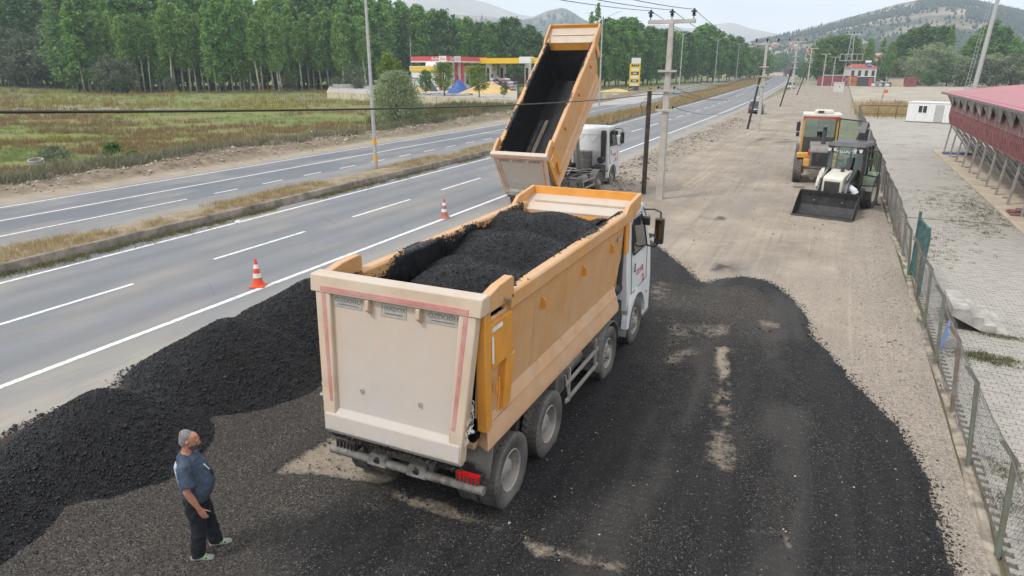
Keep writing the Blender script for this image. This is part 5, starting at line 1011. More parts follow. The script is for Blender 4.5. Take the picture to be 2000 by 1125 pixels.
for k in (-1, 0, 1):
    cable('power_line', ((PP[0][0] + k * .95, -10, 8.3), topo(0, k)), .012, 'high power wire running from the near concrete pole past the camera side', 'wire', .55, grp='high power wires before the near pole')
    for i in range(5): cable('power_line', (topo(i, k), topo(i + 1, k)), .012 + .006 * i, ['high power wire from the near pole to the pole by the grey car', 'high power wire between the two poles beyond the grey car', 'high power wire between the second and third poles past the car', 'high power wire near the far white pickup', 'high power wire by the red shed'][i], 'wire', 1.0, grp='high power wires span %d' % i)
for (k, dz) in ((-.36, 2.05), (.36, 2.05), (-.36, 2.9), (.36, 2.9), (.36, 3.75)):
    x, y, h = PP[0]; x1, y1, h1 = PP[1]; cable('low_line', ((x + k, y - .17, h - dz + .22), (x1 + k, y1 - .17, h1 - dz + .22)), .013, 'sagging low voltage wire between the near pole and the next', 'wire', 1.3, grp='low voltage wires beyond the near pole')
M_lamp = mat('pale lamp head', (.62, .63, .64), .4, .2, var=.05); M_yel = mat('yellow marker', (.75, .42, .03), .5, var=.08)
def street_lamp(x, y, H, lab, det=False, grp='twin street lamps on the median', arms=(-1, 1)):
    t = thing('street_lamp', lab, 'street lamp', (x, y, 0), 0, grp); MB().cyl((0, 0, 0), (0, 0, H), .125, .065, n=12).build('pole', M_galv, t, smooth=35)
    for s in arms:
        MB().tube([(0, 0, H - .15), (s * .9, 0, H + .28), (s * 1.7, 0, H + .62)], [.045, .035, .03], 8).build('arm', M_galv, t, smooth=35)
        MB().hexa([(s * 1.62, -.12, H + .57), (s * 2.3, -.10, H + .72), (s * 2.3, .10, H + .72), (s * 1.62, .12, H + .57), (s * 1.62, -.09, H + .70), (s * 2.28, -.07, H + .80), (s * 2.28, .07, H + .80), (s * 1.62, .09, H + .70)]).build('lamp_head', M_lamp, t, bevel=.03)
    if det:
        for z, c in ((.55, M_yel), (1.55, M_yel)): MB().cyl((0, 0, z), (0, 0, z + .30), .129, n=12).build('marker_band', c, t)
        MB().box(-.18, .18, -.18, .18, 0, .06).build('base_plate', M_galv, t)
street_lamp(-25.0, 33.8, 11.6, 'galvanised street lamp with yellow bands near the green bush', True)
street_lamp(-27.2, 84, 11.6, 'street lamp rising behind the tipped truck body')
for i, (x, y, h) in enumerate(((-29.5, 143, 12.3), (-33.9, 214, 13.6), (-36.3, 279, 14.3), (-44, 372, 15), (-52, 470, 15.5), (-62, 590, 16))):
    street_lamp(x, y, h, ['twin street lamp between the station sign and the near power pole', 'twin street lamp next beyond the station sign', 'twin street lamp where the median narrows', 'small distant twin street lamp before the bend', 'small distant twin street lamp on the bend', 'smallest twin street lamp far along the road'][i])
M_cone = mat('orange red cone', (.72, .085, .03), .45, var=.08, scale=6); M_coned = mat('dirty old cone', (.45, .09, .06), .6, var=.15, scale=5, dust=.4, dustcol=(.4, .33, .28)); M_cwhite = mat('white cone band', (.78, .78, .77), .5, var=.06)
def cone(x, y, m, lab, tilt=0):
    t = thing('traffic_cone', lab, 'traffic cone', (x, y, .034), .5); t.rotation_euler = (tilt, 0, .5); r = lambda z: .155 - .125 * z / .76
    b = MB(); b.box(-.21, .21, -.21, .21, 0, .035); b.build('base', m, t, bevel=.02)
    b = MB(); b.lathe((0, 0, .03), [(.19, 0), (.165, .04), (r(.05), .07), (r(.76), .76), (.028, .77), (.0, .77)], 'z', 24); b.build('body', m, t, smooth=40)
    for z0, z1 in ((.22, .36), (.50, .62)): MB().lathe((0, 0, .03), [(r(z0) + .0025, z0), (r(z1) + .0025, z1)], 'z', 24).build('white_band', M_cwhite, t, smooth=True)
cone(-14.26, 13.4, M_cone, 'clean orange and white traffic cone on the road edge beside the asphalt heaps'); cone(-14.12, 23.55, M_coned, 'grimy red traffic cone on the road edge near the tipped truck', .03)
# ================================================================== BACKHOE LOADER, GRADER, VEHICLES
M_cream = mat('cream white machine paint', (.66, .66, .58), .45, var=.05, scale=3, dust=.35, dustcol=(.50, .45, .37)); M_bucket = mat('tarred black bucket', (.018, .019, .022), .5, var=.4, scale=4, bump=.4, bscale=25, dust=.25, dustcol=(.13, .125, .12)); M_dgrey = mat('dark grey machine steel', (.055, .058, .065), .5, .2, var=.15, scale=5, dust=.35, dustcol=(.22, .20, .18))
M_yellow = mat('yellow machine paint', (.66, .33, .04), .5, var=.08, scale=3, dust=.4, dustcol=(.52, .41, .28))
def glass(name, col, rough=.05, tr=.75):
    m, n, b = newmat(name); q = NB(n); t = q.node('ShaderNodeBsdfTransparent'); t.inputs[0].default_value = (*col, 1); gl = q.node('ShaderNodeBsdfGlossy'); gl.inputs['Roughness'].default_value = rough
    fr = q.node('ShaderNodeFresnel'); fr.inputs[0].default_value = 1.75; mx = q.node('ShaderNodeMixShader'); q.L(fr.outputs[0], mx.inputs[0]); q.L(t.outputs[0], mx.inputs[1]); q.L(gl.outputs[0], mx.inputs[2])
    o = [x for x in n.nodes if x.type == 'OUTPUT_MATERIAL'][0]; q.L(mx.outputs[0], o.inputs[0]); return m
M_cglass = glass('greenish cab glass', (.68, .80, .76)); M_clear = glass('clear cab glass', (.80, .87, .86)); M_gglass = glass('green door glass', (.58, .74, .60))
BT = tyre_mesh(.74, .46, 'machine_tyre', 22, .035); FT = tyre_mesh(.46, .32, 'machine_tyre', 22, .02); GT = tyre_mesh(.70, .42, 'machine_tyre', 24, .04)
BR = rim_mesh([(.42, .15), (.40, .17), (.38, .15), (.34, .02), (.16, .0), (.14, .06), (0, .07)], 8, m=M_cream, rb=.24, az=.0); FR_ = rim_mesh([(.26, .11), (.25, .13), (.24, .1), (.2, .02), (.1, .0), (.09, .05), (0, .06)], 6, m=M_cream, rb=.14); GR = rim_mesh([(.40, .14), (.38, .16), (.36, .14), (.32, .0), (.15, .0), (.13, .05), (0, .06)], 8, m=M_yellow, rb=.22)
bh = thing('backhoe_loader', 'cream backhoe loader with black front bucket and open cab doors', 'backhoe loader', (-.03, 30.05, 0), R(-15))
# x right, +y away from the bucket lip
def xs2(poly, ax, a, b_): return MB().prism(poly, ax, a, b_)
pf = [(0, .04), (.55, .04), (.74, .16), (.84, .40), (.86, .78), (.80, .98), (.77, .98), (.82, .78), (.80, .42), (.71, .20), (.54, .08), (0, .07)]
bk = MB(); n_ = len(pf); bk.add([(-1.18, y, z) for y, z in pf] + [(1.18, y, z) for y, z in pf], [(i, (i + 1) % n_, n_ + (i + 1) % n_, n_ + i) for i in range(n_)] + [tuple(range(n_))[::-1], tuple(range(n_, 2 * n_))]); bk = bk.build('bucket', M_bucket, bh)
for s in (-1, 1): MB().prism([(0.02, .05), (.55, .06), (.76, .18), (.84, .42), (.84, .80), (.79, .97), (.55, .75), (.2, .32)], 'x', s * 1.17 - .012, s * 1.17 + .012).build('side_plate', M_bucket, bk)
MB().bar((-1.18, 0, .055), (1.18, 0, .055), .10, .035).build('cutting_edge', M_dgrey, bk); MB().bar((-1.15, .82, 1.0), (1.15, .82, 1.0), .05, .06).build('top_lip', M_bucket, bk)
hd = MB().prism([(1.05, .95), (1.05, 1.52), (1.15, 1.62), (2.35, 1.80), (2.35, .95)], 'x', -.40, .40).build('hood', M_cream, bh, bevel=.05, seg=3)
gr_ = MB().box(-.30, .30, 1.0, 1.048, .98, 1.42).build('radiator_grille', M_dgrey, hd); [MB().box(-.29, .29, .99, .999, 1.02 + j * .06, 1.045 + j * .06).build('slat', M_black, gr_) for j in range(6)]
MB().cyl((.10, 1.95, 1.72), (.10, 1.95, 1.95), .07, .09, n=12).build('air_cap', M_dgrey, hd); MB().cyl((.27, 2.2, 1.7), (.27, 2.25, 2.55), .045, n=10).build('exhaust_pipe', M_dgrey, bh)
MB().box(-.38, .38, 1.0, 4.3, .62, .96).build('frame', M_dgrey, bh, bevel=.02)
for s in (-1, 1):
    arm = MB(); arm.bar((s * .56, 2.3, 1.75), (s * .56, 1.35, 1.35), .09, .20); arm.bar((s * .56, 1.38, 1.38), (s * .56, .86, .55), .09, .18); arm.build('loader_arm', M_dgrey, bh, bevel=.01)
    MB().cyl((s * .56, 2.2, 1.25), (s * .56, 1.4, 1.20), .05, n=8).build('lift_ram', M_dgrey, bh); MB().cyl((s * .50, 1.9, 1.78), (s * .50, 1.2, 1.5), .035, n=8).build('tilt_ram', M_steel, bh)
    wheel(bh, .82, 1.45, s, True, .46, FT, FR_); wheel(bh, .92, 3.65, s, True, .74, BT, BR)
    fd = MB(); A = [R(10 + 150 * i / 10) for i in range(11)]
    for i in range(10):
        p = [(3.65 - .82 * math.cos(A[j]), .74 + .82 * math.sin(A[j])) for j in (i, i + 1)]; q_ = [(3.65 - .87 * math.cos(A[j]), .74 + .88 * math.sin(A[j])) for j in (i, i + 1)]; x0, x1 = sorted((s * .62, s * 1.16)); fd.hexa([(x0, *p[0]), (x1, *p[0]), (x1, *p[1]), (x0, *p[1]), (x0, *q_[0]), (x1, *q_[0]), (x1, *q_[1]), (x0, *q_[1])])
    fd.build('fender', M_cream, bh, smooth=30)
    MB().box(min(s*.58, s*.9), max(s*.58, s*.9), 2.5, 3.0, .55, 1.0).build('step_box', M_dgrey, bh, bevel=.03)
    MB().cyl((s * .62, 2.35, 2.60), (s * .62, 2.28, 2.60), .07, n=10).build('work_lamp', M_lamp, bh); MB().cyl((s * .40, 2.35, 2.60), (s * .40, 2.28, 2.60), .06, n=10).build('work_lamp', M_lamp, bh)
    mt = MB().tube([(s * .78, 2.45, 2.4), (s * 1.05, 2.3, 2.3)], .018, 6).build('mirror_arm', M_black, bh); MB().box(s * 1.05 - .09, s * 1.05 + .09, 2.28, 2.34, 1.98, 2.32).build('mirror', M_black, mt, bevel=.02)
# cab: floor pan, corner posts, glass, roof
MB().box(-.72, .72, 2.45, 4.05, 1.0, 1.12).build('cab_floor', M_dgrey, bh)
for (x0, y0, x1, y1) in ((-.74, 2.42, -.70, 2.62), (.74, 2.42, .70, 2.62), (-.76, 3.30, -.74, 3.30), (.76, 3.30, .74, 3.30), (-.74, 4.05, -.70, 4.0), (.74, 4.05, .70, 4.0)): MB().bar((x0, y0, 1.05), (x1, y1, 2.72), .075, .075, up=(0, 1, 0)).build('cab_post', M_black, bh, bevel=.01)
MB().hexa([(-.70, 2.44, 1.72), (.70, 2.44, 1.72), (.70, 2.45, 1.72), (-.70, 2.45, 1.72), (-.67, 2.60, 2.68), (.67, 2.60, 2.68), (.67, 2.61, 2.68), (-.67, 2.61, 2.68)]).build('windscreen', M_cglass, bh)
MB().box(-.66, .66, 4.0, 4.01, 1.3, 2.68).build('rear_window', M_clear, bh); MB().box(-.74, -.73, 2.6, 3.28, 1.2, 2.68).build('side_window', M_cglass, bh)
for (xa, xb) in ((-.70, -.42), (.42, .70)): MB().hexa([(xa, 2.41, 1.1), (xb, 2.41, 1.1), (xb, 2.43, 1.1), (xa, 2.43, 1.1), (xa, 2.42, 1.7), (xb, 2.42, 1.7), (xb, 2.44, 1.7), (xa, 2.44, 1.7)]).build('lower_window', M_cglass, bh)
MB().hexa([(-.80, 2.40, 2.72), (.80, 2.40, 2.72), (.80, 4.15, 2.72), (-.80, 4.15, 2.72), (-.70, 2.55, 2.90), (.70, 2.55, 2.90), (.70, 4.05, 2.90), (-.70, 4.05, 2.90)]).build('cab_roof', M_dgrey, bh, bevel=.05, seg=3)
put_text('lettering', 'MaSALLa', .20, M_whitetape, bh, frame((.0, 2.565, 2.52), (1, 0, 0), (0, .155, .99)), .002, 1.05)
MB().box(-.25, .25, 3.2, 3.7, 1.12, 1.6).build('seat', M_black, bh, bevel=.05); MB().box(-.25, .25, 3.65, 3.8, 1.5, 2.15).build('seat_back', M_black, bh, bevel=.05)
sw = MB(); sw.lathe((0, 0, 0), [(.19, -.012), (.205, 0), (.19, .012), (.175, 0), (.19, -.012)], 'z', 20); sw = sw.build('steering_wheel', M_black, bh); sw.location = (0, 2.95, 1.85); sw.rotation_euler = (R(-35), 0, 0); MB().cyl((0, 2.7, 1.1), (0, 2.95, 1.84), .04, n=8).build('steering_column', M_black, bh)
# open door, swung out to the side
dr = MB(); dp = [(.80, 2.50, 1.15), (1.42, 2.25, 1.22), (1.48, 2.25, 1.55), (1.42, 2.26, 2.55), (1.30, 2.30, 2.64), (.80, 2.50, 2.62)]
for i in range(6): dr.bar(dp[i], dp[(i + 1) % 6], .045, .045)
dr.bar((.80, 2.50, 1.62), (1.48, 2.25, 1.60), .05, .06); dr.bar((1.36, 2.28, 1.7), (1.36, 2.28, 2.4), .03, .03, up=(0, 1, 0)); dr = dr.build('cab_door', M_black, bh)
MB().add(dp, [tuple(range(6))]).build('door_glass', M_gglass, dr)
for (pa, pb) in (((-.82, 2.5, 1.15), (-1.05, 3.2, 1.2)),): pass
boom = MB(); boom.prism([(4.2, .9), (4.75, .9), (5.05, 2.3), (4.7, 3.55), (4.42, 3.68), (4.12, 3.2), (4.3, 2.2)], 'x', -.02, .26); boom.prism([(4.5, 3.5), (4.62, 3.62), (5.35, 2.2), (5.4, 1.0), (5.1, 1.0), (5.0, 2.1)], 'x', .02, .22); boom.build('backhoe_boom', M_dgrey, bh, bevel=.02)
MB().cyl((.34, 4.3, 2.3), (.34, 4.5, 3.35), .045, n=8).build('boom_ram', M_steel, bh); MB().cyl((.33, 4.45, 3.36), (-.08, 4.45, 3.36), .07, n=10).build('boom_pin', M_steel, bh)
for s in (-1, 1): sl = MB().bar((s * .9, 4.5, .9), (s * 1.05, 4.6, .12), .12, .12, up=(0, 1, 0)).build('stabiliser', M_dgrey, bh); MB().box(s * 1.05 - .2, s * 1.05 + .2, 4.45, 4.75, .06, .12).build('foot_pad', M_dgrey, sl)
# front-axle beam
MB().box(-.7, .7, 1.35, 1.55, .38, .55).build('front_axle', M_dgrey, bh, bevel=.02)

# motor grader seen from behind
gd = thing('motor_grader', 'yellow motor grader parked behind the backhoe with its cab door open', 'grader', (-.45, 39.2, 0), R(3))
for s in (-1, 1):
    wheel(gd, 1.02, .75, s, True, .70, GT, GR); wheel(gd, 1.02, 2.35, s, True, .70, GT, GR); wheel(gd, .95, 8.3, s, True, .70, GT, GR)
    MB().box(min(s*.70, s*.80), max(s*.70, s*.80), .5, 2.6, .5, .9).build('tandem_case', M_yellow, gd, bevel=.03)
    MB().box(min(s * .45, s * 1.15), max(s * .45, s * 1.15), .3, .75, 1.36, 1.62).build('fender_step', M_yellow, gd, bevel=.03)
    MB().box(min(s * .5, s * .8), max(s * .5, s * .8), 0.0, .3, .95, 1.35).build('light_box', M_yellow, gd, bevel=.03); MB().box(min(s*.52, s*.62), max(s*.52, s*.62), -.012, -.002, 1.55, 1.75).build('tail_lamp', M_redlight, gd)
MB().prism([(0, .85), (0, 1.75), (.15, 1.9), (2.6, 2.05), (2.6, .85)], 'x', -.52, .52).build('engine_hood', M_guard, gd, bevel=.05); MB().box(-.4, .4, -.03, -.002, 1.0, 1.7).build('rear_grille', M_black, gd); MB().box(-.54, .54, .2, 2.5, 1.5, 1.62).build('hood_stripe', M_yellow, gd)
MB().tube([(.12, 1.6, 2.0), (.12, 1.6, 2.75), (.12, 1.5, 2.95)], .11, 12).build('exhaust_stack', M_dgrey, gd, smooth=35)
MB().box(-.95, .95, 2.75, 4.5, 1.25, 1.4).build('cab_floor', M_dgrey, gd)
for (x, y) in ((-.95, 2.8), (.80, 2.8), (-.95, 4.45), (.80, 4.45)): MB().bar((x, y, 1.1), (x, y, 3.35), .10, .10, up=(0, 1, 0)).build('cab_post', M_yellow, gd, bevel=.012)
MB().box(-.90, .75, 2.80, 2.81, 2.25, 3.30).build('rear_window', M_clear, gd); MB().box(-.90, .75, 4.44, 4.45, 1.9, 3.30).build('front_window', M_clear, gd); MB().box(-.95, -.94, 2.85, 4.4, 1.6, 3.3).build('side_window', M_clear, gd)
MB().box(-.90, .75, 2.78, 2.83, 1.35, 2.25).build('rear_panel', M_dgrey, gd)
MB().box(-1.05, .92, 2.6, 4.65, 3.36, 3.52).build('cab_roof', M_cream, gd, bevel=.04); MB().box(-.45, .5, 2.9, 4.0, 3.52, 3.70).build('air_conditioner', M_cream, gd, bevel=.05); MB().box(-.30, .0, 2.86, 2.899, 3.54, 3.68).build('vent', M_dgrey, gd); MB().box(-.98, .84, 2.64, 2.74, 3.27, 3.34).build('red_trim', M_redlight, gd)
MB().box(-.2, .2, 3.5, 3.9, 1.4, 1.9).build('seat', M_black, gd, bevel=.05); MB().box(-.2, .2, 3.45, 3.55, 1.8, 2.5).build('seat_back', M_black, gd, bevel=.04)
dr = MB(); dp = [(.85, 2.75, 1.35), (1.55, 2.35, 1.45), (2.05, 2.15, 3.2), (.85, 2.75, 3.28)]
for i in range(4): dr.bar(dp[i], dp[(i + 1) % 4], .06, .06)
dr = dr.build('cab_door', M_black, gd); MB().add(dp, [(0, 1, 2, 3)]).build('door_glass', M_gglass, dr)
ma = MB().tube([(-.98, 2.9, 3.2), (-1.2, 2.85, 3.1), (-1.2, 2.85, 2.4)], .02, 6).build('mirror_arm', M_black, gd); MB().box(-1.32, -1.12, 2.80, 2.86, 2.55, 3.05).build('mirror', M_black, ma, bevel=.02); MB().box(-1.30, -1.13, 2.80, 2.86, 2.25, 2.5).build('mirror', M_black, ma, bevel=.02)
MB().tube([(-1.0, 2.75, 1.3), (-1.0, 2.75, 3.3)], .02, 6).build('grab_rail', M_yellow, gd)
MB().bar((0, 4.5, 1.2), (0, 6.2, 2.0), .35, .35).bar((0, 6.1, 2.0), (0, 8.6, 1.3), .35, .32).build('front_frame', M_yellow, gd, bevel=.02); MB().prism([(5.4, .1), (5.5, .1), (5.65, .4), (5.55, .75), (5.45, .75), (5.5, .4)], 'x', -1.2, 1.2).build('blade', M_dgrey, gd)
MB().box(-.8, .8, 8.15, 8.45, .6, .85).build('front_axle', M_yellow, gd)

# cars on the road
CT = tyre_mesh(.34, .23, 'car_tyre', 20, .006); CRm = rim_mesh([(.22, .09), (.21, .1), (.19, .06), (.08, .07), (0, .07)], 5, m=M_alu, rb=.1, az=.05)
def car(loc, rz, m, lab, cat='car', H=1.55, L_=4.5, wd_=.90):
    t = thing('parked_car' if cat == 'car' else cat.replace(' ', '_'), lab, cat, loc, rz)
    pr_ = [(-L_ / 2, .38), (-L_ / 2 - .02, .75), (-L_ / 2 + .08, .98), (L_ / 2 - 1.2, .95), (L_ / 2 - .1, .78), (L_ / 2, .55), (L_ / 2 - .05, .3), (-L_ / 2 + .1, .28)]
    MB().prism(pr_, 'x', -wd_, wd_).build('body', m, t, bevel=.08, seg=3)
    ch = [(-L_ / 2 + .12, .96), (-L_ / 2 + .45, H - .08), (-L_ / 2 + .9, H), (.3, H), (L_ / 2 - 1.25, .96)]
    b = MB(); n2 = len(ch); b.add([(-wd_ * (.95 if z < 1.1 else .78), y, z) for y, z in ch] + [(wd_ * (.95 if z < 1.1 else .78), y, z) for y, z in ch], [tuple(range(n2)), tuple(range(n2, 2 * n2))[::-1]] + [(i, (i + 1) % n2, n2 + (i + 1) % n2, n2 + i) for i in range(n2)]); b.build('cabin', M_glass, t, bevel=.03)
    MB().box(-wd_ * .77, wd_ * .77, -L_ / 2 + .8, .35, H - .005, H + .03).build('roof', m, t, bevel=.02)
    for s in (-1, 1):
        MB().bar((s * wd_ * .93, -L_ / 2 + .14, .98), (s * wd_ * .78, -L_ / 2 + .85, H), .06, .10).build('pillar', m, t)
        MB().box(s * wd_ * .72 - .14, s * wd_ * .72 + .14, -L_ / 2 - .035, -L_ / 2 + .05, .72, .88).build('tail_lamp', M_redlight, t); MB().box(s * wd_ * .72 - .14, s * wd_ * .72 + .14, L_ / 2 - .12, L_ / 2 + .02, .58, .70).build('headlamp', M_lamp, t); MB().box(s * wd_ + (.0 if s > 0 else -.16), s * wd_ + (.16 if s > 0 else 0), .55, .65, 1.0, 1.13).build('mirror', M_black, t, bevel=.02)
        for y in (-L_ / 2 + .85, L_ / 2 - .85): wheel(t, wd_ - .1, y, s, True, .34, CT, CRm)
    MB().box(-.26, .26, -L_ / 2 - .04, -L_ / 2 - .015, .62, .73).build('number_plate', M_whitetape, t); MB().box(-wd_ * .95, wd_ * .95, -L_ / 2 - .05, -L_ / 2 + .2, .3, .48).build('bumper', M_black, t, bevel=.04)
    return t
M_cargrey = mat('dark grey car paint', (.075, .085, .10), .3, .3, var=.05); M_carw = mat('white car paint', (.7, .7, .7), .35, var=.03)
car((-9.85, 99, .03), R(3), M_cargrey, 'dark grey hatchback driving away along the yard edge', H=1.62)
pk = car((-13.2, 222, 0), R(10), M_carw, 'white van parked by the far power poles', 'van', 2.0, 5.2, .95)
for i, (px, py, s) in enumerate(((1527, 137.5, 1.2), (1521, 137, 1.1), (1516, 138, 1.1), (1535, 138, 1.3))):
    p = onD(px, py, 620 + i * 30); c = car((p[0], p[1], 0.02), R(12 + i * 60), M_carw, 'small white car at the far bend of the road', 'car'); c['group'] = 'white cars far along the road'
# distant lorry on the road
lo = thing('distant_lorry', 'loaded grey lorry driving away on the far bend', 'lorry', tuple(G(1541, 149.5)[:2]) + (.03,), R(12)); q_ = 1.75
MB().box(-1.25 * q_, 1.25 * q_, 0, 5.5 * q_, .9 * q_, 2.3 * q_).build('cargo_body', M_dgrey, lo); MB().hexa([(-1.2 * q_, 0.1, 2.3 * q_), (1.2 * q_, .1, 2.3 * q_), (1.2 * q_, 5.4 * q_, 2.3 * q_), (-1.2 * q_, 5.4 * q_, 2.3 * q_), (-.5 * q_, 1, 3.5 * q_), (.5 * q_, 1, 3.5 * q_), (.6 * q_, 4.5 * q_, 3.6 * q_), (-.6 * q_, 4.5 * q_, 3.6 * q_)]).build('cargo', M_wood, lo, bevel=.3)
MB().box(-1.15 * q_, 1.15 * q_, 5.7 * q_, 7.6 * q_, .8 * q_, 2.8 * q_).build('cab', M_dgrey, lo)
for s in (-1, 1):
    for y in (.9, 2.2, 6.6): MB().lathe((s * q_, y * q_, .5 * q_), [(.0, -.25), (.5 * q_, -.25), (.5 * q_, .25), (0, .25)], 'x', 14).build('wheel', M_black, lo)
    MB().box(s * .9 * q_ - .3, s * .9 * q_ + .3, -.05, .02, .7 * q_, .85 * q_).build('tail_lamp', M_redlight, lo)

# ================================================================== PEOPLE
def remesh(o, v, sm=4):
    r = o.modifiers.new('remesh', 'REMESH'); r.mode = 'VOXEL'; r.voxel_size = v; r.use_smooth_shade = True
    s = o.modifiers.new('smooth', 'SMOOTH'); s.iterations = sm; s.factor = .5
M_skin = mat('tanned skin', (.42, .20, .13), .55, var=.08, scale=14, spec=.35); M_hair = mat('short grey hair', (.27, .265, .255), .85, var=.4, scale=90, bump=.6, bscale=160); M_beard = mat('grey black beard', (.10, .09, .085), .9, var=.35, scale=90, bump=.5, bscale=160)
M_shirt = mat('slate blue cotton', (.058, .083, .125), .9, var=.2, scale=7, bump=.25, bscale=20); M_trouser = mat('black navy trousers', (.012, .014, .021), .9, var=.2, scale=6, bump=.3, bscale=16); M_shoe = mat('sage grey shoe', (.27, .30, .27), .7, var=.08, scale=12); M_lime = mat('lime lace', (.45, .75, .08), .6); M_print2 = mat('pale faded print', (.42, .47, .52), .9, var=.4, scale=16, col2=(.12, .15, .2))
def finger(b, p, d, lens, r, curl, up):
    d = Vector(d).normalized(); up = Vector(up); pts = [Vector(p)]; ax = d.cross(up).normalized()
    for l in lens:
        pts.append(pts[-1] + d * l); d = (Matrix.Rotation(curl, 3, ax) @ d)
    b.loft([(q, r * (1 - .09 * i), r * (1 - .09 * i)) for i, q in enumerate(pts)], side=tuple(ax), n=8)
pe = thing('person', 'person in slate blue T-shirt and dark trousers standing by the heaps, facing the truck', 'person', (-6.55, 4.74, .055), R(-50))
# local: faces +y, his right is +x
b = MB()
# legs (feet apart, left foot ahead), torso, neck
hipR, hipL = (.095, 0, .90), (-.095, 0, .90); ftR, ftL = (.105, -.05, .09), (-.13, .13, .09)
b.loft([(hipR, .095, .10), ((.10, .02, .68), .085, .09), ((.105, .01, .47), .058, .062), ((.107, -.02, .30), .055, .062), (ftR, .04, .045), ((.105, -.05, .03), .04, .05)], n=14)
b.loft([(hipL, .095, .10), ((-.105, .05, .68), .085, .09), ((-.115, .08, .47), .058, .062), ((-.122, .10, .30), .055, .062), (ftL, .04, .045), ((-.13, .13, .03), .04, .05)], n=14)
b.loft([((0, 0, .82), .15, .11), ((0, .02, .95), .165, .13), ((0, .05, 1.10), .165, .15), ((0, .03, 1.27), .175, .125), ((0, -.01, 1.40), .165, .105), ((0, -.02, 1.46), .09, .07), ((0, .0, 1.50), .062, .06), ((0, .015, 1.58), .058, .058)], n=20)
for s, el, wr in ((1, (.27, -.01, 1.10), (.265, .09, .85)), (-1, (-.26, -.03, 1.10), (-.25, .04, .86))):
    b.loft([((s * .12, -.02, 1.415), .06, .06), ((s * .195, -.015, 1.385), .062, .062), ((s * .235, .0, 1.25), .052, .054), (el, .043, .045), ((Vector(el) * .6 + Vector(wr) * .4), .044, .044), (wr, .027, .032)], side=(0, 1, 0), n=12)
    W_ = Vector(wr); d_ = (W_ - Vector(el)).normalized(); b.loft([(W_ - d_ * .02, .027, .03), (W_ + d_ * .05, .018, .042), (W_ + d_ * .095, .016, .042)], side=(s, 0, 0), n=10)
    fw = Vector((0, 1, 0)); fw = (fw - d_ * fw.dot(d_)).normalized()
    for k in range(4): finger(b, W_ + d_ * .088 + fw * (.030 - .020 * k), d_, ((.040, .026, .020), (.044, .030, .022), (.041, .028, .021), (.032, .022, .017))[k], .0098, .38, (-s * 1.0, 0, 0))
    finger(b, W_ + d_ * .035 + fw * .035, d_ + fw * .75 + Vector((-s * .25, 0, 0)), (.035, .03, .024), .0115, -.18, (-s, 0, 0))
# head: cranium, face, jaw, nose, ears, brow
hd_ = [((0, .02, 1.545), .050, .055), ((0, .030, 1.575), .060, .082), ((0, .022, 1.61), .070, .094), ((0, .012, 1.65), .076, .100), ((0, .006, 1.69), .078, .101), ((0, .0, 1.725), .070, .090), ((0, -.004, 1.75), .045, .06), ((0, -.005, 1.76), .015, .02)]
TH = Matrix.Translation((0, 0, 1.53)) @ Matrix.Rotation(R(-17), 4, 'X') @ Matrix.Translation((0, 0, -1.53)); b.T = TH
b.loft(hd_, n=20); b.loft([((0, .108, 1.672), .009, .010), ((0, .122, 1.655), .012, .013), ((0, .132, 1.638), .017, .014), ((0, .122, 1.628), .015, .012)], n=8)
for s in (-1, 1): b.loft([((s * .080, .0, 1.63), .008, .012), ((s * .086, -.004, 1.652), .010, .020), ((s * .085, -.006, 1.675), .008, .014)], n=8)
b.loft([((-.055, .098, 1.682), .012, .012), ((0, .110, 1.685), .012, .012), ((.055, .098, 1.682), .012, .012)], side=(0, 0, 1), n=8); b.loft([((-.022, .112, 1.602), .007, .008), ((0, .119, 1.603), .010, .010), ((.022, .112, 1.602), .007, .008)], side=(0, 0, 1), n=8)
body = b.build('body', M_skin, pe); remesh(body, .0075, 3)
b = MB(TH); b.loft([((0, -.040, 1.640), .080, .070), ((0, -.030, 1.69), .0835, .086), ((0, -.022, 1.725), .079, .093), ((0, -.014, 1.755), .057, .074), ((0, -.010, 1.770), .02, .03)], n=20); b.loft([((0, -.045, 1.585), .062, .055), ((0, -.035, 1.64), .078, .075)], n=16); hr = b.build('hair', M_hair, pe); remesh(hr, .008, 3)
b = MB(TH); b.loft([((0, .040, 1.543), .045, .052), ((0, .045, 1.57), .061, .078), ((0, .040, 1.595), .0665, .083), ((0, .03, 1.612), .069, .075)], n=18); bd = b.build('beard', M_beard, pe); remesh(bd, .008, 3)
for s in (-1, 1):
    e = MB(TH); e.lathe((s * .032, .098, 1.668), [(.0, -.011), (.009, -.006), (.0115, 0), (.009, .006), (0, .011)], 'z', 10); e.build('eye', M_whitetape, pe, smooth=True); MB(TH).lathe((s * .032, .1085, 1.668), [(0, -.002), (.005, -.001), (.004, .001), (0, .002)], 'y', 8).build('pupil', M_black, pe)
# shirt with belly
b = MB(); b.loft([((0, .010, .87), .195, .160), ((0, .038, .97), .200, .186), ((0, .058, 1.08), .203, .204), ((0, .048, 1.19), .205, .183), ((0, .022, 1.31), .212, .150), ((0, -.012, 1.405), .198, .120), ((0, -.02, 1.455), .135, .095), ((0, -.012, 1.485), .086, .078)], n=26)
for s, el in ((1, (.27, .02, 1.10)), (-1, (-.26, -.03, 1.10))): b.loft([((s * .10, -.02, 1.405), .085, .085), ((s * .20, -.015, 1.385), .088, .088), ((s * .243, 0, 1.25), .082, .084), ((s * .258, .01, 1.155), .080, .084)], side=(0, 1, 0), n=14)
sh = b.build('t_shirt', M_shirt, pe); remesh(sh, .010, 3)
dm = bpy.data.textures.new('folds', 'CLOUDS'); dm.noise_scale = .085; d2 = sh.modifiers.new('folds', 'DISPLACE'); d2.texture = dm; d2.strength = .034; d2.mid_level = .5
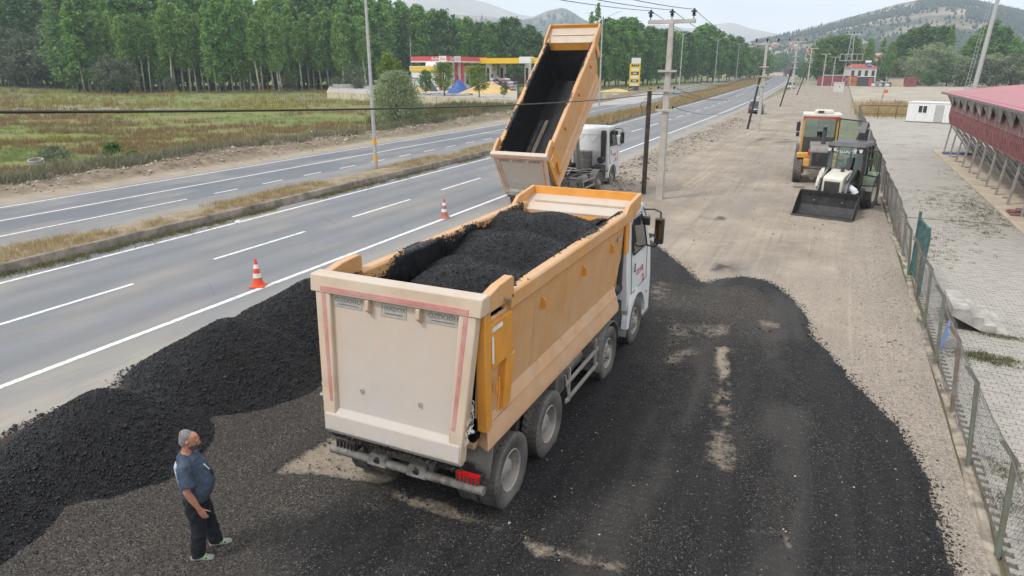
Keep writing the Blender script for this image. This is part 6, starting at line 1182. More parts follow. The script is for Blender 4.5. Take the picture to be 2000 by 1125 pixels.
b = MB(); b.loft([((0, -.02, 1.08), .12, .148), ((0, -.045, 1.2), .13, .121), ((0, -.062, 1.32), .13, .1125), ((0, -.06, 1.36), .12, .095)], n=24); bp_ = b.build('back_print', M_print2, pe, smooth=True)
for v in bp_.data.vertices: v.co.y = min(v.co.y, -.06)
MB().bar((.06, .175, 1.33), (.03, .215, 1.24), .035, .012).build('pocket_pen', M_whitetape, pe); MB().bar((.02, .215, 1.25), (.0, .245, 1.15), .05, .015).build('hanging_glasses', M_black, pe)
# trousers
b = MB(); b.loft([((0, .005, .96), .172, .140), ((0, .005, .90), .180, .145), ((0, .0, .80), .175, .135)], n=22)
for hp, kn, cf, ft in ((hipR, (.107, .015, .48), (.108, -.03, .22), (.106, -.05, .07)), (hipL, (-.118, .085, .48), (-.126, .11, .22), (-.131, .13, .07))):
    b.loft([(Vector(hp) + Vector((0, 0, .03)), .108, .122), (Vector(hp) * .6 + Vector(kn) * .4, .105, .112), (kn, .084, .090), (cf, .078, .085), (ft, .080, .088)], n=16)
tr = b.build('trousers', M_trouser, pe); remesh(tr, .010, 3); d2 = tr.modifiers.new('folds', 'DISPLACE'); d2.texture = dm; d2.strength = .036; d2.mid_level = .5
for (x, y, a) in ((.106, -.05, -.12), (-.131, .13, .10)):
    b = MB(); b.loft([((0, -.085, .035), .034, .034), ((0, -.03, .048), .042, .048), ((0, .06, .042), .047, .042), ((0, .13, .034), .050, .034), ((0, .185, .026), .036, .024)], n=14); s_ = b.build('shoe', M_shoe, pe); s_.location = (x, y, 0); s_.rotation_euler = (0, 0, a); remesh(s_, .007, 3)
    MB().prism([(-.036, -.09), (.036, -.09), (.047, 0), (.054, .12), (.036, .19), (-.036, .19), (-.054, .12), (-.047, 0)], 'z', 0, .014).build('sole', M_alu, s_)
    for k in (.05, .085): MB().tube([(-.048, k, .058), (0, k + .01, .092), (.048, k, .058)], .005, 5).build('lace', M_lime, s_)
    for k in (-1, 1): MB().lathe((k * .043, .10, .052), [(0, -.004), (.012, -.003), (.014, .003), (0, .005)], 'x', 8).build('vent_hole', M_black, s_)

# worker bending over behind the bucket
w2 = thing('person', 'person in white T-shirt bending down behind the black loader bucket', 'person', (1.18, 31.35, .02), R(78))
b = MB()
for s in (-1, 1): b.loft([((s * .10, 0, .88), .095, .10), ((s * .11, .02, .48), .062, .065), ((s * .11, -.02, .10), .045, .05), ((s * .11, .06, .04), .045, .035), ((s * .11, .16, .03), .04, .025)], n=10)
b.loft([((0, -.03, .80), .15, .12), ((0, .05, .98), .16, .12), ((0, .24, 1.12), .165, .11), ((0, .42, 1.17), .17, .10), ((0, .50, 1.17), .06, .055), ((0, .57, 1.14), .055, .055)], n=14)
b.loft([((0, .56, 1.10), .055, .05), ((0, .60, 1.10), .075, .085), ((0, .67, 1.09), .078, .09), ((0, .73, 1.10), .055, .06)], n=14)
for s in (-1, 1):
    b.loft([((s * .16, .42, 1.15), .055, .055), ((s * .22, .46, 1.0), .048, .048), ((s * .24, .50, .86), .04, .04), ((s * .21, .60, .68), .028, .03), ((s * .20, .63, .60), .035, .022)], side=(0, 1, 0), n=10)
    for k in range(4): finger(b, (s * .20 + (k - 1.5) * .018, .635, .595), (0, .2, -1), (.035, .028, .02), .009, .3, (0, 1, 0))
    finger(b, (s * .17, .61, .63), (-s * .8, .3, -.7), (.03, .025), .010, .1, (0, 1, 0))
bo = b.build('body', M_skin, w2); remesh(bo, .012, 3)
b = MB(); b.loft([((0, .0, .90), .175, .145), ((0, .08, 1.02), .185, .145), ((0, .25, 1.135), .195, .132), ((0, .42, 1.175), .19, .115), ((0, .49, 1.175), .08, .07)], n=16)
for s in (-1, 1): b.loft([((s * .12, .40, 1.16), .07, .07), ((s * .20, .44, 1.08), .075, .075), ((s * .225, .47, .98), .07, .07)], side=(0, 1, 0), n=12)
s2 = b.build('t_shirt', mat('white cotton', (.70, .71, .74), .9, var=.05), w2); remesh(s2, .013, 3)
b = MB(); b.loft([((0, -.01, .93), .165, .135), ((0, -.02, .80), .17, .13)], n=14)
for s in (-1, 1): b.loft([((s * .10, -.01, .90), .105, .115), ((s * .11, .02, .48), .08, .085), ((s * .11, -.02, .08), .07, .075)], n=12)
t3 = b.build('trousers', M_trouser, w2); remesh(t3, .014, 3)
b = MB(); b.loft([((0, .62, 1.15), .07, .07), ((0, .68, 1.135), .082, .075), ((0, .74, 1.11), .05, .06)], n=12); h3 = b.build('hair', M_black, w2); remesh(h3, .012, 2)
# ================================================================== TREES
def crown_mesh(seed, H, base, Rr, nc, nl, leaf, shape='poplar', name='crown', m=None, clump=.33, aspect=.55, ragged=.25):
    g = np.random.default_rng(seed); t = g.uniform(0, 1, nc) ** (.9 if shape == 'poplar' else .8)
    if shape == 'poplar': prof = np.clip(np.sin(np.pi * np.clip(t * .84 + .14, 0, 1)) ** .6, .10, 1) * (1 - .22 * t)
    elif shape == 'round': prof = np.sqrt(np.clip(1 - (2 * t - 1) ** 2, .03, 1))
    elif shape == 'bush': prof = np.sqrt(np.clip(1 - (1.55 * t - .55) ** 2, .03, 1))
    else: prof = np.clip(1 - t, .06, 1) ** .8
    a = g.uniform(0, 2 * np.pi, nc); lob = 1 + ragged * np.sin(a * 3 + t * 9 + seed) * g.uniform(.4, 1, nc)
    rr = Rr * prof * lob * g.uniform(.25, 1, nc) ** .55
    C = np.c_[rr * np.cos(a), rr * np.sin(a), base + (H - base) * t]; ct = g.uniform(0, 1, nc)
    per = nl // nc; n = nc * per; cs = np.repeat(np.clip(Rr * clump * (prof * .6 + .4), .05, 9), per)
    P = np.repeat(C, per, 0) + g.normal(0, 1, (n, 3)) * (cs * .55)[:, None] * np.array([1, 1, 1.15 if shape == 'poplar' else .8]); P[:, 2] = np.clip(P[:, 2], base * .7, H + leaf)
    u = g.normal(0, 1, (n, 3)); u[:, 2] *= .8; u /= np.linalg.norm(u, axis=1)[:, None]; w = g.normal(0, 1, (n, 3)); v = np.cross(u, w); v /= np.linalg.norm(v, axis=1)[:, None]
    s = (leaf * g.uniform(.6, 1.35, n))[:, None]; V = np.stack([P - u * s * .5, P + v * s * aspect * .5, P + u * s * .5, P - v * s * aspect * .5], 1).reshape(-1, 3)
    F = np.arange(n * 4).reshape(-1, 4); tint = np.repeat(np.clip(np.repeat(ct, per) * .7 + g.uniform(0, .3, n), 0, 1), 4)
    me_o = npmesh(name, V, F, m, attrs={'tint': tint}); me = me_o.data; bpy.data.objects.remove(me_o); return me
def trunk_mesh(seed, H, r, m, limbs=5, lean=.3, lo=.25, spread=1.5, name='trunk'):
    g = random.Random(seed); b = MB(); dx, dy = g.uniform(-lean, lean), g.uniform(-lean, lean)
    b.tube([(0, 0, -.2), (dx * .3, dy * .3, H * .3), (dx * .8, dy * .8, H * .65), (dx, dy, H * .95)], [r * 1.25, r, r * .65, r * .2], 7)
    for i in range(limbs):
        z = H * (lo + (.85 - lo) * (i + g.random()) / limbs); a = g.uniform(0, 6.28); L_ = spread * g.uniform(.6, 1.1) * (1 - .5 * z / H); f = z / H
        p = Vector((dx * f, dy * f, z)); b.tube([p, p + Vector((math.cos(a) * L_ * .5, math.sin(a) * L_ * .5, L_ * .7)), p + Vector((math.cos(a) * L_, math.sin(a) * L_, L_ * 1.6))], [r * .45, r * .3, r * .1], 5)
    o = b.build(name, m, smooth=True); me = o.data; bpy.data.objects.remove(o); return me
M_pop = leafmat('poplar leaves', (.08, .185, .04), (.25, .44, .115), trans=.36); M_popl = leafmat('light poplar leaves', (.11, .22, .05), (.30, .46, .13), trans=.36); M_dark = leafmat('dark leaves', (.058, .13, .042), (.185, .305, .105), trans=.3); M_grey = leafmat('grey green leaves', (.085, .115, .07), (.18, .215, .14), trans=.22); M_will = leafmat('willow leaves', (.17, .235, .11), (.40, .46, .27), trans=.38); M_lime2 = leafmat('yellow green leaves', (.10, .17, .03), (.25, .34, .08), trans=.3)
M_bark = mat('pale poplar bark', (.50, .48, .42), .85, var=.25, scale=1.2); M_barkd = mat('dark bark', (.10, .085, .068), .9, var=.25, scale=2)
PROTO = {'popA': (crown_mesh(1, 21, 3.5, 3.0, 150, 4500, .70, m=M_pop), trunk_mesh(1, 20, .17, M_bark)), 'popB': (crown_mesh(2, 21, 6.5, 2.7, 150, 4000, .66, m=M_popl), trunk_mesh(2, 20, .21, M_bark, lean=.8)), 'popC': (crown_mesh(3, 21, 2.5, 3.4, 160, 5000, .74, m=M_pop), trunk_mesh(3, 20, .18, M_bark)), 'popD': (crown_mesh(4, 21, 9, 2.3, 120, 3000, .62, m=M_popl), trunk_mesh(4, 20, .20, M_bark, 8, lean=1.3)),
  'thin': (crown_mesh(5, 21, 1.5, 1.7, 120, 2600, .55, m=M_pop), trunk_mesh(5, 20, .14, M_bark)), 'dark': (crown_mesh(6, 21, 2, 4.0, 150, 4600, .8, m=M_dark), trunk_mesh(6, 19, .2, M_barkd)),
  'round': (crown_mesh(7, 10, 1.5, 4.6, 120, 4600, .60, 'round', m=M_dark, ragged=.45, clump=.24), trunk_mesh(7, 8, .22, M_barkd, 7, .4, .15, 2.5)), 'grey': (crown_mesh(8, 10, .8, 5.0, 130, 4800, .60, 'round', m=M_grey, ragged=.5, clump=.22), trunk_mesh(8, 8, .25, M_barkd, 7, .4, .15, 2.5)),
  'willow': (crown_mesh(9, 10, .4, 4.8, 140, 5400, .60, 'round', m=M_will, aspect=.4, ragged=.5, clump=.22), trunk_mesh(9, 8, .22, M_barkd, 7, .5, .1, 2.5)), 'lime': (crown_mesh(10, 10, 1.2, 3.2, 80, 3000, .38, 'cone', m=M_lime2), trunk_mesh(10, 8.5, .15, M_barkd)),
  'lush': (crown_mesh(12, 10, 2.2, 3.6, 90, 4200, .5, 'round', m=M_lime2, ragged=.3), trunk_mesh(12, 8, .18, M_barkd, 7, .3, .2, 2.2)), 'cyp': (crown_mesh(11, 12, .3, 1.3, 80, 2200, .4, m=M_dark), trunk_mesh(11, 11, .12, M_barkd))}
HN = {'round': 10, 'grey': 10, 'willow': 10, 'lime': 10, 'lush': 10, 'cyp': 12}
NM = {'popA': 'poplar_tree', 'popB': 'poplar_tree', 'popC': 'poplar_tree', 'popD': 'poplar_tree', 'thin': 'poplar_tree', 'dark': 'broadleaf_tree', 'round': 'broadleaf_tree', 'grey': 'broadleaf_tree', 'willow': 'willow_tree', 'lime': 'young_tree', 'lush': 'young_tree', 'cyp': 'cypress_tree'}
def tree(kind, x, y, H, lab, grp=None, z=0.0, wide=1.0, seed=None):
    s = H / HN.get(kind, 21); t = thing(NM[kind], lab, 'tree', (x, y, z), random.uniform(0, 6.28), grp); t.scale = (s * wide, s * wide, s)
    for nme, me in zip(('crown', 'trunk'), PROTO[kind]):
        o = bpy.data.objects.new(nme, me); COL.objects.link(o); o.parent = t
    return t
def tree_px(kind, px, top, D, lab, grp=None, z=0.0, wide=1.0):
    p = onD(px, top, D); return tree(kind, p[0], p[1], p[2] - z, lab, grp, z, wide)
rt = random.Random(5)
# wood beyond the field
for i in range(46):
    px = 165 + i * 12.2 + rt.uniform(-5, 5); by = 182 - 1.5 * abs(math.sin(i * .9)) - (4 if px > 560 else 0); p = G(px, by); k = rt.choice(['popB', 'popD', 'popA', 'popD', 'popB']); z = float(fieldz(np.array(p[0]), np.array(p[1])))
    tree(k, p[0], p[1], rt.uniform(16.5, 21.5), {'popA': 'slender poplar of mid green at the open edge of the wood beyond the pasture', 'popB': 'slender light green poplar with pale trunk at the edge of the wood', 'popD': 'bare-stemmed pale trunk poplar leaning at the edge of the wood'}[k], 'poplars along the front edge of the wood', z, rt.uniform(.85, 1.15))
for r in range(5):
    for i in range(30):
        px = 145 + i * 20.5 + rt.uniform(-8, 8); D = 207 + r * 13 + rt.uniform(-4, 4); p = onD(px, 150, D); k = rt.choice(['popA', 'popC', 'dark', 'popA', 'popC']); z = float(fieldz(np.array(p[0]), np.array(p[1])))
        tree(k, p[0], p[1], rt.uniform(20.5, 25.5) + r * .9, 'tall dark green poplar standing deep inside the wood' if k != 'dark' else 'broad dark tree standing deep inside the wood', 'trees deep in the wood', z, rt.uniform(1.0, 1.3))
for i in range(30):   # far left part of the wood
    px = -110 + i * 9.5 + rt.uniform(-4, 4); D = 262 + (i % 3) * 10; p = onD(px, 150, D); z = float(fieldz(np.array(p[0]), np.array(p[1])))
    tree(rt.choice(['dark', 'popC', 'dark']), p[0], p[1], rt.uniform(22, 26), 'dark dense tree in the far plantation with bare trunk row', 'trees of the far plantation', z, 1.25)
for i in range(40):
    px = -60 + i * 6.2; p = onD(px, 155, 256 + rt.uniform(-2, 2)); z = float(fieldz(np.array(p[0]), np.array(p[1]))); o = MB().cyl((0, 0, -.2), (rt.uniform(-.2, .2), 0, 6), .17, .14, n=6).build('bare_trunk', M_bark, smooth=True); o.location = (p[0], p[1], z); tag(o, 'pale bare trunk standing in the plantation row', 'tree trunk', 'bare trunks of the far plantation')
for px, top, D, w in ((95, 52, 245, 1.15), (40, 70, 248, .9), (10, 60, 252, .9)):
    p = onD(px, 150, D); z = float(fieldz(np.array(p[0]), np.array(p[1]))); tree_px('grey', px, top, D, 'rounded grey green tree in front of the far plantation', 'rounded trees by the plantation', z, w)
for px, top, D in ((560, 140, 196), (205, 110, 188), (238, 118, 190), (330, 150, 190), (690, 128, 178), (700, 150, 170), (655, 150, 182), (480, 158, 191)): tree_px('grey', px, top, D, 'low grey green bushy tree at the foot of the wood', 'bushy trees at the foot of the wood', .1, .75)
# behind the station
for px, top in ((715, 2), (735, 6), (752, -2), (775, 6), (790, 10), (808, 12), (822, 16), (838, 20), (852, 26), (868, 24), (885, 28), (900, 34), (915, 32), (932, 40), (950, 46), (965, 44), (985, 38), (1005, 38), (1018, 52), (1032, 50), (1048, 62)):
    for j in range(2): tree_px(rt.choice(['popC', 'thin', 'popA', 'dark']) if px < 1015 else 'dark', px + rt.uniform(-6, 6), top + rt.uniform(-3, 5) + j * 9, 236 + j * 11 + rt.uniform(-4, 4), 'tall dark poplar standing behind the fuel station', 'poplars behind the fuel station', .8, 1.25)
for px, top, D in ((1155, 25, 205), (1168, 8, 210)): tree_px('thin', px, top, D, 'narrow tall poplar rising behind the raised truck body', 'poplars behind the raised truck body', 0, .8)
# row beyond the station sign
for i in range(30):
    f = i / 29; px = 1150 + 318 * f + rt.uniform(-4, 4); top = np.interp(px, [1150, 1185, 1235, 1262, 1310, 1350, 1378, 1430, 1450, 1470], [60, 40, 36, 58, 58, 62, 50, 66, 80, 96]) + rt.uniform(-3, 7); D = np.interp(f, [0, 1], [205, 345]) + (i % 2) * 14
    tree_px(rt.choice(['popC', 'dark', 'popA']), px, top, D, 'leafy poplar in the row beyond the station price sign', 'poplars beyond the price sign', 0, 1.3)
for i in range(10): p = onD(1465 + i * 9, 140, 380 + i * 45); tree('round', p[0], p[1], rt.uniform(10, 16), 'small round roadside tree near the far town', 'roadside trees near the far town', 0, 1.2)
# right hand side, behind the sheds
for k, px, top, D in (('round', 1630, 74, 300), ('round', 1652, 72, 292), ('round', 1618, 92, 300), ('popB', 1678, 82, 300), ('popB', 1702, 76, 302), ('thin', 1728, 74, 300), ('popB', 1744, 82, 296), ('dark', 1766, 70, 310), ('dark', 1786, 58, 312), ('dark', 1806, 52, 315), ('dark', 1826, 56, 312), ('dark', 1846, 54, 316), ('thin', 1862, 50, 300), ('popC', 1900, 72, 300), ('popC', 1925, 52, 302), ('popC', 1945, 42, 300), ('dark', 1964, 56, 305), ('popC', 1986, 74, 300), ('popC', 2010, 76, 305), ('popC', 2040, 70, 305), ('round', 1580, 122, 380), ('round', 1566, 130, 420), ('dark', 1600, 118, 360)):
    tree_px(k, px, top, D, {'round': 'round dark tree beside the lattice tower', 'popB': 'light green poplar behind the red-roofed house', 'thin': 'narrow poplar behind the red-roofed house', 'dark': 'tall dark tree mass behind the bare lot', 'popC': 'green poplar beside the floodlight mast'}[k], 'tall trees behind the sheds', 0, 1.3 if k in ('dark', 'popC') else 1.0)
for k, px, top, D in (('round', 1668, 138, 278), ('round', 1700, 120, 280), ('round', 1735, 122, 280), ('willow', 1768, 112, 275), ('willow', 1800, 110, 272), ('willow', 1832, 86, 285), ('round', 1858, 116, 270), ('willow', 1884, 112, 268), ('grey', 1915, 112, 266), ('willow', 1948, 106, 268), ('grey', 1985, 108, 265), ('willow', 2015, 104, 265), ('round', 1820, 140, 262), ('grey', 1640, 132, 282)):
    tree_px(k, px, top, D + (30 if px < 1800 else 8), {'round': 'low dark green tree growing among the sheds', 'willow': 'pale green willow behind the bare lot', 'grey': 'grey green bushy tree behind the bare lot'}[k], 'bushy trees around the bare lot', 0, 1.15)
# big bush by the road, station trees
bb = crown_mesh(31, 5.4, .3, 2.6, 190, 19000, .25, 'bush', m=M_will, aspect=.30, clump=.30, ragged=.22); bt = trunk_mesh(31, 4.2, .12, M_barkd, 10, .3, .05, 1.8)
t = thing('willow_bush', 'large round pale green willow bush beside the near street lamp', 'bush', (-40.8, 59.5, 0)); [setattr(bpy.data.objects.new(nm, me), 'parent', t) for nm, me in ()]
for nm, me in (('crown', bb), ('trunk', bt)): o = bpy.data.objects.new(nm, me); COL.objects.link(o); o.parent = t
tree_px('lime', 756, 106, 82, 'yellow green young tree behind the large willow bush'); tree_px('lime', 778, 122, 84, 'smaller yellow green tree beside the large willow bush', None, 0, .7)
def leafbush(name, lab, x, y, H, Rr, m, seed, n=1600, leaf=.12, z=0): o = bpy.data.objects.new(name, crown_mesh(seed, H, .02, Rr, 40, n, leaf, 'bush', name, m, aspect=.7)); COL.objects.link(o); o.location = (x, y, z); tag(o, lab, 'bush')
p = G(222, 313); leafbush('leafy_bush', 'bright green leafy bush on the rubble bank', p[0], p[1], .75, .55, leafmat('bright leaves', (.05, .12, .02), (.11, .22, .05)), 41, z=.35)
p = G(262, 316); leafbush('leafy_bush', 'small yellowish leafy plant beside the bright green bush', p[0], p[1], .45, .4, M_lime2, 42, 700, z=.3); p = G(110, 316); leafbush('grey_shrub', 'grey twiggy shrub next to the concrete ring', p[0], p[1], .8, .9, M_grey, 43, 1400, .1, .1); p = G(1000, 205); 
p = G(915, 232); leafbush('red_shrub', 'reddish brown shrub on the verge before the reeds', p[0], p[1], 1.1, 1.6, M_sedge, 44, 1800, .14)
p = G(73, 326); rg = MB(); rg.lathe((0, 0, 0), [(.45, 0), (.45, .35), (.37, .35), (.37, .1)], 'z', 24); rg = rg.build('concrete_ring', M_concrete, smooth=35); rg.location = (p[0], p[1], .12); rg.rotation_euler = (.15, .1, 0); tag(rg, 'half buried concrete ring on the rubble bank', 'concrete ring')
p = G(668, 272); tag(rocks('rubble_mound', np.array([[p[0] + rt.gauss(0, .5), p[1] + rt.gauss(0, .5), max(.02, .45 - .3 * abs(rt.gauss(0, 1)))] for _ in range(160)]), np.array([rt.uniform(.06, .22) for _ in range(160)]), rockmat('pale rubble', (.3, .26, .21), (.45, .4, .34)), seed=55), 'small pale rubble mound at the roadside near the street lamp', 'rubble', kind='stuff')

# ================================================================== FUEL STATION
M_pad = mat('station forecourt', (.40, .385, .36), .9, var=.12, scale=.3); M_wallc = mat('cream stained wall', (.56, .49, .35), .85, var=.15, scale=1.0, col2=(.40, .33, .22)); M_red = mat('station red', (.62, .06, .08), .5, var=.05, dust=.25, dustcol=(.6, .3, .3)); M_yels = mat('station yellow', (.80, .52, .02), .5, var=.05); M_wht = mat('station white', (.74, .74, .73), .55, var=.04); M_grain = mat('golden grain', (.60, .42, .18), .9, var=.10, scale=.8, bump=.3, bscale=8); M_tarp = mat('blue tarpaulin', (.03, .10, .34), .5, var=.2, scale=1.2, bump=.5, bscale=3)
A_, B_, C_ = G(640, 193), G(830, 204), G(1010, 211); zp = 1.25
pad = MB(); F1, F2 = onD(1010, 150, 240), onD(648, 150, 240); pad.add([(A_[0], A_[1], zp), (B_[0], B_[1], zp), (C_[0], C_[1], zp), (F1[0], F1[1], zp), (F2[0], F2[1], zp)], [(0, 1, 2, 3, 4)]); tag(pad.build('station_ground', M_pad), kind='structure')
rw = thing('retaining_wall', 'cream stained retaining wall in front of the fuel station', 'wall', tuple(A_[:2]) + (0,)); P0, P1, P2 = [Vector((p[0] - A_[0], p[1] - A_[1], 0)) for p in (A_, B_, C_)]
for a, c in ((P0, P1), (P1, P2)):
    n_ = 7
    for j in range(n_): q0, q1 = a.lerp(c, j / n_ + .002), a.lerp(c, (j + 1) / n_ - .002); MB().bar(q0 + Vector((0, 0, .62)), q1 + Vector((0, 0, .62)), .25, 1.35).build('wall_panel', M_wallc, rw)
MB().bar(P0 + Vector((0, 0, .62)), Vector((F2[0] - A_[0], F2[1] - A_[1], .62)), .25, 1.35).build('wall_panel', M_wallc, rw)
MB().bar(P2 + Vector((0, 0, .62)), P2 + Vector((6, 30, .62)), .25, 1.35).build('wall_panel', M_wallc, rw)
p = G(672, 183); cw = MB().box(-2.6, 2.6, -.2, .2, 0, 1.3).build('concrete_block', M_concrete); cw.location = (p[0], p[1], .9); cw.rotation_euler = (0, 0, .4); tag(cw, 'pale concrete block wall piece at the end of the station wall', 'block')
st = thing('fuel_station_canopy', 'fuel station canopy with red lettered fascia on red and white columns', 'canopy'); K = onD(877, 178, 150); Kx, Ky = K[0], K[1]; zt, zb = onD(877, 110, 150)[2], onD(877, 121.5, 150)[2]
xl = onY(804, 110, Ky)[0]; yr = onX(951, 112, Kx)[1]
st.location = (Kx, Ky, zp); dz = -zp
MB().box(xl - Kx, 0, 0, yr - Ky, zb + dz + .1, zt + dz - .05).build('canopy_roof', M_wht, st)
MB().box(xl - Kx - .1, .0, -.12, 0.0, zb + dz + .25, zt + dz).build('red_fascia', M_red, st); MB().box(.0, .12, -.12, yr - Ky, zb + dz + .25, zt + dz).build('red_fascia', M_red, st); MB().box(xl - Kx - .1, .14, -.14, -.0, zb + dz, zb + dz + .245).build('fascia_trim', M_wht, st); MB().box(.0, .14, -.0, yr - Ky, zb + dz, zb + dz + .245).build('fascia_trim', M_wht, st)
def fascia_text(px, cx_px, wpx, face):
    hh = (zt - zb) * .62; zc = (zt + zb) / 2 + dz + .12
    if face == 'y': x0 = onY(cx_px, 115, Ky)[0] - Kx; o1 = frame((x0, -.125, zc), (1, 0, 0), (0, 0, 1)); x1 = onY(cx_px + 15, 115, Ky)[0] - Kx; bx = MB().box(x1 - 1.05, x1 + .75, -.124, -.121, zc - hh * .75, zc + hh * .75); o2 = frame((x1 - .15, -.127, zc), (1, 0, 0), (0, 0, 1))
    else: y0 = onX(cx_px, 115, Kx)[1] - Ky; o1 = frame((.125, y0, zc), (0, 1, 0), (0, 0, 1)); y1 = onX(cx_px + 9, 115, Kx)[1] - Ky; bx = MB().box(.121, .124, y1 - 1.4, y1 + 1.3, zc - hh * .75, zc + hh * .75); o2 = frame((.127, y1 - .05, zc), (0, 1, 0), (0, 0, 1))
    xs_ = 1.0 if face == 'y' else 1.35
    put_text('lettering', 'ExEn', hh * 1.35, M_wht, st, o1, .01, .95, xs_); bx.build('letter_panel', M_wht, st); put_text('lettering', 'Gaz', hh * 1.25, M_red, st, o2, .01, .95, xs_)
fascia_text(0, 851, 0, 'y'); fascia_text(0, 884, 0, 'x')
for px in (858, 889, 901):
    p = onD(px, 165, 153 if px < 880 else 158); c = MB().box(-.45, .15, -.4, .4, 0, zb + dz + .05).build('column', M_wht, st); c.location = (p[0] - Kx, p[1] - Ky, 0); MB().box(.152, .46, -.41, .41, 0, zb + dz + .04).build('red_facing', M_red, c)
yc = thing('fuel_station_canopy', 'yellow fasciaed fuel station canopy on white columns beside the red one', 'canopy'); Y1 = Ky + 14; xa, xb = onY(902, 118, Y1)[0], onY(1013, 118, Y1)[0]; z1, z0 = onY(970, 113.5, Y1)[2], onY(970, 124, Y1)[2]; yc.location = (xb, Y1, zp)
MB().box(xa - xb, 0, 0.01, 16, z0 - zp + .1, z1 - zp - .1).build('canopy_roof', M_wht, yc); MB().box(xa - xb, 0, -.15, 0, z0 - zp, z1 - zp).build('yellow_fascia', M_yels, yc); MB().box(.0, .15, -.15, 16, z0 - zp, z1 - zp).build('yellow_fascia', M_yels, yc)
xw0, xw1 = onY(1014, 118, Y1 - .6)[0] - xb, onY(1037, 118, Y1 - .6)[0] - xb; MB().box(xw0, xw1, -.7, 1.2, onY(1020, 124, Y1 - .6)[2] - zp, onY(1020, 111, Y1 - .6)[2] - zp).build('logo_box', M_wht, yc, bevel=.08)
MB().box(xw1, xw1 + 6, .2, 3, z0 - zp, z1 - zp).build('yellow_fascia', M_yels, yc)
M_pump = mat('fuel pump body', (.12, .12, .13), .5, var=.1)
for i, (px, D) in enumerate(((955.5, 163), (982, 168), (1031, 162))):
    p = onD(px, 150, D); c = MB().box(-.62, .62, -.5, .5, 0, z0 - zp + .1).build('column', M_wht, yc); c.location = (p[0] - xb, p[1] - Y1, 0)
    MB().box(-.35, .3, -.53, -.505, 2.0, 4.6).build('column_art', M_black, c); MB().box(-.3, .45, -.9, -.52, 0, 2.0).build('fuel_pump', M_pump, c, bevel=.05); MB().box(.7, .95, -.3, .0, 2.5, 3.3).build('fire_box', M_pump, c)
sb = thing('station_shop', 'low white station shop with yellow top band', 'building'); p = onD(804, 171, 172); q_ = onY(925, 150, p[1])[0]; zs = lambda py: onD(804, py, 172)[2] - zp; sb.location = (p[0], p[1], zp); wS = q_ - p[0]
MB().box(0, wS, 0, 12, 0, zs(139)).build('wall', M_wht, sb); MB().box(-.2, wS + .2, -.25, 12, zs(139), zs(130.5)).build('yellow_band', M_yels, sb); MB().box(-.22, wS + .22, -.27, 12, zs(130.5), zs(129)).build('roof_edge', M_wht, sb)
w1 = onY(857, 150, p[1])[0] - p[0]; MB().box(0, w1, -.02, 0, 2.2, 2.35).build('dark_stripe', M_black, sb)
for a, c_, z0_, z1_ in ((.30, .40, .3, 2.1), (.12, .18, 1.7, 2.0)): MB().box(w1 * a, w1 * c_, -.03, 0, z0_, z1_).build('door' if a > .2 else 'vent', M_glass if a > .2 else M_black, sb)
for j in range(5): x = w1 + 2.2 + j * (wS - w1 - 3) / 5; w = MB().box(x, x + (wS - w1 - 3) / 5 - .3, -.06, 0, .9, 3.0).build('window', M_wht, sb); MB().box(x + .15, x + (wS - w1 - 3) / 5 - .45, -.07, -.061, 1.0, 2.9).build('pane', M_glass, w)
tk = MB().lathe((0, 0, 0), [(0, -2.2), (1.3, -2.0), (1.5, 0), (1.3, 2.0), (0, 2.2)], 'x', 18).build('roof_tank', M_wht, smooth=40); pt = onD(846, 122, 178); tk.scale = (.8, .8, .8); tk.location = (pt[0], pt[1], zp + zs(129) + .2); tag(tk, 'white cylindrical tank on the roof of the station shop', 'tank')
fl = MB().cyl((0, 0, 0), (0, 0, 11.5), .07, .05, n=8).build('flag_pole', M_galv); p = onD(804.5, 160, 168); fl.location = (p[0], p[1], zp); tag(fl, 'thin bare flag pole beside the station shop', 'pole')
def heap(name, lab, px, py, D, rx, ry, h, m, cat, seed, rz=0):
    p = onD(px, py, D); u = np.linspace(-1.05, 1.05, 34); X, Y = np.meshgrid(u, u, indexing='ij'); r = np.hypot(X, Y); Z = h * (1.06 - np.sqrt(r ** 2 + .012)) + .05 * h * (fbm(X * 3, Y * 3, 3, seed) - .5)
    o = gridmesh(name, u * rx, u * ry, np.maximum(Z, -.05), m, keep=Z > -.06 * h); o.location = (p[0], p[1], zp); o.rotation_euler = (0, 0, YAW + rz); tag(o, lab, cat)
heap('grain_heap', 'large golden grain heap tipped before the yellow canopy', 953, 188, 134, 5.4, 4.5, 2.3, M_grain, 'grain heap', 1); heap('grain_heap', 'small golden grain heap beside the station shop', 815, 178, 140, 3.2, 3, 1.0, M_grain, 'grain heap', 2); heap('grain_heap', 'golden grain heap behind the first pump column', 948, 168, 158, 3.5, 3.5, 2.0, M_grain, 'grain heap', 3)
heap('tarp_heap', 'steep heap covered by blue tarpaulin in front of the red columns', 897, 182, 137, 2.3, 2.2, 2.7, M_tarp, 'tarpaulin', 4); heap('tarp_heap', 'dark tarpaulin covered heap beside the station shop', 840, 176, 148, 1.6, 1.6, 2.6, M_dgrey, 'tarpaulin', 5)
u = np.linspace(0, 1, 40); v = np.linspace(0, 1, 14); X, Y = np.meshgrid(u, v, indexing='ij'); o = gridmesh('blue_tarp', u * 9.0, v * 1.6, .05 + .35 * fbm(X * 9, Y * 3, 3, 88), M_tarp); p = onD(824, 186, 125); o.location = (p[0], p[1], zp); o.rotation_euler = (0, 0, YAW + .03); tag(o, 'rumpled blue tarpaulin lying along the top of the station wall', 'tarpaulin')
SM = [mat('sack cloth %d' % i, c, .8, var=.15, scale=4) for i, c in enumerate(((.42, .12, .13), (.45, .44, .48), (.30, .22, .26), (.10, .10, .12), (.5, .42, .44)))]
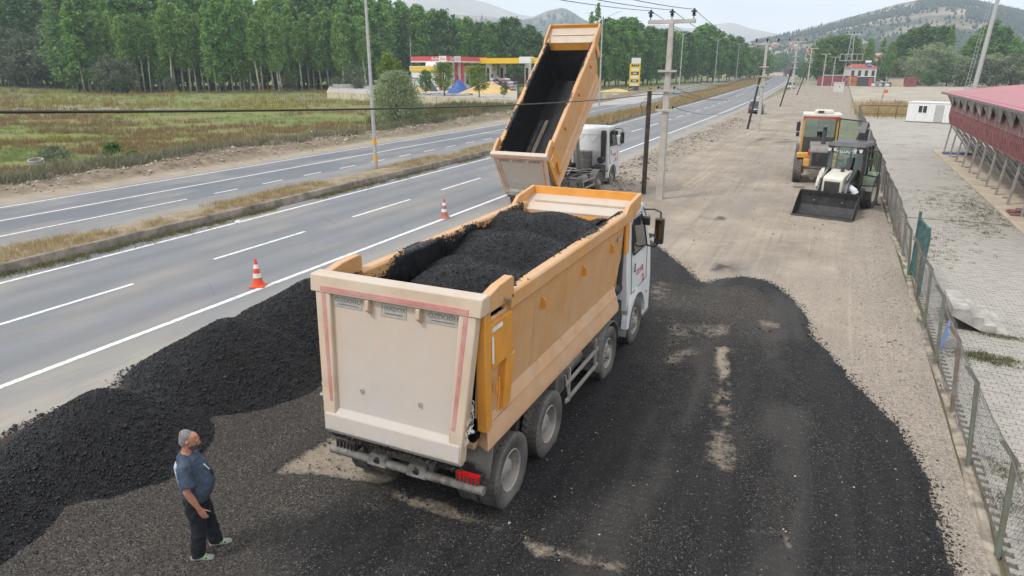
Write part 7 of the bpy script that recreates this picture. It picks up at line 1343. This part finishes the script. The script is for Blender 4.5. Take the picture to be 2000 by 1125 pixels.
for i in range(30):
    px = 963 + (i % 8) * 6 + rt.uniform(-2, 2); row = i // 8; p = onD(px, 172, 150 + rt.uniform(0, 5)); o = MB().loft([((-.65, 0, 0), .05, .2), ((-.5, 0, 0), .28, .42), ((0, 0, .02), .36, .5), ((.5, 0, 0), .28, .42), ((.65, 0, 0), .05, .2)], side=(0, 0, 1), n=10).build('grain_sack', SM[(i * 7 + row) % 5], smooth=True); o.location = (p[0], p[1], zp + .3 + row * .62); o.rotation_euler = (rt.uniform(-.2, .2), rt.uniform(-.2, .2), YAW + rt.uniform(-.5, .5)); tag(o, ['red striped grain sack in the pile under the yellow canopy', 'pale grey grain sack in the pile under the yellow canopy', 'mauve grain sack in the pile under the yellow canopy', 'black grain sack in the pile under the yellow canopy', 'pinkish white grain sack in the pile under the yellow canopy'][(i * 7 + row) % 5], 'sack', 'sacks piled under the yellow canopy')
lr = thing('flatbed_lorry', 'dark flatbed lorry parked beneath the yellow canopy', 'lorry'); p = onD(1010, 165, 163); lr.location = (p[0], p[1], zp); lr.rotation_euler = (0, 0, YAW); MB().box(-2.4, 2.8, -.9, .9, 1.0, 2.6).build('cargo_bed', M_wood, lr); [MB().box(-2.3 + j * .55, -2.1 + j * .55, -.93, -.905, 1.1, 2.5).build('stake', M_dgrey, lr) for j in range(9)]; MB().box(2.9, 4.4, -.9, .9, .8, 2.7).build('cab', M_yels, lr, bevel=.1)
for y in (-.8, .8):
    for x in (-1.6, 3.5): MB().lathe((x, y, .5), [(0, -.15), (.5, -.15), (.5, .15), (0, .15)], 'y', 14).build('wheel', M_black, lr)
for px, top, by, k, w in ((832, 138, 184, 'round', .6), (868, 124, 187, 'lush', 1.0), (936, 130, 190, 'lush', .95), (984, 165, 191, 'lush', .8)):
    p = G(px, by, zp); pz = onD(px, top, math.hypot(p[0], p[1])); tree(k, p[0], p[1], pz[2] - zp, {832: 'thin dark young tree on the station wall edge', 868: 'bushy green young tree before the red station columns', 936: 'open green young tree in front of the grain heap', 984: 'smallest sapling at the end of the grain heap'}[px], None, zp, w)
# price sign
ps = thing('price_sign', 'tall yellow fuel price sign with white panels by the far road', 'sign'); p = G(1238, 177); D = math.hypot(p[0], p[1]); ps.location = (p[0], p[1], 0); ps.rotation_euler = (0, 0, YAW * .8); zz = lambda py: onD(1238, py, D)[2]; hw = 10 / 1310 * D * .95
MB().box(-hw * .8, hw * .9, -.3, .3, 0, zz(168)).build('base', M_dgrey, ps); bd = MB().box(-hw, hw, -.32, .32, zz(168), zz(124)).build('sign_body', M_yels, ps); MB().box(-hw * .72, hw, -.34, .34, zz(124), zz(113)).build('top_panel', M_wht, ps, bevel=.05); MB().box(-hw * .72, hw, -.33, .33, zz(113), zz(110.5)).build('top_cap', M_dgrey, ps)
for i, (a, c_, m_, tx) in enumerate(((130, 125.5, M_black, '7.13'), (138, 134, M_wht, ''), (146, 140.5, M_black, ''), (153, 148, M_wht, ''), (160.5, 155.5, M_black, ''), (167, 163, M_wht, ''))):
    pn = MB().box(-hw * .72, hw * .72, -.345, -.325, zz(a), zz(c_)).build('price_panel', m_, bd)
    if not tx and m_ is M_black: MB().box(-hw * .4, hw * .35, -.352, -.346, zz((a + c_) / 2 + 1), zz((a + c_) / 2 - 1)).build('price_mark', M_wht, bd)
    if tx: put_text('lettering', tx, .8, M_wht, bd, frame((0, -.35, (zz(a) + zz(c_)) / 2), (1, 0, 0), (0, 0, 1)), .01)
for px, py, tx in ((1231, 181, '<'), (1270, 176, '>')):
    c = thing('chevron_sign', 'small black chevron sign pointing %s by the price sign' % ('left' if tx == '<' else 'right'), 'sign'); p = G(px, py); c.location = (p[0], p[1], 0); c.rotation_euler = (0, 0, YAW * .7); MB().box(-.55, .55, -.03, .03, .3, 1.25).build('board', M_black, c); put_text('chevron', tx, 1.5, M_wht, c, frame((0, -.035, .72), (1, 0, 0), (0, 0, 1)), .004)
    for s in (-1, 1): MB().box(s * .6 - .05, s * .6 + .05, -.04, .04, 0, 1.35).build('post', M_yels, c)
ap = MB(); ap.add([(*G(*q)[:2], .04) for q in ((1165, 207), (1240, 203), (1292, 190), (1300, 181), (1180, 183), (1100, 205))], [(0, 1, 2, 3, 4, 5)]); tag(ap.build('forecourt_apron', M_pad), kind='structure')
zp_ = zp; zp = 0.0; heap('sand_heap', 'low tan sand heap beside the price sign', 1203, 180, 182, 4.5, 3.0, .9, M_grain, 'sand heap', 6); zp = zp_

# ================================================================== FAR RIGHT: sheds, houses, towers, masts
M_rsh = mat('maroon shed sheet', (.26, .07, .08), .7, var=.2, scale=1); M_orsh = mat('rust orange sheet', (.42, .16, .06), .7, var=.25, scale=1); M_roofr = mat('red roof tile', (.42, .10, .08), .7, var=.12, scale=2); M_plas = mat('pale plaster', (.62, .60, .57), .85, var=.06); M_pink = mat('pink plaster', (.52, .30, .24), .85, var=.06); M_tan2 = mat('tan canvas', (.50, .43, .30), .85, var=.1)
def shed(name, lab, px0, px1, yb, yt, m, depth=4, top=None):
    D = 262; p0, p1 = onD(px0, yb, D), onD(px1, yb, D); L_ = math.hypot(p1[0] - p0[0], p1[1] - p0[1]); h = onD(px0, yt, D)[2]
    t = thing(name, lab, 'shed', (p0[0], p0[1], 0), math.atan2(p1[1] - p0[1], p1[0] - p0[0])); n_ = max(2, int(L_ / 2.4))
    for j in range(n_): MB().box(j * L_ / n_ + .02, (j + 1) * L_ / n_ - .02, 0, .12, 0, h).build('wall_panel', m, t)
    MB().box(0, L_, .13, depth, 0, h * .95).build('side', m, t); MB().box(-.2, L_ + .2, -.15, depth + .2, h, h + .18).build('roof', top or m, t); return t, L_, h
shed('shed', 'long maroon sheet shed with pale roof near the lattice tower', 1607, 1655, 163, 147.5, M_rsh, top=M_plas); shed('shed', 'rusty orange shed beside the long maroon shed', 1655, 1673, 164, 149, M_orsh, top=M_roofr)
t, L_, h = shed('shed', 'dark grey container shed with a red door', 1673, 1706, 164, 150, M_dgrey, top=M_plas); MB().box(L_ * .70, L_ * .92, -.05, -.002, 0, h * .85).build('door', M_roofr, t)
shed('shed', 'tan canvas shelter with grey frame roof', 1733, 1764, 166, 153, M_tan2, top=M_greyst); shed('shed', 'maroon lean-to at the end of the sheds', 1766, 1790, 164, 153, M_rsh); shed('shed', 'maroon shed behind the near power poles', 1596, 1607, 162, 150, M_rsh)
for i in range(14):
    p = onD(1706 + i * 2.2, 165, 258 + (i % 3)); o = MB().box(-.7, .7, -.6, .6, 0, 1.0 + .5 * (i % 2)).build('junk_bale', [M_plas, M_dgrey, SM[1], SM[2]][i % 4], bevel=.25); o.location = (p[0], p[1], 0); o.rotation_euler = (.1 * (i % 3), .1, i); tag(o, ['white plastic junk bale between the sheds', 'dark junk bale between the sheds', 'grey junk bale between the sheds', 'mauve junk bale between the sheds'][i % 4], 'bale', 'junk bales between the sheds')
def house(name, lab, px, yb, wpx, yt, D, m, roofm, floors=2, nwin=4, group=None, rz=0, dep=.8, cat='house'):
    p = onD(px, yb, D); zb_ = p[2]; H_ = onD(px, yt, D)[2] - zb_; w = wpx / 1310 * D; t = thing(name, lab, cat, (p[0], p[1], max(0, zb_)), YAW + math.radians(-10) + rz, group); hw_ = H_ * .78
    wl = MB().box(-w / 2, w / 2, 0, w * dep, -2, hw_).build('wall', m, t)
    MB().add([(-w * .54, -w * .04, hw_), (w * .54, -w * .04, hw_), (w * .54, w * (dep + .04), hw_), (-w * .54, w * (dep + .04), hw_), (-w * .35, w * dep / 2, H_), (w * .35, w * dep / 2, H_)], [(3, 2, 1, 0), (0, 1, 5, 4), (2, 3, 4, 5), (1, 2, 5), (3, 0, 4)]).build('roof', roofm, t)
    for f in range(floors):
        for j in range(nwin): x = -w / 2 + w * (j + .5) / nwin; zc = hw_ * (f + .55) / floors; s_ = w / nwin * .22; MB().box(x - s_, x + s_, -.06, -.005, zc - hw_ / floors * .24, zc + hw_ / floors * .24).build('window', M_glass, t)
    return t, w, hw_, H_
house('apartment_block', 'white apartment block with red hipped roof behind the power poles', 1598, 132, 34, 94, 420, M_plas, M_roofr, 4, 5, cat='building'); house('apartment_block', 'smaller white block with red roof beside the taller apartment block', 1616, 134, 22, 100, 430, M_plas, M_roofr, 3, 4, cat='building')
t, w, hw_, H_ = house('house', 'white house under a wide red roof with a solar water heater', 1683, 158, 42, 125, 279, M_plas, M_roofr, 1, 4); hs = MB().hexa([(w * .15, w * .05, hw_ + .5), (w * .32, w * .05, hw_ + .5), (w * .32, w * .3, H_ + .2), (w * .15, w * .3, H_ + .2), (w * .15, w * .05, hw_ + .6), (w * .32, w * .05, hw_ + .6), (w * .32, w * .3, H_ + .3), (w * .15, w * .3, H_ + .3)]).build('solar_panel', mat('blue solar glass', (.06, .12, .3), .2), t); MB().cyl((w * .13, w * .32, H_ + .7), (w * .34, w * .32, H_ + .7), .45, n=12).build('water_tank', M_wht, t)
house('house', 'pink plastered house among the poplars', 1685, 120, 16, 94, 420, M_pink, M_roofr, 3, 3); house('house', 'brick pink house right of the red-roofed house', 1714, 124, 15, 104, 400, M_pink, M_pink, 2, 3)
for i in range(34):
    px = 1440 + (i * 37 % 118) + rt.uniform(-3, 3); yb = rt.uniform(112, 134) if i > 8 else rt.uniform(86, 104); D = 760 + rt.uniform(0, 260) if i > 8 else 1080; wp_ = rt.uniform(5, 9); m_ = [M_plas, M_plas, M_pink, M_wht][i % 4]
    house('town_house', ['small pale house in the far town with red roof', 'small pale house in the far town with red roof', 'small pink house in the far town', 'small bright white house in the far town'][i % 4], px, yb, wp_, yb - rt.uniform(6, 11), D, m_, [M_roofr, M_roofr, M_pink, M_plas][i % 4], 2, 3, 'houses of the far town', rt.uniform(-.5, .5))
for i in range(26): tree_px(rt.choice(['round', 'thin', 'grey']), 1442 + i * 4.8 + rt.uniform(-3, 3), rt.uniform(104, 122), 700 + rt.uniform(0, 250), 'small hazy tree among the far town houses', 'trees of the far town', 0, .9)
for i in range(16): p = onD(1460 + i * 6.2 + rt.uniform(-2, 2), 140, 420 + i * 28); o = MB().cyl((0, 0, 0), (0, 0, rt.uniform(9, 13)), .22, .15, n=6).build('far_pole', M_galv); o.location = (p[0], p[1], 0); tag(o, 'thin pale pole along the far road into town', 'pole', 'far poles along the road into town')
bs = thing('road_sign', 'blue road sign beside the far bend', 'sign'); p = onD(1556, 150, 430); bs.location = (p[0], p[1], 0); MB().box(-1.5, 1.5, -.1, .1, p[2] + 2.0 - 2.0 + 1, p[2] + 5).build('panel', mat('road sign blue', (.03, .16, .5), .5), bs); MB().box(-.1, .1, .11, .25, 0, p[2] + 5).build('post', M_galv, bs)
# lattice tower, transformer box, mast
lt = thing('lattice_tower', 'grey lattice power tower with a platform above the transformer box', 'tower', (1.5, 232, 0)); Ht = onD(1658, 68, 232)[2]
wq = lambda z: 1.15 - .8 * z / Ht
for sx in (-1, 1):
    for sy in (-1, 1): MB().bar((sx * wq(0), sy * wq(0), 0), (sx * wq(Ht), sy * wq(Ht), Ht), .13, .13).build('leg', M_galv, lt)
for j in range(9):
    z0_, z1_ = Ht * j / 9, Ht * (j + 1) / 9
    for a in range(4):
        c1, s1 = [(1, 1), (-1, 1), (-1, -1), (1, -1)][a], [(1, 1), (-1, 1), (-1, -1), (1, -1)][(a + 1) % 4]; f = 1 if j % 2 else 0; ca_, cb_ = (c1, s1) if f else (s1, c1)
        MB().bar((ca_[0] * wq(z0_), ca_[1] * wq(z0_), z0_), (cb_[0] * wq(z1_), cb_[1] * wq(z1_), z1_), .07, .07).build('brace', M_galv, lt)
pl = MB().box(-2.6, 3.4, -1.5, 1.5, Ht * .52, Ht * .52 + .15).build('platform', M_galv, lt)
for x in (-2.6, -1.1, .4, 1.9, 3.4): MB().box(x - .07, x + .07, -1.5, -1.36, Ht * .52 + .15, Ht * .64).build('rail_post', M_galv, pl)
MB().box(-2.6, 3.4, -1.5, -1.36, Ht * .64, Ht * .64 + .14).build('rail', M_galv, pl); MB().box(-1.8, 2.2, -.15, .15, Ht, Ht + .25).build('crossarm', M_galv, lt)
for x in (-1.7, .2, 2.1): MB().lathe((x, 0, Ht + .25), [(.08, 0), (.25, .1), (.12, .3), (.28, .45), (.1, .6), (0, .7)], 'z', 10).build('insulator', M_ins, lt)
tb = thing('transformer_box', 'pale grey electrical cabinet at the foot of the lattice tower', 'cabinet', (-.3, 196, 0), .2); MB().box(-1.1, 1.1, -.8, .8, 0, 2.25).build('cabinet', M_plas, tb, bevel=.03); MB().box(-.1, .1, -.82, -.801, 1.2, 1.5).build('warning_plate', M_black, tb); MB().box(-1.2, 1.2, -.9, .9, 2.25, 2.4).build('lid', M_plas, tb)
ml = thing('floodlight_mast', 'tall pale steel floodlight mast with ladder behind the grandstand', 'mast', tuple(onD(1900, 171, 108)[:2]) + (0,)); ml.rotation_euler = (0, R(3.0), 0); MB().cyl((0, 0, -.3), (0, 0, 24), .29, .20, n=16).build('shaft', M_galv, ml, smooth=35)
ld_ = MB().bar((-1.1, 0, .5), (-.75, 0, 23), .04, .04, up=(0, 1, 0)).build('ladder_rail', M_galv, ml); MB().bar((-.75, 0, .5), (-.45, 0, 23), .04, .04, up=(0, 1, 0)).build('ladder_rail', M_galv, ml)
for j in range(46): z = .7 + j * .48; MB().bar((-1.1 + .35 * z / 23, 0, z), (-.75 + .3 * z / 23, 0, z), .04, .04).build('rung', M_galv, ml)
osn = thing('orange_sign', 'small orange sign beside a leaning pale post in the lot', 'sign', tuple(G(1724, 192)[:2]) + (0,)); MB().box(-.05, .05, -.05, .05, 0, 1.6).build('post', M_rust, osn); MB().box(-.05, .75, -.06, -.051, 1.0, 1.7).build('board', mat('orange board', (.65, .14, .04), .6), osn); 
op = MB().cyl((0, 0, 0), (.35, 0, 4.2), .12, .09, n=8).build('leaning_post', M_cpole); p = G(1721, 196); op.location = (p[0], p[1], 0); tag(op, 'leaning pale post in the lot behind the cabin', 'post'); wp2 = MB().cyl((0, 0, 0), (.5, 0, 7.5), .12, .09, n=8).build('leaning_post', M_wood); p = onD(1946, 165, 205); wp2.location = (p[0], p[1], 0); tag(wp2, 'thin dark wooden pole near the floodlight mast', 'post')

# ================================================================== HILLS
def hill_mat(name, forest, soil, thr, sc, w=.08):
    m, n, b = newmat(name); q = NB(n); f = q.rng(q.noise(sc, 6, .62), thr - w, thr + w, 0, 1); c = q.mix(f, soil, forest); c = q.mix(q.rng(q.noise(sc * 9, 5, .7), .4, .7, 0, .45), c, tuple(x * .6 for x in soil))
    q.L(c, b.inputs['Base Color']); b.inputs['Roughness'].default_value = 1; b.inputs['Specular IOR Level'].default_value = 0; return m
def ridge(name, prof, Dc, Db, m, px0, px1, nu, nv, rough=.10, seed=1, back=.6):
    pxs = np.linspace(px0, px1, nu); pr_ = np.array(prof, float); tops = np.interp(pxs, pr_[:, 0], pr_[:, 1]); vs = np.linspace(0, 1 + back, nv); V = np.zeros((nu, nv, 3))
    for i, (px, ty) in enumerate(zip(pxs, tops)):
        e = onD(px, ty, Dc); d = np.array([e[0], e[1]]) / Dc; Hc = e[2]
        for j, v in enumerate(vs):
            D = Db + (Dc - Db) * v; s = v ** 1.25 if v <= 1 else 1 - (v - 1) * 1.1; V[i, j] = (d[0] * D, d[1] * D, Hc * s)
    nzv = (fbm(V[..., 0] * 5 / Dc, V[..., 1] * 5 / Dc, 6, seed) - .5) * 2; env = np.clip(np.sin(np.clip(vs, 0, 1) * math.pi), 0, 1)[None]; Hm = V[..., 2].max()
    V[..., 2] += nzv * Hm * rough * (env * 1.5 + .12); V[..., 2] -= 2 * (vs[None] < .02)
    idx = np.arange(nu * nv).reshape(nu, nv); F = np.stack([idx[:-1, :-1], idx[1:, :-1], idx[1:, 1:], idx[:-1, 1:]], -1).reshape(-1, 4); o = npmesh(name, V.reshape(-1, 3), F, m, smooth=True); tag(o, kind='structure'); return V
M_hill = hill_mat('pine hill', (.055, .08, .065), (.46, .38, .29), .49, .0055); M_mid = hill_mat('far pine ridge', (.05, .07, .05), (.42, .35, .27), .47, .0035); M_mount = hill_mat('bare mountain', (.36, .31, .26), (.46, .40, .34), .5, .0015)
ridge('far_mountain', [(-400, 30), (-100, 18), (0, 6), (60, -2), (130, 8), (230, 25), (400, 38), (560, 40), (680, 28), (770, 8), (830, -12), (900, -8), (950, 3), (1010, 26), (1070, 36), (1150, 45), (1240, 52), (1290, 46), (1350, 54), (1395, 46), (1430, 42), (1470, 56), (1530, 68), (1650, 90), (1900, 80), (2300, 60), (2700, 80)], 3700, 2500, M_mount, -400, 2700, 220, 34, .09, 3, .15)
Vm = ridge('far_ridge', [(-300, 60), (0, 30), (100, 22), (150, 30), (300, 60), (500, 75), (640, 66), (720, 50), (790, 38), (860, 36), (900, 29), (960, 33), (1000, 42), (1040, 34), (1066, 22), (1100, 14), (1120, 24), (1140, 38), (1165, 46), (1230, 66), (1320, 82), (1420, 92), (1540, 98)], 2300, 1300, M_mid, -300, 1540, 200, 40, .10, 8, .3)
Vh = ridge('pine_hill', [(1330, 126), (1400, 108), (1440, 95), (1480, 82), (1530, 69), (1570, 57), (1640, 39), (1700, 23), (1760, 7), (1800, -1), (1840, -7), (1885, -4), (1920, 3), (1960, 11), (2000, 20), (2100, 45), (2300, 60), (2500, 40), (2800, 60)], 1500, 560, M_hill, 1330, 2800, 260, 60, .10, 12, .4)
def pines(name, V, n, thr, sc, seed, h0, h1, lab, pxlim=None, sparse=.07):
    g = np.random.default_rng(seed); nu, nv, _ = V.shape; iu = g.uniform(0, nu - 1.001, n * 3); iv = g.uniform(.02 * nv, nv * .66, n * 3); i0, j0 = iu.astype(int), iv.astype(int); fu, fv = (iu - i0)[:, None], (iv - j0)[:, None]
    P = V[i0, j0] * (1 - fu) * (1 - fv) + V[i0 + 1, j0] * fu * (1 - fv) + V[i0, j0 + 1] * (1 - fu) * fv + V[i0 + 1, j0 + 1] * fu * fv
    f = fbm(P[:, 0] * sc, P[:, 1] * sc, 5, seed); k = (f > thr) | (g.uniform(0, 1, len(f)) < sparse); P = P[k][:n]; m_ = len(P)
    h = g.uniform(h0, h1, m_); r = h * g.uniform(.24, .36, m_); a = np.arange(5) * 2 * np.pi / 5; ring = np.stack([np.cos(a), np.sin(a), 0 * a], -1)
    Vp = np.concatenate([P[:, None] + ring[None] * r[:, None, None] + np.array([0, 0, 1.0]) * (h * .15)[:, None, None], (P + np.c_[0 * h, 0 * h, h])[:, None], P[:, None] - np.array([0, 0, 1.0])], 1)
    F = np.array([[i, (i + 1) % 5, 5] for i in range(5)] + [[(i + 1) % 5, i, 6] for i in range(5)]); F = (F[None] + (np.arange(m_) * 7)[:, None, None]).reshape(-1, 3)
    o = npmesh(name, Vp.reshape(-1, 3), F, leafmat(name + ' needles', (.026, .042, .034), (.055, .08, .055), trans=0), attrs={'tint': np.repeat(g.uniform(0, 1, m_), 7)}); tag(o, lab, 'forest', kind='stuff')
pines('pine_forest', Vh, 36000, .49, .0055, 12, 4, 7.5, 'dark pine forest covering the big hill'); pines('ridge_forest', Vm, 9000, .50, .0035, 8, 12, 22, 'pine forest on the far ridge', sparse=.05)

# ================================================================== HAZE
hz = MB().box(-4400, 4400, -60, 4200, -1.2, 470).build('haze', bpy.data.materials.new('haze air')); hm = hz.data.materials[0]; hm.use_nodes = True; n = hm.node_tree; n.nodes.clear(); o_ = n.nodes.new('ShaderNodeOutputMaterial'); pv = n.nodes.new('ShaderNodeVolumePrincipled'); pv.inputs['Color'].default_value = (.74, .87, 1, 1); pv.inputs['Density'].default_value = .0003; n.links.new(pv.outputs[0], o_.inputs['Volume']); tag(hz, 'thin pale haze in the air over the valley', 'haze', kind='stuff')
